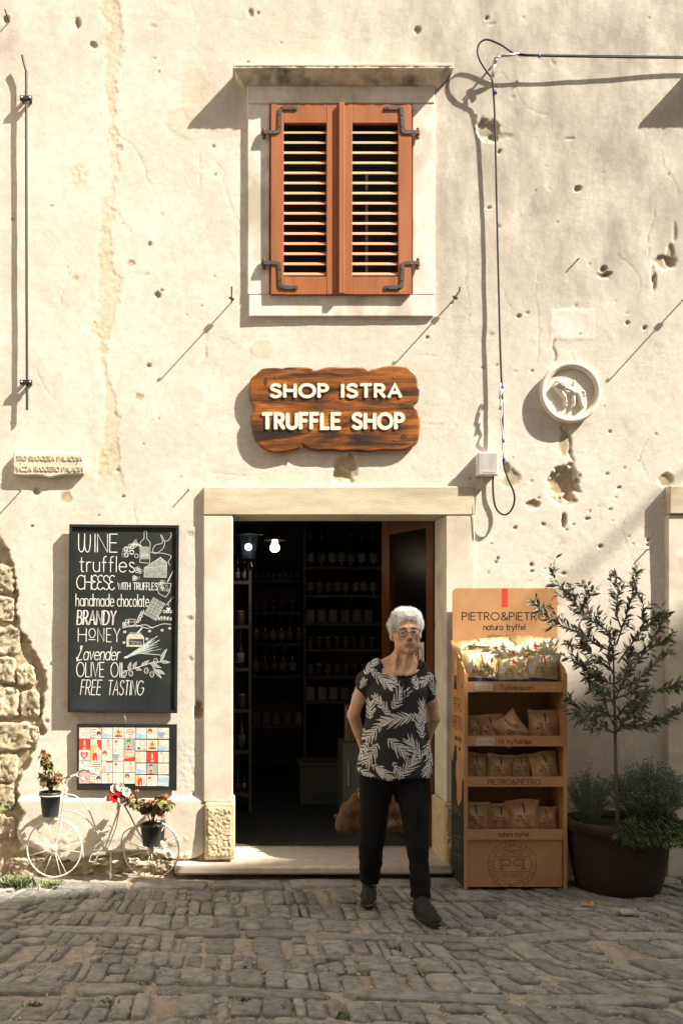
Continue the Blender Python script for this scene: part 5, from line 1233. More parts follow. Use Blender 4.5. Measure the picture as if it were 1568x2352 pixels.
for i, (s_, z_) in enumerate((('Istra', zb_-.32),('1932', 0))[:1]): write(m_, s_, .07, z_, .16, .05, LT, .003, .0005, .0009, slant=-.5)
for z_ in (.27, .16): m_.ribbon([(.07,z_-.01),(.24,z_+.01)], .003, LT, .0004, .0009)
for sx in (-1, 1): m_.ribbon([(.155+sx*.035,.18),(.155+sx*.035,.245),(.155+sx*.01,.245),(.155+sx*.01,.215),(.155+sx*.035,.215)], .003, LT, .0004, .0009)
m_.ribbon([(.155+.035*math.cos(t*.7), .33+.03*math.sin(t*.7)) for t in range(10)], .002, LT, .0004, .0009)
o = obj('pale_print', m_, pm('dim_print', (.30,.27,.20), None, 20, .8, 0), stand); o['kind'] = 'stuff'

# ---- snack bags: crimped pillow packs, each one a thing
M['kraft'] = pm('kraft_bag', (.52,.31,.135), (.44,.25,.10), 12, .38, .8, 24, dist=.007, rnd=.08, coat=.25)
M['golden'] = pm('golden_clear_bag', (.50,.37,.17), (.42,.28,.10), 8, .42, 1.0, 22, dist=.009, coat=.15, c3=(.58,.55,.48), s3=11, rnd=.08)
M['bluefoil'] = pm('blue_band', (.035,.07,.13), (.02,.03,.05), 14, .25, .9, 30, dist=.006, coat=.5)
M['greypic'] = pm('grey_picture', (.42,.42,.42), (.26,.25,.22), 40, .6, .3)
def bag_mesh(name, w_, h_, th, kind, seed):
    n, k = 16, 18; r_ = random.Random(seed); m_ = MB(); vs = []; mi = []
    for sgn in (-1, 1):
        for i in range(n+1):
            for j in range(k+1):
                u = i/n*2-1; v = j/k
                crimp = v < .04 or v > .93
                bul = 0 if crimp else (max(0, 1-abs(u)**2.6)*max(0, math.sin(PI*min(1, max(0, (v-.03)/.9))))**.55)
                bul *= 1-.25*(v > .6)*(v-.6)/.4
                x = u*w_/2*(1-.07*math.sin(PI*v)+.03*(v > .93)); wr = .0055*math.sin(u*9+seed+v*5)*bul+.0032*math.sin(v*21+u*7+seed*2)*bul
                if v > .93: wr = .0016*math.sin(u*14+seed)
                y = sgn*(th/2*bul+.0008)+wr; z = v*h_+.004*math.sin(u*3+seed)*(v > .9)
                vs.append((x, y+.010*math.sin(seed)*v*v, z))
    o_ = (n+1)*(k+1); fs = []; mt = []
    for s_ in range(2):
        for i in range(n):
            for j in range(k):
                a = s_*o_+i*(k+1)+j; fs.append((a, a+k+1, a+k+2, a+1) if s_ == 0 else (a+1, a+k+2, a+k+1, a))
                v = (j+.5)/k
                mt.append(1 if (kind == 'gold' and v < .28) else 0)
    me_ = mkmesh(name, vs, fs, [M['kraft'] if kind == 'kraft' else M['golden'], M['bluefoil']], mt, True)
    def FB(u, v, nn_):
        uu = u*2/w_; vv = v/h_; bul = max(0, 1-abs(uu)**2.6)*max(0, math.sin(PI*min(1, max(0, (vv-.03)/.9))))**.55*(1-.25*(vv > .6)*(vv-.6)/.4)
        wr = .0055*math.sin(uu*9+seed+vv*5)*bul+.0032*math.sin(vv*21+uu*7+seed*2)*bul
        return (u*(1-.07*math.sin(PI*vv)), -(th/2*bul+.0008)+wr-nn_+.010*math.sin(seed)*vv*vv, v)
    t = MB()
    def stp(pts, sw): 
        q = []
        for a, b in zip(pts[:-1], pts[1:]): q += [a, ((a[0]+b[0])/2, (a[1]+b[1])/2)]
        t.ribbon(q+[pts[-1]], sw, FB, .0008, .0004)
    for s_, ww, hh_, z_ in (('PIETRO', w_*.46, h_*.075, h_*.50), ('&PIETRO', w_*.56, h_*.075, h_*.39), ('natura', w_*.3, h_*.03, h_*.335)):
        st, tw = text_strokes(s_, .22); kx = ww/tw
        for p in st: stp([(a*kx-ww/2, z_+b*hh_) for a, b in p], .0022 if hh_ > .01 else .0012)
    t2 = MB(); t2.ribbon([(0, h_*(.64+.035*i)) for i in range(8)], w_*.045, FB, .0008, .0004)
    t3 = MB()
    if kind == 'kraft':
        for a, b, r1 in ((-.02,.16,.10),(.12,.12,.08),(-.14,.11,.07),(.03,.09,.09)): 
            t3.add([FB(a*w_+r1*w_*math.cos(q*PI/3), b*h_+r1*h_*.6*math.sin(q*PI/3), .0014) for q in range(6)], [(0,1,2,3,4,5)])
    return me_, mkmesh('lettering', t.v, t.f, M['ink']), mkmesh('stripe', t2.v, t2.f, M['redink' if kind == 'gold' else 'ink']), (mkmesh('picture', t3.v, t3.f, M['greypic']) if t3.v else None)
BG = {}
def bag(kind, vi, x, y, d, hgt, label, rz=0, ry=0, rx=0, wid=None):
    """x = picture x of the bag's middle, y = picture y of its bottom"""
    key = (kind, vi)
    if key not in BG: BG[key] = bag_mesh('bag', (.158 if kind == 'kraft' else .235), (.185 if kind == 'kraft' else .235), (.088 if kind == 'kraft' else .085), kind, vi*1.7+1)
    b_, l_, s_, p_ = BG[key]
    t = thing('snack_bag', label, 'snack bag', (PX(x, d), -d, y), 'snack bags on the display stand' if kind == 'kraft' else 'large golden popcorn bags on the top shelf')
    k = hgt/(.185 if kind == 'kraft' else .235); t.scale = (k*(wid or 1), k, k); t.rotation_euler = (rx, ry, rz)
    for nme, me_ in (('pouch', b_), ('lettering', l_), ('stripe', s_), ('picture', p_)):
        if me_ is None: continue
        o_ = link(nme, me_, t)
        if nme in ('lettering', 'picture'): o_['kind'] = 'stuff'
S1, S2, S3, S4 = [z0+.012 for z0, z1 in szs]
row = lambda n: ['leftmost', 'second from the left', 'third from the left', 'rightmost'][n]
bag('kraft', 0, 1092, S2, .27, .155, 'kraft snack bag leftmost on the Vit tryffelchips shelf, deep in shade', .1, .05, -.1)
bag('kraft', 1, 1131, S2, .30, .165, 'kraft snack bag second from the left on the Vit tryffelchips shelf', -.1, -.12, -.12, 1.08)
bag('kraft', 2, 1192, S2+.012, .33, .175, 'kraft snack bag lying tilted on its corner on the Vit tryffelchips shelf', .12, -.62, -.12, 1.1)
bag('kraft', 3, 1246, S2, .30, .190, 'kraft snack bag rightmost on the Vit tryffelchips shelf', -.05, .06, -.14, 1.15)
for i, (x, h, r_, w_) in enumerate(((1092,.170,.04,1.0),(1144,.165,.09,1.08),(1197,.160,-.05,1.0),(1254,.180,-.10,1.12))):
    bag('kraft', (i+1) % 4, x, S3, .30+.02*(i % 2), h, 'kraft snack bag %s on the shelf above the PIETRO&PIETRO strip' % row(i), .05*(i-1), r_, -.12, w_)
for i, (x, h, r_, w_) in enumerate(((1090,.190,.02,1.08),(1145,.180,.07,1.05),(1203,.205,-.03,1.12),(1256,.160,-.06,.98))):
    bag('kraft', (i+2) % 4, x, S4, .30+.02*(i == 2), h, 'kraft snack bag %s on the lowest shelf above the natura tryffel strip' % row(i), .05*(1-i), r_, -.12, w_)
ZS = S1
for a in ((0,1103,.33,.235,.10,.06,-.16,'golden popcorn bag at the front left of the top shelf'),(1,1181,.335,.205,-.15,-.03,-.15,'golden popcorn bag at the front middle of the top shelf'),(2,1243,.33,.222,.12,.10,-.15,'golden popcorn bag at the front right of the top shelf, leaning right')):
    bag('gold', a[0], a[1], ZS, a[2], a[3], a[7], a[4], a[5], a[6])
for a in ((3,1092,.20,.300,0,-.04,-.05,'golden popcorn bag at the back left of the top shelf'),(0,1152,.20,.312,.1,.02,-.05,'golden popcorn bag at the back middle of the top shelf'),(1,1225,.21,.318,-.1,.03,-.05,'golden popcorn bag at the back right of the top shelf'),(2,1120,.265,.262,.1,.0,-.1,'golden popcorn bag in the middle row at the left of the top shelf'),(3,1180,.265,.262,.1,-.04,-.1,'golden popcorn bag in the middle row at the centre of the top shelf')):
    bag('gold', a[0], a[1], ZS, a[2], a[3]*.98, a[7], a[4], a[5], a[6], .9)
# ================================================================ WHITE WIRE BICYCLE PLANTER
M['wire'] = pm('white_painted_wire', (.78,.75,.68), (.66,.62,.54), 30, .5, .2, 80, c3=(.55,.45,.33), s3=14)
M['pot'] = pm('black_plastic_pot', (.025,.03,.03), (.035,.04,.04), 10, .45, .1, 60)
M['soil'] = pm('soil', (.05,.035,.02), (.03,.02,.012), 60, .95, .8, 90)
M['leafg'] = pm('begonia_leaf', (.115,.175,.045), (.15,.08,.035), 9, .45, .3, 60, rnd=.3)
M['leafr'] = pm('bronze_leaf', (.20,.06,.03), (.12,.09,.03), 12, .45, .3, 60, rnd=.3)
M['pink'] = pm('pink_petal', (.72,.28,.26), (.60,.20,.18), 30, .6, .1, 60, rnd=.15); M['redp'] = pm('red_petal', (.60,.02,.02), (.45,.01,.015), 20, .55, .1, 60); M['whitep'] = pm('white_petal', (.80,.75,.66), (.70,.64,.56), 20, .6, .1, 60)
M['limeleaf'] = pm('lime_flower', (.34,.38,.08), (.25,.30,.06), 30, .6, .1, 60)
kd = .155
def zk(x, y, d=kd): return P(x/3.213, 1636.3+y/3.213, d)
bike = thing('bicycle_planter', 'white wire bicycle planter leaning by the wall under the card board', 'bicycle planter', tuple(zk(765, 1225)*1.0))
def tub(name, pts, r=.006, sp=True, parent=bike, n=7):
    p = [tuple(zk(*q)) for q in pts]
    if sp and len(p) > 2: p = cspline(p, 5)
    m_ = MB(); m_.tube(p, r*.8, n); return obj(name, m_, M['wire'], parent, True)
def wheel(cx, cy, rx, ry, spokes, label):
    cw = zk(cx, cy); R1 = rx/3.213*(6-kd)/FPX; R2 = ry/3.213*(6-kd)/FPX
    m_ = MB(); m_.tube([(cw.x+R1*math.cos(2*PI*i/44), cw.y, cw.z+R2*math.sin(2*PI*i/44)) for i in range(45)], .0044, 7, cap=False); wl = obj('wheel', m_, M['wire'], bike, True)
    for a in spokes:
        a = math.radians(a); m_ = MB(); m_.tube([(cw.x+.012*math.cos(a), cw.y-.004, cw.z+.012*math.sin(a)), (cw.x+R1*math.cos(a), cw.y, cw.z+R2*math.sin(a))], .0022, 5); obj('spoke', m_, M['wire'], wl, True)
    m_ = MB(); m_.lathe([(.012,kd-.03),(.021,kd-.012),(.021,kd+.012),(.012,kd+.03)], (cw.x, 0, cw.z), 12, 'y'); obj('hub', m_, M['wire'], wl, True)
wheel(402, 1002, 200, 212, (12,47,75,105,135,166,196,228,247,284,297,352), '')
wheel(1118, 1012, 202, 212, (8,28,60,108,140,165,195,222,255,275,315,338), '')
tub('front_fork', [(402,1002),(440,880),(462,720),(478,600),(482,555)], .0062)
tub('frame_tube', [(480,605),(560,620),(650,710),(700,830),(742,895),(766,1020)], .0062)
tub('frame_tube', [(465,722),(560,735),(640,785),(710,870),(750,935),(770,1020)], .0055)
tub('seat_tube', [(770,1022),(870,740),(890,680)], .0070, False); tub('seat_tube', [(790,1022),(860,840),(885,700)], .0045, False)
tub('seat_stay', [(915,680),(960,760),(1020,880),(1098,1000)], .0068)
tub('chain_stay', [(690,1015),(770,1022),(900,1018),(1118,1018)], .0062, False)
tub('crank', [(690,1015),(740,1015),(730,1040),(700,1105),(658,1098),(672,1060),(690,1040),(730,1035)], .0040, False)
tub('stand_leg', [(820,1030),(820,1120),(818,1225)], .0072, False); tub('stand_foot', [(788,1172),(806,1182),(816,1210),(818,1228)], .005)
tub('scroll', [(740,885),(790,895),(818,880),(822,850),(800,830),(785,840)], .0045)
tub('fender', [(400,782),(480,795),(560,850),(603,940),(615,1072)], .0045); tub('fender', [(890,1010),(900,930),(930,875),(1030,826)], .0055); tub('fender', [(1200,822),(1260,860),(1312,922)], .0065)
tub('handlebar', [(482,520),(520,480),(560,465),(600,482),(620,502)], .011); tub('handlebar', [(560,465),(600,430),(640,428),(700,448),(732,458)], .0105)
tub('fork_brace', [(300,792),(360,788),(450,755)], .004); tub('bottle_ring', [(478,610),(495,560),(488,545),(505,575)], .004)
m_ = MB(); c = zk(640, 420, .17); m_.ball((c.x, c.y, c.z), (.030,.012,.011), 10); m_.tube([c+Vector((-.015,0,.0)), c+Vector((-.035,0,.018))], [.008,.003], 6); obj('ornament', m_, M['wire'], bike, True)
m_ = MB(); c = zk(935, 655, .165)
m_.tube([(c.x-.045,c.y,c.z-.002),(c.x-.02,c.y,c.z+.0),(c.x+.01,c.y,c.z+.003),(c.x+.038,c.y,c.z+.006),(c.x+.055,c.y,c.z+.002)], [.010,.020,.030,.034,.016], 12, flat=.5); obj('saddle', m_, M['wire'], bike, True)
def pot(x, yt, wt, yb, wb, d, label, ring=False):
    a = zk(x, yt, d); b = zk(x, yb, d); k = (6-d)/FPX/3.213; r1, r2 = wt*k/2, wb*k/2
    t = thing('flower_pot', label, 'flower pot', (b.x, b.y, b.z), 'black flower pots on the bicycle planter')
    m_ = MB(); h = a.z-b.z; m_.lathe([(r2,0),(r1,h*.86),(r1*1.06,h*.86),(r1*1.08,h),(r1*.98,h),(r1*.95,h*.9)], tuple(b), 24, cap=False); m_.lathe([(0.001,0),(r2,0)], tuple(b), 24, cap=False); obj('pot', m_, M['pot'], t, True)
    m_ = MB(); m_.lathe([(r1*.96,h*.9),(.001,h*.93)], tuple(b), 16, cap=False); obj('soil', m_, M['soil'], t)
    if ring: m_ = MB(); m_.tube([(b.x+r1*1.10*math.cos(2*PI*i/24), b.y+r1*1.10*math.sin(2*PI*i/24), b.z+h*.87) for i in range(25)], .0035, 6, cap=False); obj('pot_ring', m_, M['wire'], bike, True)
    return a, r1
pA, rA = pot(374, 585, 152, 765, 118, .20, 'black pot held by a ring over the left bicycle wheel', True)
pB, rB = pot(1118, 822, 158, 980, 128, .21, 'black pot in front of the right bicycle wheel')
pot(1186, 800, 70, 940, 52, .13, 'narrow black pot half hidden behind the right hand one')
def leaf_mesh(name, l, w_, mat, curl=.25, n=3):
    m_ = MB(); vs = []; prof = [0, .75, 1, .55, 0]
    for i, p_ in enumerate(prof):
        t = i/4; z = -curl*l*t*t
        vs += [(t*l, -w_/2*p_, z+.18*w_*p_), (t*l, 0, z), (t*l, w_/2*p_, z+.18*w_*p_)]
    fs = []
    for i in range(4): a = i*3; fs += [(a, a+3, a+4, a+1), (a+1, a+4, a+5, a+2)]
    m_.add(vs, fs); return mkmesh(name, m_.v, m_.f, mat, None, True)
def put(name, me_, p, parent, rot, sc=1.0):
    o_ = bpy.data.objects.new(name, me_); C.objects.link(o_); o_.parent = parent; g = ORG[parent.name]; ORG[o_.name] = g
    o_.location = (p[0]-g[0], p[1]-g[1], p[2]-g[2]); o_.rotation_euler = rot; o_.scale = (sc,)*3; return o_
LFG = leaf_mesh('leaf', .046, .034, M['leafg']); LFR = leaf_mesh('leaf', .040, .028, M['leafr'])
pet = leaf_mesh('petal', .016, .016, M['pink'], -.4)
def rose(name, mat, r, layers=4):
    m_ = MB(); r_ = random.Random(3)
    for L_ in range(layers):
        rr = r*(.25+.75*L_/(layers-1)); k = 4+L_
        for i in range(k):
            a = 2*PI*i/k+L_*.7; tilt = .25+.9*L_/layers
            ca, sa = math.cos(a), math.sin(a); vs = []
            for u in (-1, -.5, 0, .5, 1):
                for v in (0, .5, 1):
                    s_ = rr*.9*(1-.25*abs(u)*v); x = rr*(v*math.sin(tilt)*.9+.1); z = rr*(v*math.cos(tilt)*.9)-abs(u)*rr*.1; y = u*s_*.75*(.4+.6*v)
                    vs.append((x*ca-y*sa, x*sa+y*ca, z-.004*u*u))
            fs = []
            for p_ in range(4):
                for q in range(2): b = p_*3+q; fs.append((b, b+3, b+4, b+1))
            m_.add(vs, fs)
    return mkmesh(name, m_.v, m_.f, mat, None, True)
pinkf = rose('blossom', M['pink'], .019, 3)
def plant(p, r, hgt, nl, nf, label, seed, tall=False, spread=1.0):
    r_ = random.Random(seed); t = thing('begonia', label, 'flowering plant', tuple(p), 'begonias in the pots of the bicycle planter')
    tips = []
    for i in range(14):
        a = r_.uniform(0, 6.28); l = hgt*r_.uniform(.5, 1); sp = r*spread*r_.uniform(.4, 1.25)
        e = Vector((p.x+math.cos(a)*sp, p.y+math.sin(a)*sp*.7, p.z+l))
        if tall and i < 3: e = Vector((p.x-.045+r_.gauss(0, .014), p.y, p.z+hgt*(1.75+.15*i)))
        mid = Vector((p.x+(e.x-p.x)*.3, p.y+(e.y-p.y)*.3, p.z+(e.z-p.z)*.6))
        m_ = MB(); q = cspline([(p.x+r_.gauss(0,.01), p.y, p.z-.02), tuple(mid), tuple(e)], 4); m_.tube(q, [.0028]*(len(q)-1)+[.0016], 5); obj('stem', m_, M['leafr'], t, True); tips.append((q, e))
    for i in range(nl):
        q, e = tips[r_.randrange(len(tips)) if not (tall and r_.random() < .3) else r_.randrange(3)]; c = q[int(len(q)*r_.uniform(.45, .999))]
        put('leaf', LFG if r_.random() < .6 else LFR, c, t, (r_.uniform(-.7, .7), r_.uniform(-.3, .9), r_.uniform(0, 6.28)), r_.uniform(.75, 1.25))
    for i in range(nf):
        q, e = tips[r_.randrange(len(tips))]; c = Vector(q[int(len(q)*r_.uniform(.7, .999))])+Vector((r_.gauss(0,.01), -.012, r_.gauss(0,.008)))
        put('blossom', pinkf, c, t, (r_.uniform(.6, 1.5), r_.uniform(-.4, .4), r_.uniform(0, 6)), r_.uniform(.45, .9))
    return t
plant(pA, rA, .12, 150, 12, 'leggy begonia with a tall shoot in the left hand pot of the bicycle', 1, True, 1.55)
tB = plant(pB, rB*1.7, .175, 330, 26, 'full pink flowered begonia in the right hand pot of the bicycle', 2, False, 1.55)
r_ = random.Random(6)
for i in range(16): put('blossom', pinkf, zk(1185+r_.gauss(0,22), 765+r_.gauss(0,22), .29), tB, (r_.uniform(.8,1.5), 0, r_.uniform(0,6)), .38).data = pinkf
bunch = thing('rose_bunch', 'red and white artificial roses fixed in front of the bicycle saddle', 'artificial flowers', tuple(zk(870, 640, .2)))
rr1, rr2 = rose('rose', M['redp'], .030, 5), rose('rose', M['whitep'], .030, 5)
for x, y, m_, s_ in ((848,628,rr1,1.35),(880,585,rr1,1.1),(905,600,rr1,.9),(840,590,rr1,.9),(840,560,rr2,.95),(885,548,rr2,1.0),(930,590,rr2,1.05),(905,645,rr2,1.1),(800,635,rr2,.75),(925,640,rr2,.9)):
    put('rose', m_, zk(x, y, .21), bunch, (1.25+r_.uniform(-.3,.3), r_.uniform(-.4,.4), r_.uniform(-.5,.5)), s_)
m_ = MB(); m_.tube([zk(870,720,.19), zk(873,680,.195), zk(872,620,.2)], [.010,.007,.005], 7); obj('stem', m_, M['whitep'], bunch)
# a further plant at the very left edge
c = P(2, 1862, .15); t = thing('begonia', 'dark reddish plant cut off by the left edge of the picture', 'flowering plant', tuple(c))
for i in range(34): put('leaf', LFR if i % 2 else LFG, c+Vector((r_.gauss(-.03,.03), r_.gauss(0,.03), r_.gauss(0,.05))), t, (r_.uniform(-.7,.7), r_.uniform(-.3,.9), r_.uniform(0,6.28)), r_.uniform(.6,1))
m_ = MB(); m_.tube([c+Vector((-.05,.03,-.36)), c+Vector((-.04,.02,-.1)), c], .004, 6); obj('stem', m_, M['leafr'], t)

# ================================================================ OLIVE TREE IN ITS BIG POT
M['bark'] = pm('olive_bark', (.16,.13,.09), (.10,.08,.055), 30, .9, .5, 60); M['olive'] = pm('olive_leaf', (.105,.125,.080), (.155,.170,.115), 6, .45, .1, 60, rnd=.35, spec=.5)
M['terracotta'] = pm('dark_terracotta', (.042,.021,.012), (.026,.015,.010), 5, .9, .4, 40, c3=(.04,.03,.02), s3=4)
td = .36; base = P(1418, 2032, td); base.z = .0
pr = 108*(6-td)/FPX
tp = thing('big_pot', 'big dark terracotta pot standing on the paving right of the display stand', 'pot', tuple(base))
m_ = MB(); H_ = .40; prof = [(pr*.80,0),(pr*.86,.02),(pr*.95,.13),(pr*1.0,.24),(pr*1.02,.33),(pr*1.04,.335),(pr*1.10,.345),(pr*1.12,.38),(pr*1.08,.40),(pr*.98,.40),(pr*.95,.36)]
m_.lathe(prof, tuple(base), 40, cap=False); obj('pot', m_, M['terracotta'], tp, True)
m_ = MB(); m_.lathe([(pr*.97,.355),(.001,.365)], tuple(base), 30, cap=False); obj('soil', m_, M['soil'], tp)
tree = thing('olive_tree', 'slender young olive tree with an open crown growing in the big terracotta pot', 'olive tree', (base.x, base.y, .36))
T = lambda x, y, d=td: P(x, y, d)
trunk = [(1417,1895),(1416,1840),(1413,1760),(1412,1700),(1411,1650),(1410,1610),(1409,1570),(1408,1530),(1407,1480)]
m_ = MB(); q = cspline([tuple(T(*p)) for p in trunk], 3); m_.tube(q, [.0125-.008*i/(len(q)-1) for i in range(len(q))], 8); obj('trunk', m_, M['bark'], tree, True)
ro = random.Random(31); limbs = []
zt_ = lambda x, y: (2100/1.7417+x/1060*631/1.7417, 2200/1.7417+y/2352*1400/1.7417)
# limbs traced in the 1060 px tree zoom; last number: how far the tip comes towards the street or goes back
LB = [([(590,680),(480,640),(400,570),(300,530),(210,490),(130,430),(60,360)], .16),([(590,680),(540,540),(440,470),(370,400),(300,320),(240,260),(180,160)], .08),([(610,640),(650,520),(690,400),(720,280),(745,150)], -.02),
      ([(620,760),(720,620),(790,520),(790,420),(780,330),(700,240)], .05),([(600,900),(700,820),(790,700),(870,560),(940,470)], .02),([(790,700),(870,640),(960,600)], .07),([(600,960),(740,880),(860,780),(960,700)], .12),
      ([(600,1000),(720,960),(860,950),(960,920),(1030,890)], .14),([(600,1120),(700,1090),(800,1160),(880,1150),(960,1130),(1050,1080)], .18),([(590,1220),(700,1180),(800,1195)], .1),([(595,1120),(520,1090),(430,1080),(340,1060),(300,1000)], .1),
      ([(590,1230),(520,1180),(440,1150),(350,1120)], .16),([(595,900),(520,880),(440,840),(400,790),(340,740),(300,640)], .12),([(595,820),(520,760),(440,700),(390,640)], -.03),([(600,860),(560,760),(560,660),(600,560)], -.05),
      ([(605,1000),(650,900),(680,800),(700,700)], -.06),([(600,1060),(560,980),(480,940),(430,900)], .05),([(605,1150),(660,1060),(740,1010),(800,1000)], -.04),([(600,1250),(640,1180),(700,1100),(760,1070)], .12),([(595,1180),(540,1060),(520,960)], .1),([(640,520),(610,420),(620,300),(610,190)], .04),([(440,470),(410,360),(420,240)], .1),([(790,520),(860,480),(930,440)], .1)]
leafs = []
for pts, off in LB:
    n = len(pts); w3 = []
    for i, p in enumerate(pts):
        x, y = zt_(*p); w3.append(tuple(T(x, y, td+off*i/(n-1))))
    q = cspline(w3, 5); m_ = MB(); m_.tube(q, [max(.0014, .0052-.0042*i/(len(q)-1)) for i in range(len(q))], 5); obj('limb', m_, M['bark'], tree, True); limbs.append(q)
ol_me = leaf_mesh('leaf', .058, .0165, M['olive'], .12)
for q in limbs:
    L_ = len(q)
    side = 1; j = 2.0
    while j < L_:
        i = int(min(j, L_-1)); a = Vector(q[i]); b = Vector(q[min(i+1, L_-1)]); c = Vector(q[max(i-1, 0)]); tdir = (b-c).normalized()
        for s_ in (1, -1):
            if ro.random() < .10: continue
            az = ro.uniform(-1.2, 1.2); nrm = tdir.orthogonal().normalized(); nrm.rotate(Matrix.Rotation(az+(0 if s_ > 0 else PI), 3, tdir))
            d_ = (tdir*ro.uniform(.5, 1.2)+nrm*ro.uniform(.5, 1.1)+Vector((0,0,-.05))).normalized()
            leafs.append((a+(b-a)*(j-i), d_, ro.uniform(.7, 1.15)))
        # short twig with its own leaves
        if ro.random() < .26 and i > 3:
            nrm = tdir.orthogonal().normalized(); nrm.rotate(Matrix.Rotation(ro.uniform(0, 6.28), 3, tdir)); td_ = (tdir+nrm*.9).normalized(); ln = ro.uniform(.04, .10)
            m_ = MB(); m_.tube([a, a+td_*ln], [.0018, .001], 4); obj('twig', m_, M['bark'], tree)
            for k in range(6):
                n2 = td_.orthogonal().normalized(); n2.rotate(Matrix.Rotation(ro.uniform(0, 6.28), 3, td_))
                leafs.append((a+td_*ln*(k+1)/6, (td_*ro.uniform(.4,1)+n2*.8).normalized(), ro.uniform(.6, 1.05)))
        j += ro.uniform(.36, .72)
ro.shuffle(leafs); rest = MB()
base_v = [tuple(v.co) for v in ol_me.vertices]; base_f = [tuple(p.vertices) for p in ol_me.polygons]
for i, (p, d_, s_) in enumerate(leafs):
    rm = d_.to_track_quat('X', 'Z'); rm = rm @ Matrix.Rotation(ro.uniform(-1.3, 1.3), 3, 'X').to_quaternion()
    if i < 290:
        o_ = put('leaf', ol_me, p, tree, (0,0,0), s_); o_.rotation_euler = rm.to_euler()
    else: rest.add([tuple(p+rm @ (Vector(v)*s_)) for v in base_v], base_f)
o = obj('foliage', rest, pm('olive_foliage', (.105,.125,.080), (.155,.170,.115), 6, .45, 0, rnd=.35, spec=.5, isl=True), tree, True); o['kind'] = 'stuff'
# ---- herbs round the foot of the tree: silver lavender behind, feathery green in front
def herb(label, cx, cy, w_, h_, n, mat, seed, name, cat, thin=.0016, droop=0, d=td):
    r_ = random.Random(seed); b = P(cx, cy, d); t = thing(name, label, cat, tuple(b)); m_ = MB(); lm = MB()
    for i in range(n):
        a = r_.uniform(0, 6.28); sp = r_.random()**.6; ex = math.cos(a)*w_*sp; ey = math.sin(a)*w_*.5*sp; l = h_*r_.uniform(.45, 1)*(1-.35*sp)
        s0 = b+Vector((ex*.25, ey*.3, 0)); pts = cspline([tuple(s0), tuple(s0+Vector((ex*.35, ey*.35, l*.6))), tuple(s0+Vector((ex*.8, ey*.8-droop*.1, l*(1-droop*sp))))], 4)
        m_.tube(pts, thin*.7, 3, cap=False)
        for k in range(2, len(pts)):
            for _ in range(4):
                p = Vector(pts[k]); dv_ = Vector((r_.gauss(0,1), r_.gauss(0,.7), r_.uniform(.2, 1.4)-droop)).normalized()*r_.uniform(.014, .032); sd_ = dv_.cross(Vector((0,1,.3))).normalized()*thin
                lm.add([tuple(p-sd_*.3), tuple(p+dv_*.5-sd_), tuple(p+dv_), tuple(p+dv_*.5+sd_)], [(0,1,2,3)])
    o1 = obj('stems', m_, M['weed'], t); o1['kind'] = 'stuff'; o2 = obj('leaves', lm, mat, t); o2['kind'] = 'stuff'
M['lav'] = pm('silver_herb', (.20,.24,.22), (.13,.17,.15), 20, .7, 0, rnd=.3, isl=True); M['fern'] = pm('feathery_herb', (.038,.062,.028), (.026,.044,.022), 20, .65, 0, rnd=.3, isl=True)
herb('silvery lavender bush right of the olive trunk in the big pot', 1490, 1900, .24, .42, 420, M['lav'], 1, 'lavender', 'lavender', .0026, d=.33)
herb('pale wispy lavender on the left side of the big pot', 1350, 1890, .15, .36, 120, M['lav'], 2, 'lavender', 'lavender', .0018, d=.26)
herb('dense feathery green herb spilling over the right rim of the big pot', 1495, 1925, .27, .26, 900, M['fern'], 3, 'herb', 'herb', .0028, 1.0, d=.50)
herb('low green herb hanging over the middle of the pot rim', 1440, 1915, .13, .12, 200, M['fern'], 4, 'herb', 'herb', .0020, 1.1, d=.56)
t = thing('long_grass', 'long thin bent grass stems at the right edge beside the pot', 'grass', tuple(P(1530, 1900, .3)))
for i, (x, y) in enumerate(((1568,1810),(1572,1850),(1575,1790),(1560,1840))):
    m_ = MB(); m_.tube(cspline([tuple(P(1500,1900,.34)), tuple(P(1535,1850-i*6,.36)), tuple(P(x,y,.36))], 5), .0016, 4); obj('blade', m_, M['weed'], t)
# ================================================================ INSIDE THE SHOP (dim, behind the doorway)
zi = lambda x, y: (488+x/2.643, 1148.3+y/2.643)
def at(x, y, d): X_, Y_ = zi(x, y); return P(X_, Y_, d)
bulbm = pm('lit_bulb', (1,.9,.7), None, 5, .5, 0, emit=(1.0,.80,.48), es=3.2); lampm = pm('lit_cold_bulb', (.8,.9,1), None, 5, .5, 0, emit=(.55,.78,1.0), es=3)
c = at(378, 290, -1.3); t = thing('pendant_lamp', 'hanging lamp with dark shade and lit round bulb inside the shop', 'lamp', tuple(c))
m_ = MB(); m_.ball((c.x, c.y, c.z), .037, 16); m_.lathe([(.026,.025),(.022,.045),(.018,.07)], tuple(c), 12); obj('bulb', m_, bulbm, t, True)
m_ = MB(); m_.lathe([(.080,.055),(.076,.065),(.040,.12),(.018,.155),(.012,.18),(.010,.21)], tuple(c), 24, cap=False); obj('lamp_shade', m_, M['black'], t, True)
m_ = MB(); m_.tube([c+Vector((0,0,.2)), Vector((c.x, c.y, 3.0))], .004, 6); obj('cord', m_, M['black'], t)
pl_ = bpy.data.lights.new('bulb_light', 'POINT'); pl_.energy = 1.2; pl_.color = (1,.8,.55); pl_.shadow_soft_size = .045; lo = bpy.data.objects.new('bulb_light', pl_); lo.location = (c.x, c.y-.12, c.z-.10); C.objects.link(lo)
c = at(218, 285, -.75); t = thing('lantern', 'black wall lantern with cold white bulb just inside the door', 'lantern', tuple(c))
m_ = MB(); m_.ball((c.x, c.y, c.z), .026, 12); obj('bulb', m_, lampm, t, True)
h = .085
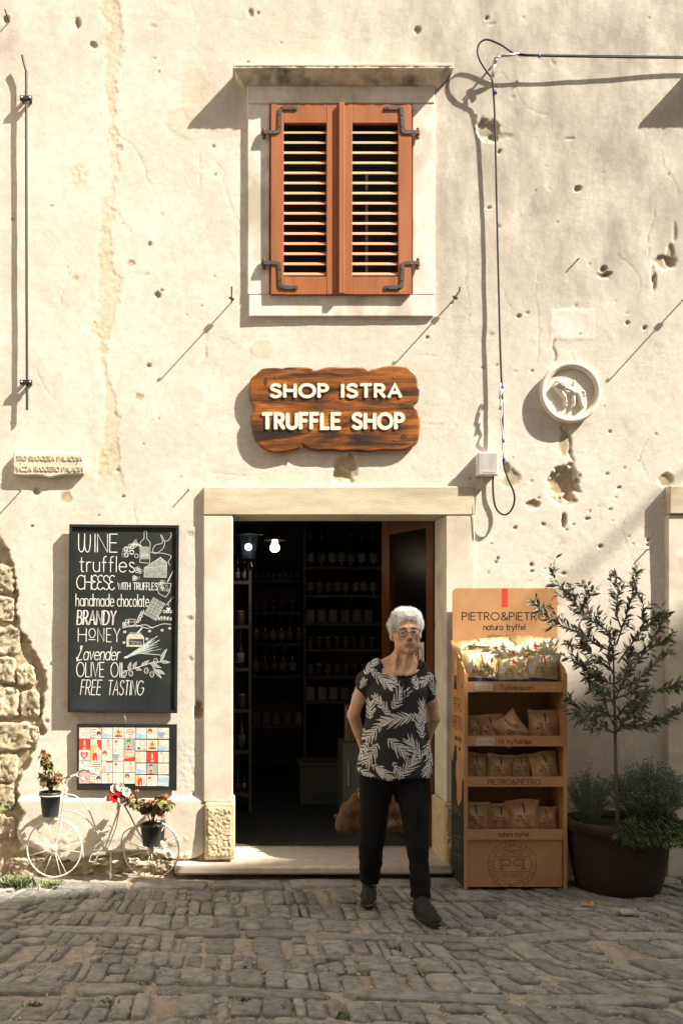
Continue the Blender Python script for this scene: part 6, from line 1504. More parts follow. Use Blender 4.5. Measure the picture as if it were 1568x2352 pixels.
for i in range(4):
    a0, a1 = PI/4+i*PI/2, PI/4+(i+1)*PI/2
    m_ = MB(); m_.tube([(c.x+.062*math.cos(a0), c.y+.062*math.sin(a0), c.z-h), (c.x+.095*math.cos(a0), c.y+.095*math.sin(a0), c.z+h)], .0045, 5); obj('lantern_post', m_, M['black'], t)
    m_ = MB(); m_.add([(c.x+.06*math.cos(a0), c.y+.06*math.sin(a0), c.z-h), (c.x+.06*math.cos(a1), c.y+.06*math.sin(a1), c.z-h), (c.x+.093*math.cos(a1), c.y+.093*math.sin(a1), c.z+h), (c.x+.093*math.cos(a0), c.y+.093*math.sin(a0), c.z+h)], [(0,1,2,3)]); obj('lantern_pane', m_, glassmat('lantern_glass', (.08,.10,.11), .3, .3) if i == 0 else bpy.data.materials['lantern_glass'], t)
m_ = MB(); m_.lathe([(.115,.085),(.10,.10),(.05,.15),(.045,.17),(.012,.19)], tuple(c), 4, cap=True); obj('lantern_cap', m_, M['black'], t)
m_ = MB(); m_.lathe([(.055,-.10),(.07,-.085)], tuple(c), 4); obj('lantern_base', m_, M['black'], t)
m_ = MB(); m_.lathe([(.012,-.17),(.03,-.14),(.02,-.10)], tuple(c), 10); obj('finial', m_, M['black'], t)
m_ = MB(); m_.tube([c+Vector((0,0,.18)), c+Vector((0,0,.35)), c+Vector((-.12,0,.38)), c+Vector((-.18,0,.15))], .008, 6); obj('lantern_arm', m_, M['black'], t)
pl_ = bpy.data.lights.new('lantern_light', 'POINT'); pl_.energy = .12; pl_.color = (.6,.8,1); pl_.shadow_soft_size = .03; lo = bpy.data.objects.new('lantern_light', pl_); lo.location = (c.x, c.y, c.z); C.objects.link(lo)
# bottle and jar shapes shared between all copies
def prof_mesh(name, prof, mat, n=10):
    m_ = MB(); m_.lathe(prof, (0,0,0), n); return mkmesh(name, m_.v, m_.f, mat, None, True)
gl1 = pm('dark_bottle_glass', (.015,.017,.012), None, 5, .12, 0, spec=.7); gl2 = pm('jar_content', (.10,.05,.02), (.05,.04,.02), 8, .25, 0, rnd=.5); gl3 = pm('pale_packet', (.22,.19,.13), (.16,.13,.09), 9, .6, 0, rnd=.4)
lab = pm('bottle_label', (.22,.20,.15), (.15,.13,.09), 12, .7, 0, rnd=.4)
bottle = [prof_mesh('glass', [(.030,0),(.034,.01),(.034,.16),(.022,.20),(.013,.22),(.013,.275),(.016,.28),(.016,.295)], gl1), prof_mesh('label', [(.0348,.04),(.0348,.12)], lab)]
jar = [prof_mesh('glass', [(.03,0),(.036,.01),(.036,.085),(.028,.1)], gl2), prof_mesh('lid', [(.031,.1),(.031,.118)], lab)]
pk_ = MB(); pk_.box(-.04,.04,-.02,.02,0,.13,.01); packet = [mkmesh('packet', pk_.v, pk_.f, gl3)]
rI = random.Random(17); ORD = ['first','second','third','fourth','fifth','sixth','seventh','eighth','ninth','tenth','eleventh','twelfth','thirteenth','fourteenth','fifteenth','sixteenth']; ROWN = ['top','second','third','fourth','fifth','lowest']
def shelving(xa, xb, ys, d, kinds, label, lab_items, dep=.26, side=True):
    """unit with open shelves, front edges read off the photograph"""
    A = at(xa, ys[0], -d); B = at(xb, ys[0], -d)
    t = thing('shelf_unit', label, 'shelves', ((A.x+B.x)/2, d, .07))
    ztop = at(xa, ys[0], -d).z+.36
    if side:
        for x in (A.x, B.x): m_ = MB(); m_.box(x-.012, x+.012, d, d+dep, .07, ztop, .002); obj('side_panel', m_, M['shelf'], t)
    for y in ys:
        z = at(xa, y, -d).z; m_ = MB(); m_.box(A.x, B.x, d-.004, d+dep, z-.028, z, .002); obj('shelf', m_, M['shelf'], t)
    for ri, (y, kd_) in enumerate(zip(ys, kinds)):
        z = at(xa, y, -d).z; src, stp, sc = {'b': (bottle, .082, 1), 'B': (bottle, .088, 1.12), 'j': (jar, .083, 1), 'J': (jar, .085, 1.5), 'p': (packet, .105, 1), 's': (bottle, .07, .6)}[kd_]
        x = A.x+.06; ci = 0; nm = {'b': 'bottle', 'B': 'bottle', 's': 'bottle', 'j': 'jar', 'J': 'jar', 'p': 'packet'}[kd_]
        while x < B.x-.04:
            o_ = bpy.data.objects.new(nm, src[0]); C.objects.link(o_); o_.location = (x, d+.055+rI.uniform(-.008,.02), z); o_.scale = (sc,)*3; o_.rotation_euler = (0,0,rI.uniform(-.2,.2)); ORG[o_.name] = tuple(o_.location)
            ci += 1; tag(o_, '%s %s from left on %s row of %s' % ({'bottle': 'dark bottle', 'jar': 'small preserve jar', 'packet': 'pale packet'}[nm], ORD[ci-1], ROWN[ri], lab_items), nm, '%ss on the %s' % (nm, lab_items))
            for m2 in src[1:]: c_ = bpy.data.objects.new('label' if nm == 'bottle' else 'lid', m2); C.objects.link(c_); c_.parent = o_
            x += stp*sc**.5*rI.uniform(.95, 1.15)
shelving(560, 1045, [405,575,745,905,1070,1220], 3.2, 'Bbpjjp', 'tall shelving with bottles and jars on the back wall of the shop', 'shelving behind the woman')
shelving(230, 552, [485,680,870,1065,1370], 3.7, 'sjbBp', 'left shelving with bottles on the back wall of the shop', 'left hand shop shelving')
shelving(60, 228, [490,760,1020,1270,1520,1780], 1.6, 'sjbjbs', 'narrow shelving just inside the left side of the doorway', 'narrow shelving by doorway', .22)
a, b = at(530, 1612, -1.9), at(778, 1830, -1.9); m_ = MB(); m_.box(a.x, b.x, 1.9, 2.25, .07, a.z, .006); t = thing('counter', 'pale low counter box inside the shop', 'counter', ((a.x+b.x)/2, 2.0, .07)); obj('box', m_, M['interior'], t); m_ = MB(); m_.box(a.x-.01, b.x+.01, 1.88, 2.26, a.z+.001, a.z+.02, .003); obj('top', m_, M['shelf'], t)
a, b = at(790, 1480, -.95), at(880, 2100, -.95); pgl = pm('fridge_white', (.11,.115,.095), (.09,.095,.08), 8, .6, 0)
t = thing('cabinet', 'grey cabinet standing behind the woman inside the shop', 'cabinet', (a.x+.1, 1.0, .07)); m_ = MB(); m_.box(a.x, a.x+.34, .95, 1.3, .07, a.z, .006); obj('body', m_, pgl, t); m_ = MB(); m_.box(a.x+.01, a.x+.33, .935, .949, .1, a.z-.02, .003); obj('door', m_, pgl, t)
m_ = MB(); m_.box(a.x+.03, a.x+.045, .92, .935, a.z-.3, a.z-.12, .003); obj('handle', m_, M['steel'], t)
for i in range(4):
    p = at(815+i*14, 1480, -1.0); m_ = MB(); m_.box(p.x-.004, p.x+.004, 1.0, 1.12, a.z, a.z+.27, .002); o = obj('brochure', m_, gl3, None, loc=(p.x, 1.05, a.z)); tag(o, '%s thin pale folder from the left standing upright on the grey cabinet' % ORD[i], 'folder', 'folders on the grey cabinet')
# ================================================================ THE WOMAN IN THE DOORWAY
class Field:
    """signed distance field on a grid, meshed with surface nets (gives one continuous skin)"""
    def __init__(s, lo, hi, h, hz=None):
        s.x = np.arange(lo[0], hi[0], h); s.y = np.arange(lo[1], hi[1], h)
        s.z = np.arange(lo[2], hi[2], h) if hz is None else hz
        s.F = np.full((len(s.x), len(s.y), len(s.z)), 1.0, np.float32)
    def sub(s, lo, hi):
        r = []
        for a, l, h_ in ((s.x, lo[0], hi[0]), (s.y, lo[1], hi[1]), (s.z, lo[2], hi[2])):
            i = np.searchsorted(a, l); j = np.searchsorted(a, h_); r.append(slice(max(0, i), max(j, i)))
        X, Y, Z = np.meshgrid(s.x[r[0]], s.y[r[1]], s.z[r[2]], indexing='ij'); return tuple(r), X, Y, Z
    def put(s, r, d, k, op='u'):
        if d.size == 0: return
        F = s.F[r]
        if op == 'u':
            h = np.clip(.5+.5*(F-d)/k, 0, 1); s.F[r] = F*(1-h)+d*h-k*h*(1-h)
        else:
            d = -d; h = np.clip(.5+.5*(d-F)/k, 0, 1); s.F[r] = F*(1-h)+d*h+k*h*(1-h)
    def cap(s, a, b, ra, rb=None, k=.01, op='u', sq=(1,1,1)):
        rb = ra if rb is None else rb; a = np.array(a, float); b = np.array(b, float); m = max(ra, rb)+k*1.5+.02
        r, X, Y, Z = s.sub(np.minimum(a, b)-m, np.maximum(a, b)+m); v = b-a; L2 = (v*v).sum()+1e-12
        t = np.clip(((X-a[0])*v[0]+(Y-a[1])*v[1]+(Z-a[2])*v[2])/L2, 0, 1)
        d = np.sqrt(((X-a[0]-t*v[0])/sq[0])**2+((Y-a[1]-t*v[1])/sq[1])**2+((Z-a[2]-t*v[2])/sq[2])**2)-(ra+(rb-ra)*t); s.put(r, d, k, op)
    def ell(s, c, rr, k=.01, op='u', rot=None):
        m = max(rr)+k*1.5+.02; c = np.array(c, float); r, X, Y, Z = s.sub(c-m, c+m); X = X-c[0]; Y = Y-c[1]; Z = Z-c[2]
        if rot is not None:
            R = np.array(rot).T; X, Y, Z = R[0,0]*X+R[0,1]*Y+R[0,2]*Z, R[1,0]*X+R[1,1]*Y+R[1,2]*Z, R[2,0]*X+R[2,1]*Y+R[2,2]*Z
        k0 = np.sqrt((X/rr[0])**2+(Y/rr[1])**2+(Z/rr[2])**2); k1 = np.sqrt((X/rr[0]**2)**2+(Y/rr[1]**2)**2+(Z/rr[2]**2)**2)+1e-9
        s.put(r, k0*(k0-1)/k1, k, op)
    def mesh(s):
        F = s.F; S_ = F < 0; nx, ny, nz = F.shape
        cnt = np.zeros((nx-1, ny-1, nz-1), np.float32); pos = np.zeros((nx-1, ny-1, nz-1, 3), np.float32)
        idx = np.arange
        for ax in range(3):
            sl0 = [slice(None)]*3; sl1 = [slice(None)]*3; sl0[ax] = slice(0, -1); sl1[ax] = slice(1, None)
            f0 = F[tuple(sl0)]; f1 = F[tuple(sl1)]; cr = (f0 < 0) != (f1 < 0)
            I = np.nonzero(cr); t = f0[I]/(f0[I]-f1[I]+1e-12)
            ijk = [I[0].astype(float), I[1].astype(float), I[2].astype(float)]; ijk[ax] = ijk[ax]+t
            p = np.stack([np.interp(ijk[0], idx(nx), s.x), np.interp(ijk[1], idx(ny), s.y), np.interp(ijk[2], idx(nz), s.z)], -1)
            o = [a for a in range(3) if a != ax]
            for da in (0, 1):
                for db in (0, 1):
                    J = [I[0].copy(), I[1].copy(), I[2].copy()]; J[o[0]] -= da; J[o[1]] -= db
                    ok = (J[o[0]] >= 0) & (J[o[1]] >= 0) & (J[o[0]] < F.shape[o[0]]-1) & (J[o[1]] < F.shape[o[1]]-1)
                    J = tuple(j[ok] for j in J); np.add.at(cnt, J, 1); np.add.at(pos, J, p[ok])
        act = cnt > 0; vid = np.full(cnt.shape, -1, np.int64); n = int(act.sum()); vid[act] = np.arange(n); V_ = pos[act]/cnt[act][:, None]
        faces = []
        for ax in range(3):
            sl0 = [slice(None)]*3; sl1 = [slice(None)]*3; sl0[ax] = slice(0, -1); sl1[ax] = slice(1, None)
            a_ = S_[tuple(sl0)]; b_ = S_[tuple(sl1)]; I = np.nonzero(a_ != b_); o = [(ax+1) % 3, (ax+2) % 3]
            ok = (I[o[0]] > 0) & (I[o[1]] > 0) & (I[o[0]] < F.shape[o[0]]-1) & (I[o[1]] < F.shape[o[1]]-1); I = [i[ok] for i in I]
            sg = a_[tuple(I)]; q = []
            for da, db in ((1,1),(0,1),(0,0),(1,0)):
                J = [i.copy() for i in I]; J[o[0]] -= da; J[o[1]] -= db; q.append(vid[tuple(J)])
            f = np.stack(q, -1); f[~sg] = f[~sg][:, ::-1]; faces.append(f)
        f = np.concatenate(faces); return V_.astype(float), f
def relax(V_, f, it=1, lam=.5):
    for _ in range(it):
        s_ = np.zeros_like(V_); c = np.zeros(len(V_))
        for a, b in ((0,1),(1,2),(2,3),(3,0)):
            np.add.at(s_, f[:,a], V_[f[:,b]]); np.add.at(s_, f[:,b], V_[f[:,a]]); np.add.at(c, f[:,a], 1); np.add.at(c, f[:,b], 1)
        V_ = V_+lam*(s_/np.maximum(c, 1)[:, None]-V_)
    return V_
PD0 = .82; ORGP = Vector((PX(908, PD0), -PD0, 0))
def Wp(x, y, o=0.0):      # picture position at depth offset o behind (+) / in front (-) of the pelvis -> local coordinates
    return np.array(P(x, y, PD0-o)-ORGP)
person = thing('person', 'elderly woman with short white hair, glasses and palm leaf blouse standing in the shop doorway', 'person', tuple(ORGP))
PL_ = ORG[person.name]
def pobj(name, V_, f, mat, parent=person):
    me_ = mkmesh(name, V_, f, mat, None, True); o_ = link(name, me_, parent); return o_
# head frame
HC = Wp(931.5, 1451, -.01); yaw = math.radians(-1); til = math.radians(-3)
RH = np.array(Matrix.Rotation(yaw, 3, 'Z') @ Matrix.Rotation(til, 3, 'Y'))
hd_ = lambda x, y, z: HC+RH @ np.array((x, y, z))
# ---- body: one continuous skin
zs = np.concatenate([np.arange(.02, 1.24, .0085), np.arange(1.24, 1.66, .0030)])
B = Field((-.34, -.26, 0), (.33, .30, 0), .0034, zs)
for a, b, ra, rb in ((Wp(908,1690,.02), Wp(909,1600,.01), .115, .118), (Wp(908,1760,.03), Wp(908,1690,.02), .12, .112)): B.cap(a, b, ra, rb, .04, sq=(1.25,.82,1))
B.ell(Wp(909,1585,.02), (.155,.088,.13), .03); B.cap(Wp(856,1546,.025), Wp(962,1546,.025), .040, .040, .04); B.ell(Wp(912,1548,.02), (.12,.065,.05), .03)
sL_, eL_, wL_ = Wp(838,1563,.02), Wp(811,1642,.07), Wp(838,1728,.20); sR_, eR_, wR_ = Wp(980,1566,.02), Wp(996,1650,.08), Wp(968,1724,.20)
for s_, e_, w_ in ((sL_, eL_, wL_), (sR_, eR_, wR_)):
    B.cap(s_, (s_+e_)/2, .038, .034, .02); B.cap((s_+e_)/2, e_, .036, .031, .015); B.cap(e_, w_, .034, .021, .01)
    B.ell(e_+np.array((0, .015, 0)), (.022, .022, .026), .015)
# hands behind the back, fingers closed on the bag straps
hands = ((wL_, Wp(868,1752,.235), 1), (wR_, Wp(900,1748,.245), -1))
for w_, h_, sg in hands:
    v = h_-w_; L_ = np.linalg.norm(v); v = v/L_; up = np.array((0,0,1.)); sd_ = np.cross(v, up); sd_ /= np.linalg.norm(sd_)
    B.cap(w_, w_+v*.035, .020, .024, .012, sq=(1,.8,1)); pc_ = w_+v*.055
    for q in range(4):
        base_ = pc_+v*.02+up*(.030-.019*q); l1 = (.030, .034, .032, .026)[q]
        m1 = base_+v*l1+sd_*.004; m2 = m1+(v*.2+sd_*.9*sg)*.022; m3 = m2+(-v*.7+sd_*.5*sg)*.018
        B.cap(pc_+up*(.02-.012*q)*.8, base_, .013, .0095, .008); B.cap(base_, m1, .0090, .0085, .003); B.cap(m1, m2, .0085, .0078, .003); B.cap(m2, m3, .0078, .0068, .003)
    tb = w_+v*.03+up*.018; B.cap(tb, tb+up*.024+v*.018+sd_*.012*sg, .0115, .010, .006); B.cap(tb+up*.024+v*.018+sd_*.012*sg, tb+up*.022+v*.042+sd_*.022*sg, .010, .0085, .003)
# legs
LT, LK, LA = Wp(864,1800,.02), Wp(853,1930,.08), Wp(848,2045,.17); RT, RK, RA = Wp(950,1800,.0), Wp(958,1930,-.07), Wp(966,2085,-.135)
for t_, k_, a_ in ((LT, LK, LA), (RT, RK, RA)): B.cap(t_, k_, .075, .048, .03); B.cap(k_, a_, .046, .030, .015)
# neck with its cords and slack skin
B.cap(Wp(916,1508,.045), Wp(880,1523,.035), .030, .022, .03); B.cap(Wp(936,1514,.045), Wp(962,1530,.035), .028, .020, .03)
nb = Wp(916,1552,.045); nt_ = hd_(0, .02, -.07)
B.cap(nb, nt_, .056, .053, .025); B.cap(hd_(-.048,.0,-.08), Wp(905,1549,-.05), .007, .006, .018); B.cap(hd_(.030,-.026,-.10), Wp(934,1549,-.045), .008, .008, .02)
B.cap(hd_(.0,-.040,-.105), Wp(924,1546,-.035), .012, .012, .022)
B.cap(Wp(918,1549,-.058), Wp(868,1534,-.005), .0085, .007, .014); B.cap(Wp(938,1549,-.058), Wp(972,1536,-.005), .0085, .007, .014)
# skull and face
E_ = lambda c, r_, k=.01, op='u': B.ell(hd_(*c), r_, k, op, RH)
Cp = lambda a, b, ra, rb=None, k=.006, op='u': B.cap(hd_(*a), hd_(*b), ra, rb, k, op)
E_((0,.012,.036), (.074,.094,.080)); E_((0,-.026,-.022), (.070,.062,.082), .02); E_((0,-.034,-.074), (.060,.050,.038), .02); E_((0,-.074,-.099), (.021,.017,.015), .014)
for s_ in (-1, 1):
    E_((s_*.043,-.058,-.026), (.020,.020,.018), .018); E_((s_*.048,-.030,-.078), (.016,.028,.026), .014)
    Cp((s_*.010,-.086,.022), (s_*.044,-.072,.020), .0085, .008, .010)
    E_((s_*.030,-.095,.0), (.0185,.020,.0135), .008, 's')
    E_((s_*.030,-.0725,.0), (.0135,.0125,.0125), .003)
    Cp((s_*.018,-.085,.0045), (s_*.043,-.077,.003), .0056, .0050, .003); Cp((s_*.019,-.082,-.009), (s_*.042,-.075,-.009), .0036, .0034, .004)
    Cp((s_*.018,-.080,-.019), (s_*.042,-.075,-.021), .0040, .0035, .006); Cp((s_*.020,-.086,-.0235), (s_*.040,-.080,-.0265), .0022, .002, .004, 's')
    E_((s_*.0115,-.100,-.040), (.0085,.010,.0075), .005); E_((s_*.0065,-.107,-.0475), (.0035,.004,.003), .003, 's')
    E_((s_*.077,.012,-.014), (.009,.019,.031), .006); E_((s_*.083,.004,-.010), (.006,.010,.018), .005, 's')
    Cp((s_*.018,-.102,-.036), (s_*.036,-.086,-.074), .0050, .0042, .006, 's'); Cp((s_*.031,-.090,-.078), (s_*.031,-.074,-.102), .0040, .0034, .006, 's')
    Cp((s_*.050,-.056,-.045), (s_*.046,-.050,-.085), .0018, .0018, .006, 's')
E_((0,-.072,-.064), (.033,.026,.026), .014)
Cp((0,-.086,.010), (0,-.103,-.022), .0078, .0098, .010); E_((0,-.108,-.034), (.0135,.0125,.0115), .008)
Cp((-.022,-.094,-.0655), (0,-.1005,-.0625), .0042, .0050, .004); Cp((.022,-.094,-.0655), (0,-.1005,-.0625), .0042, .0050, .004); Cp((-.017,-.0955,-.0755), (.017,-.0955,-.0755), .0050, None, .005)
Cp((-.026,-.094,-.0715), (0,-.103,-.0690), .0017, .0019, .003, 's'); Cp((.026,-.094,-.0715), (0,-.103,-.0690), .0017, .0019, .003, 's'); Cp((-.014,-.098,-.085), (.014,-.098,-.085), .0030, None, .007, 's')
for z in (.040, .050, .060): Cp((-.030,-.094+.1*(z-.04),z), (.030,-.094+.1*(z-.04),z+.001), .0014, None, .005, 's')
Cp((-.004,-.101,.022), (-.003,-.100,.036), .0014, None, .004, 's')
V_, f_ = B.mesh(); V_ = relax(V_, f_, 1, .35)
LH = (V_-HC) @ RH                           # head-local positions of the vertices
tone = np.zeros(len(V_)); brow = np.zeros(len(V_))
hm = V_[:,2] > 1.3
lipm = hm & (LH[:,1] < -.082) & (np.abs(LH[:,0]) < .025) & (LH[:,2] < -.0585) & (LH[:,2] > -.0815); tone[lipm] = .5
tone = np.maximum(tone, hm*np.exp(-((np.abs(LH[:,0])-.030)/.015)**2-((LH[:,2]+.003)/.013)**2)*(LH[:,1] < -.04)*.55)
tone = np.maximum(tone, hm*np.exp(-((LH[:,0])/.016)**2-((LH[:,2]+.036)/.012)**2)*(LH[:,1] < -.08)*.45)
brow = hm*np.exp(-((np.abs(LH[:,0])-.028)/.014)**2-((LH[:,2]-.020-.06*(.028-np.abs(LH[:,0]))*0)/.0050)**2)*(LH[:,1] < -.05)
skin = bpy.data.materials.new('aged_skin'); t, b, N, L = nodes(skin); tc = N('TexCoord')
def _mixc(fac, a, c):
    mx = N('Mix'); mx.data_type = 'RGBA'; L(fac, mx.inputs[0])
    (L(a, mx.inputs[6]) if not isinstance(a, tuple) else setattr(mx.inputs[6], 'default_value', (*a, 1))); mx.inputs[7].default_value = (*c, 1); return mx.outputs[2]
def _rn(scale, p0, p1):
    n_ = N('TexNoise'); n_.inputs['Scale'].default_value = scale; n_.inputs['Detail'].default_value = 6; L(tc.outputs['Object'], n_.inputs['Vector']); r = N('ValToRGB'); r.color_ramp.elements[0].position = p0; r.color_ramp.elements[1].position = p1; L(n_.outputs['Fac'], r.inputs[0]); return r.outputs[0]
def _at(n_): a = N('Attribute'); a.attribute_name = n_; return a.outputs['Fac']
col = _mixc(_rn(28, .42, .62), (.66,.405,.265), (.56,.31,.185)); col = _mixc(_rn(95, .60, .70), col, (.36,.18,.10)); col = _mixc(_at('tone'), col, (.30,.10,.075)); col = _mixc(_at('brow'), col, (.10,.08,.065))
L(col, b.inputs['Base Color']); b.inputs['Roughness'].default_value = .55; b.inputs['Subsurface Weight'].default_value = .12; b.inputs['Subsurface Radius'].default_value = (.01,.004,.002)
mp = N('Mapping'); mp.inputs['Scale'].default_value = (1,1,.6); L(tc.outputs['Object'], mp.inputs[0]); n_ = N('TexNoise'); n_.inputs['Scale'].default_value = 130; n_.inputs['Detail'].default_value = 6; L(mp.outputs[0], n_.inputs['Vector'])
bp = N('Bump'); bp.inputs['Strength'].default_value = .5; bp.inputs['Distance'].default_value = .0025; L(n_.outputs['Fac'], bp.inputs['Height']); L(bp.outputs[0], b.inputs['Normal'])
body = pobj('body', V_, f_, skin)
for n_, A_ in (('tone', tone), ('brow', np.clip(brow, 0, 1))): a_ = body.data.attributes.new(n_, 'FLOAT', 'POINT'); a_.data.foreach_set('value', A_.astype(np.float32))
eyew = pm('eye_white', (.22,.18,.15), None, 20, .2, 0, spec=.6); eyed = pm('iris', (.06,.05,.045), None, 20, .1, 0, spec=.7)
for s_ in (-1, 1):
    m_ = MB(); c = hd_(s_*.030, -.0765, .0); m_.ball(tuple(c), .0118, 14); c2 = c+RH @ np.array((.001,-.0082,0)); m_.ball(tuple(c2), (.0062,.0045,.0062), 10, 1)
    me_ = mkmesh('eye', m_.v, m_.f, [eyew, eyed], m_.m, True); link('eye', me_, body)
# ---- hair: soft cap plus loose tufts
Hf = Field((-.12,-.16,1.38), (.20,.18,1.68), .0036)
Hf.x = Hf.x+0; 
Hf.ell(hd_(0,.014,.044), (.085,.102,.082), .01, rot=RH); Hf.ell(hd_(0,.052,.0), (.072,.060,.066), .02, rot=RH)
for s_ in (-1, 1): Hf.ell(hd_(s_*.066,-.012,.034), (.024,.038,.040), .02, rot=RH)
Hf.ell(hd_(-.010,-.030,.096), (.052,.045,.034), .02, rot=RH); Hf.ell(hd_(.035,-.040,.088), (.034,.040,.030), .02, rot=RH); Hf.ell(hd_(.020,-.072,.078), (.034,.018,.016), .012, rot=RH)
Hf.ell(hd_(-.006,-.118,.022), (.061,.062,.064), .008, 's', rot=RH); Hf.ell(hd_(0,-.070,-.066), (.12,.085,.086), .010, 's', rot=RH)
X, Y, Z = np.meshgrid(Hf.x, Hf.y, Hf.z, indexing='ij')
Hf.F += .0035*vnoise3(X, Y, Z, 34, 5)+.0016*vnoise3(X, Y, Z*.5, 95, 6)
V_, f_ = Hf.mesh(); hair_m = pm('white_hair', (.66,.63,.58), (.52,.50,.46), 60, .7, .6, 150, dist=.002, c3=(.44,.42,.39), s3=20); hair = pobj('hair', V_, f_, hair_m, body)
rh = np.random.RandomState(4); m_ = MB(); c_h = hd_(0,.01,.03); pick = rh.choice(len(V_), 6500)
for i in pick:
    p = V_[i]; nrm = p-c_h; nrm /= np.linalg.norm(nrm); lp = (p-HC) @ RH
    if lp[2] < -.05: continue
    fl = RH @ np.array((rh.normal(0,.5)+lp[0]*4, rh.normal(0,.4)+.2, -.5+rh.normal(0,.5))); fl -= nrm*fl.dot(nrm); fl /= np.linalg.norm(fl)+1e-6
    l = rh.uniform(.012, .028); sd_ = np.cross(nrm, fl)*.0006; a = p-nrm*.001; b_ = p+fl*l*.5+nrm*rh.uniform(.0015,.005); c = p+fl*l+nrm*rh.uniform(.0,.006)
    m_.add([a-sd_, a+sd_, b_+sd_, b_-sd_, c], [(0,1,2,3),(3,2,4)])
me_ = mkmesh('hair_strands', m_.v, m_.f, pm('hair_strand', (.74,.71,.66), (.58,.56,.52), 60, .5, 0, isl=True, rnd=.2)); o_ = link('hair_strands', me_, hair); o_['kind'] = 'stuff'
# ---- spectacles
m_ = MB(); gm = pm('wire_frame', (.10,.05,.03), None, 20, .35, 0, metal=.3)
gl = None
for s_ in (-1, 1):
    pts = [tuple(hd_(s_*.031+.0240*math.cos(a*PI/12), -.1035+.10*(abs(s_*.031+.0240*math.cos(a*PI/12)))**1.2*.6, -.006+.0192*math.sin(a*PI/12))) for a in range(25)]
    m_.tube(pts, .0016, 5, cap=False)
    lm = MB(); lm.add(pts[:-1], [tuple(range(24))])
    m_.tube([tuple(hd_(s_*.0535,-.0985,.001)), tuple(hd_(s_*.066,-.086,.004)), tuple(hd_(s_*.080,.005,.004))], .0012, 5)
    if s_ == -1: L0 = lm
    else: L1_ = lm
m_.tube([tuple(hd_(-.009,-.1045,-.004)), tuple(hd_(0,-.1105,-.001)), tuple(hd_(.009,-.1045,-.004))], .0013, 5)
gl = link('spectacles', mkmesh('spectacles', m_.v, m_.f, gm, None, True), body)
for q in (L0, L1_): link('lens', mkmesh('lens', q.v, q.f, M['lens']), gl)
# ---- blouse
Bl = Field((-.29,-.24,.64), (.28,.22,1.40), .0031)
X, Y, Z = np.meshgrid(Bl.x, Bl.y, Bl.z, indexing='ij')
prof = [(1783,815,994),(1764,817.5,992),(1730,822,988),(1702,826,985),(1681,832,982),(1660,837,980),(1640,840,979),(1610,842,979),(1590,842,980),(1560,846,978),(1540,852,972),(1520,866,960),(1505,880,945)]
zz = np.array([Wp(0, y, 0)[2] for y, a, b in prof]); lx = np.array([Wp(a, 0, 0)[0] for y, a, b in prof]); rx = np.array([Wp(b, 0, 0)[0] for y, a, b in prof])
zl = Bl.z; Lx = np.interp(zl, zz, lx); Rx = np.interp(zl, zz, rx); cxz = (Lx+Rx)/2; ax_ = (Rx-Lx)/2
bz = np.interp(zl, [.72,.85,.98,1.08,1.18,1.26,1.32], [.138,.140,.128,.122,.116,.080,.045]); cyz = np.interp(zl, [.72,.9,1.05,1.18,1.30], [.0,-.005,.0,.0,.03])
q = np.sqrt(((X-cxz)/ax_)**2+((Y-cyz)/bz)**2); d = (q-1)*np.minimum(ax_, bz)
hem = Wp(0, 1783, 0)[2]+.006*np.sin(X*25)+.010*(np.abs(X)/.2)**2
d = np.maximum(d, Z-1.315); Bl.F = d.astype(np.float32)
for a, b, r1, r2 in ((Wp(862,1545,.02), Wp(839,1564,.02), .046, .045), (Wp(839,1564,.02), Wp(836,1583,.03), .045, .042), (Wp(958,1545,.02), Wp(979,1566,.02), .046, .044), (Wp(979,1566,.02), Wp(983,1594,.03), .044, .041)): Bl.cap(a, b, r1, r2, .025)
Bl.cap(Wp(866,1532,.03), Wp(958,1534,.03), .046, .042, .03)
fold = .0045*vnoise(X*1.0+.2*Y, Z*.35, 17, 3)*np.clip((1.22-Z)*3, .25, 1)+.0035*vnoise(X+Y*.6, Z*.55+X*.3, 30, 8)
nr = np.clip(1-np.abs(X-Wp(0,0,0)[0])*0, 0, 1)
Bl.F += fold.astype(np.float32)
hollow = (hem-Z)
Bl.F = np.maximum(Bl.F, hollow).astype(np.float32)
# neckline, armholes
Bl.ell(Wp(921,1497,-.03), (.124,.135,.124), .004, 's'); Bl.cap(Wp(921,1490,.0), Wp(919,1525,.02), .070, .062, .004, 's')
Bl.cap(Wp(812,1602,.04), Wp(800,1640,.06), .050, .05, .005, 's', sq=(1,1.6,1)); Bl.cap(Wp(1010,1622,.05), Wp(1014,1650,.06), .050, .05, .005, 's', sq=(1,1.6,1))
V_, f_ = Bl.mesh(); V_ = relax(V_, f_, 1, .4)
# palm frond print, evaluated per vertex from fronds read in the blouse zoom
u = (V_[:,0]+ORGP.x)*FPX/(CAM_D-PD0)+VX; v = VY-(V_[:,2]-1.5)*FPX/(CAM_D-PD0); u = (u-763.6)*4.821; v = (v-1349.3)*4.821
FR = [(345,965,500,770,95),(405,900,645,1110,120),(700,1080,610,930,90),(600,1400,430,1170,95),(610,1335,765,1105,150),(905,1125,870,960,100),(1120,950,950,1065,110),(1135,1200,1085,1040,90),
      (395,1450,405,1240,110),(890,1400,480,1470,150),(965,1660,900,1370,120),(505,1480,340,1690,120),(560,1640,780,1830,150),(950,1880,775,1640,140),(370,1700,275,1870,100),(470,1690,330,1950,150),(400,1930,630,2090,120),
      (262,1985,410,2075,90),(670,2080,880,1850,150),(1060,1670,985,1840,110),(1080,1810,985,2070,130),(620,1890,700,2060,100),(1000,1500,950,1230,110),(520,2075,480,1960,80),(300,1120,350,1010,70),(240,1700,330,1560,90),(230,1950,280,1800,80),(1150,1700,1120,1500,90),(1150,1950,1120,1760,90)]
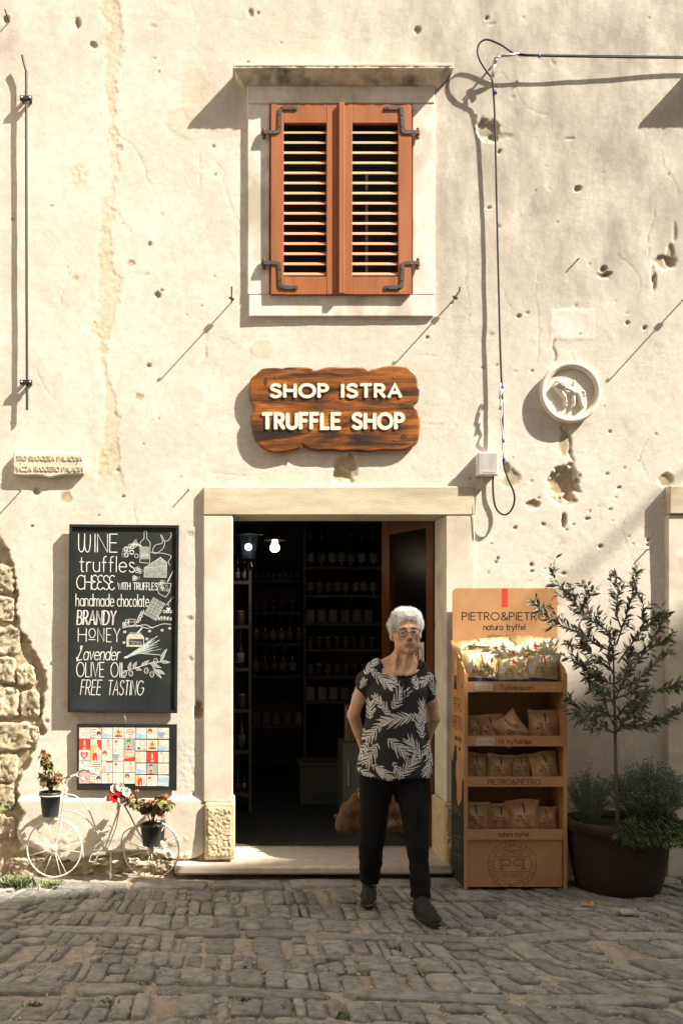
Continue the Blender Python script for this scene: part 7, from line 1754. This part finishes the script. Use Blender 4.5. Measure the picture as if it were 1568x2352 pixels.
pr_ = np.zeros(len(V_))
def seg(ax, ay, bx, by, w_):
    global pr_
    m = (u > min(ax, bx)-14) & (u < max(ax, bx)+14) & (v > min(ay, by)-14) & (v < max(ay, by)+14)
    if not m.any(): return
    vx, vy = bx-ax, by-ay; t = ((u[m]-ax)*vx+(v[m]-ay)*vy)/(vx*vx+vy*vy+1e-9); dd = np.hypot(u[m]-ax-t*vx, v[m]-ay-t*vy); ww = w_*np.sqrt(np.clip(np.sin(PI*np.clip(t, 0, 1)**.75), 0, 1))
    pr_[m] = np.maximum(pr_[m], np.clip((ww-dd)/5+.5, 0, 1)*((t > 0) & (t < 1)))
for ax_0, ay_0, bx_0, by_0, w_ in FR:
    Ln = math.hypot(bx_0-ax_0, by_0-ay_0); dx, dy = (bx_0-ax_0)/Ln, (by_0-ay_0)/Ln; n_ = max(5, int(Ln/34))
    seg(ax_0, ay_0, bx_0, by_0, 3.0)
    for i in range(n_):
        t = .06+.9*i/n_; px_, py_ = ax_0+dx*Ln*t, ay_0+dy*Ln*t; ln = w_*.95*(.45+.5*math.sin(PI*min(1, t*1.1)))*(1+.22*math.sin(i*2.7+ax_0)); an = math.radians(50-24*t)
        for s_ in (-1, 1):
            a2 = an*(1+.16*math.sin(i*1.9+s_+bx_0)); ca, sa = math.cos(s_*a2), math.sin(s_*a2); mx_, my_ = px_+(dx*ca-dy*sa)*ln*.55, py_+(dx*sa+dy*ca)*ln*.55
            a3 = a2*.62; ca, sa = math.cos(s_*a3), math.sin(s_*a3); seg(px_, py_, mx_+(dx*ca-dy*sa)*ln*.12, my_+(dx*sa+dy*ca)*ln*.12, 6.2); seg(mx_-(mx_-px_)*.25, my_-(my_-py_)*.25, mx_+(dx*ca-dy*sa)*ln*.5, my_+(dx*sa+dy*ca)*ln*.5, 5.0)
# dark binding round the neckline
blm = bpy.data.materials.new('palm_print_blouse'); t, b, N, L = nodes(blm); a = N('Attribute'); a.attribute_name = 'print'; r = N('ValToRGB'); r.color_ramp.elements[0].position = .35; r.color_ramp.elements[1].position = .6
r.color_ramp.elements[0].color = (.012,.012,.014,1); r.color_ramp.elements[1].color = (.56,.55,.53,1); L(a.outputs['Fac'], r.inputs[0]); L(r.outputs[0], b.inputs['Base Color']); b.inputs['Roughness'].default_value = .8
tc = N('TexCoord'); n_ = N('TexNoise'); n_.inputs['Scale'].default_value = 55; n_.inputs['Detail'].default_value = 5; L(tc.outputs['Object'], n_.inputs['Vector']); bp = N('Bump'); bp.inputs['Strength'].default_value = .35; bp.inputs['Distance'].default_value = .004; L(n_.outputs['Fac'], bp.inputs['Height']); L(bp.outputs[0], b.inputs['Normal'])
blouse = pobj('blouse', V_, f_, blm, body); a_ = blouse.data.attributes.new('print', 'FLOAT', 'POINT'); a_.data.foreach_set('value', pr_.astype(np.float32))
clo = pm('black_cloth', (.006,.006,.0065), (.010,.010,.010), 12, .85, .4, 45, spec=.15)
from mathutils.bvhtree import BVHTree
bvb = BVHTree.FromPolygons([tuple(p) for p in V_.tolist()], f_.tolist())
def on_blouse(x, y, lift=.003):
    """point of the blouse surface seen at picture position x, y (local coordinates)"""
    a = np.array(P(x, y, 1.6)-ORGP); b_ = np.array(P(x, y, .2)-ORGP); hit = bvb.ray_cast(Vector(a), Vector(b_-a).normalized()); 
    return (hit[0]-Vector((0, lift, 0))) if hit[0] else None
nk = [(869.5,1509),(874,1520),(883,1532),(895,1542),(910,1549.5),(925,1553),(938,1553),(950,1548.5),(960,1541),(968,1532),(973,1524)]
pts = [p for p in (on_blouse(x, y+2.5, .001) for x, y in nk) if p]
m_ = MB()
if len(pts) > 4: m_.tube(cspline([tuple(p) for p in pts], 3), .0042, 6)
link('neck_binding', mkmesh('neck_binding', m_.v, m_.f, clo, None, True), blouse)
m_ = MB(); kx, ky = 928, 1577
for loop in ([(928,1577),(915,1568),(916,1558),(926,1556),(928,1577)],[(928,1577),(938,1566),(944,1558),(936,1553),(928,1577)],[(928,1577),(924,1592),(926,1606),(925,1612)],[(928,1577),(932,1592),(931,1604),(933,1610)]):
    pp = [on_blouse(x, y, .006) for x, y in loop]; pp = [tuple(p) for p in pp if p]
    if len(pp) > 2: m_.tube(cspline(pp, 3), .0035, 5, flat=.6)
link('bow', mkmesh('bow', m_.v, m_.f, clo, None, True), blouse)
# ---- trousers
Tr = Field((-.25,-.25,.08), (.25,.26,.90), .0046)
Tr.ell(Wp(908,1765,.01), (.185,.125,.10), .03); Tr.cap(Wp(866,1790,.01), Wp(853,1930,.07), .094, .068, .03); Tr.cap(Wp(853,1930,.07), Wp(850,2050,.165), .068, .050, .02)
Tr.cap(Wp(946,1790,.0), Wp(958,1930,-.06), .094, .066, .03); Tr.cap(Wp(958,1930,-.06), Wp(966,2095,-.14), .064, .047, .02)
X, Y, Z = np.meshgrid(Tr.x, Tr.y, Tr.z, indexing='ij'); Tr.F += (.008*vnoise(X+.3*Y, Z*.6+X*.4, 14, 23)+.006*vnoise(X*.7+Y, Z*1.6, 20, 27)*np.clip((.35-Z)*5, .2, 1)+.004*vnoise(X*.5, Z*2.2+Y, 16, 29)*(Z < .30)).astype(np.float32)
mid = Wp(905,0,0)[0]; zcL = Wp(0,2026,.16)[2]; zcR = Wp(0,2062,-.13)[2]; Tr.F = np.maximum(Tr.F, np.where(X < mid, zcL-Z, zcR-Z)).astype(np.float32)
Tr.cap(Wp(850,2075,.17), Wp(850,2024,.165), .038, .040, .003, 's'); Tr.cap(Wp(966,2110,-.14), Wp(965,2060,-.125), .034, .037, .003, 's')
V_, f_ = Tr.mesh(); V_ = relax(V_, f_, 1, .4); pobj('trousers', V_, f_, clo, body)
# ---- shoes
shm = pm('black_sneaker', (.013,.013,.013), (.020,.020,.019), 40, .75, .5, 140); solem = pm('black_sole', (.022,.022,.02), None, 20, .7, .2); orange = pm('orange_trim', (.50,.25,.07), None, 20, .6, 0)
def shoe(heel, toe):
    h_ = np.array(heel, float); t_ = np.array(toe, float); v = (t_-h_); v /= np.linalg.norm(v); sd_ = np.array((-v[1], v[0], 0)); lo = np.minimum(h_, t_)-.07; hi = np.maximum(h_, t_)+.07
    f = Field((lo[0], lo[1], -.01), (hi[0], hi[1], .16), .0042); up = np.array((0,0,1.)); ln = np.linalg.norm(t_-h_)
    f.cap(h_+v*.035+up*.040, h_+v*(ln*.55)+up*.042, .035, .040, .01); f.cap(h_+v*(ln*.55)+up*.042, h_+v*(ln-.035)+up*.030, .040, .034, .015); f.cap(h_+v*.045+up*.05, h_+v*.050+up*.105, .036, .037, .02); f.cap(h_+v*.06+up*.095, h_+v*(ln*.6)+up*.05, .034, .034, .02)
    X, Y, Z = np.meshgrid(f.x, f.y, f.z, indexing='ij'); f.F = np.maximum(f.F, .012-Z).astype(np.float32); f.cap(h_+v*.052+up*.15, h_+v*.050+up*.095, .030, .026, .004, 's')
    V_, fc = f.mesh(); s_ = pobj('shoe', relax(V_, fc, 1, .3), fc, shm, body)
    n = 28; ring = []
    for i in range(n):
        a = 2*PI*i/n; c = math.cos(a); s2 = math.sin(a); wd = .043 if c > -.2 else .038; ring.append(h_+v*(ln/2+c*(ln/2+.004))+sd_*s2*wd*(1 if abs(c) < .7 else 1.05)+0*up)
    m_ = MB(); vs = []
    for z, k in ((.0,.94),(.004,1),(.022,1.02),(.026,.97)):
        for p in ring: q_ = h_+v*ln/2; w_ = q_+(p-q_)*k; vs.append((w_[0], w_[1], z+.010*max(0, ((p-h_).dot(v)/ln-.8))*2*(z < .02)))
    fs = [(r_*n+i, r_*n+(i+1) % n, (r_+1)*n+(i+1) % n, (r_+1)*n+i) for r_ in range(3) for i in range(n)]+[tuple(range(n-1, -1, -1)), tuple(3*n+i for i in range(n))]
    m_.add(vs, fs); link('sole', mkmesh('sole', m_.v, m_.f, solem, None, True), s_)
    m_ = MB(); pts = [(p[0], p[1], .0265) for p in [h_+v*ln/2+(p-h_-v*ln/2)*1.025 for p in ring]]; m_.tube(pts[:11], .0022, 5); link('trim', mkmesh('trim', m_.v, m_.f, orange, None, True), s_)
    m_ = MB()
    for j in range(4):
        c = h_+v*(.075+.02*j)+up*(.112-.013*j); m_.tube([tuple(c-sd_*.020-up*.004), tuple(c+up*.003), tuple(c+sd_*.020-up*.004)], .0022, 5)
    c = h_+v*.07+up*.118; m_.tube(cspline([tuple(c), tuple(c+sd_*.03+up*.012), tuple(c+sd_*.045), tuple(c+sd_*.02-up*.006)], 4), .0018, 5); link('laces', mkmesh('laces', m_.v, m_.f, clo, None, True), s_)
lw = lambda x, d: (PX(x, d)-ORGP.x, -d+PD0, 0)
shoe(lw(849,.585), lw(843,.815)); shoe(lw(955,.90), lw(1006,1.135))
# ---- brown handbag held behind her
bgm = pm('brown_suede', (.14,.072,.03), (.10,.05,.02), 14, .9, .6, 90, c3=(.14,.075,.03), s3=8)
BD_ = .53; bo = P(852, 1918, BD_); bag_t = thing('handbag', 'slouchy brown suede handbag hanging from her hands behind the woman', 'handbag', tuple(bo)); k = (CAM_D-BD_)/FPX
bp_ = lambda x, y, o=0: np.array(P(x, y, BD_-o)-bo)
Bg = Field((-.24,-.12,-.02), (.24,.12,.32), .0046)
Bg.cap(bp_(790,1893), bp_(912,1895), .048, .048, .02, sq=(1,1.1,1)); Bg.cap(bp_(800,1862), bp_(905,1862), .045, .045, .04); Bg.cap(bp_(818,1836), bp_(892,1834), .034, .034, .03); Bg.cap(bp_(790,1855), bp_(784,1898), .022, .030, .02)
X, Y, Z = np.meshgrid(Bg.x, Bg.y, Bg.z, indexing='ij'); Bg.F += (.007*vnoise(X*1.2+Z*.5, Z*.4, 18, 44)+.003*vnoise(X, Z, 45, 46)).astype(np.float32)
V_, f_ = Bg.mesh(); o_ = link('pouch', mkmesh('pouch', relax(V_, f_, 1, .4), f_, bgm, None, True), bag_t)
Wg = lambda p: tuple(Vector(p))
hl = np.array(ORGP)+hands[0][1]; hr = np.array(ORGP)+hands[1][1]
for x0, x1, o in ((826,884,-.02),(830,890,.02)):
    a, b_ = P(x0, 1820, BD_-o), P(x1, 1820, BD_-o); top_ = (Vector(hl)+Vector(hr))/2+Vector((0, .0, .0)); m_ = MB()
    m_.tube(cspline([tuple(a), tuple(a+Vector((.01,-.01,.05))), (top_.x-.03, top_.y, top_.z-.03), (top_.x, top_.y, top_.z+.004), (top_.x+.03, top_.y, top_.z-.03), tuple(b_+Vector((-.01,-.01,.05))), tuple(b_)], 5), .0065, 7, flat=.6); obj('strap', m_, bgm, bag_t, True)
for x, y in ((824,1816),(829,1821),(826,1828)):
    c = P(x, y, BD_+.045); m_ = MB(); m_.tube([(c.x+.010*math.cos(a*PI/6), c.y, c.z+.012*math.sin(a*PI/6)) for a in range(13)], .0022, 5, cap=False); obj('ring', m_, M['steel'], bag_t, True)
c = P(772, 1875, BD_+.02); m_ = MB(); m_.tube([(c.x+.010*math.cos(a*PI/6), c.y, c.z+.010*math.sin(a*PI/6)) for a in range(13)], .0018, 5, cap=False); obj('ring', m_, M['steel'], bag_t, True)
rb_ = random.Random(3)
for i in range(6):
    c = P(898+rb_.uniform(-7,7), 1892+rb_.uniform(-8,8), BD_+.075); m_ = MB(); m_.tube([(c.x+.009*math.cos(a*PI/6), c.y, c.z+.009*math.sin(a*PI/6)) for a in range(13)], .0013, 5, cap=False); obj('charm', m_, M['steel'], bag_t, True)
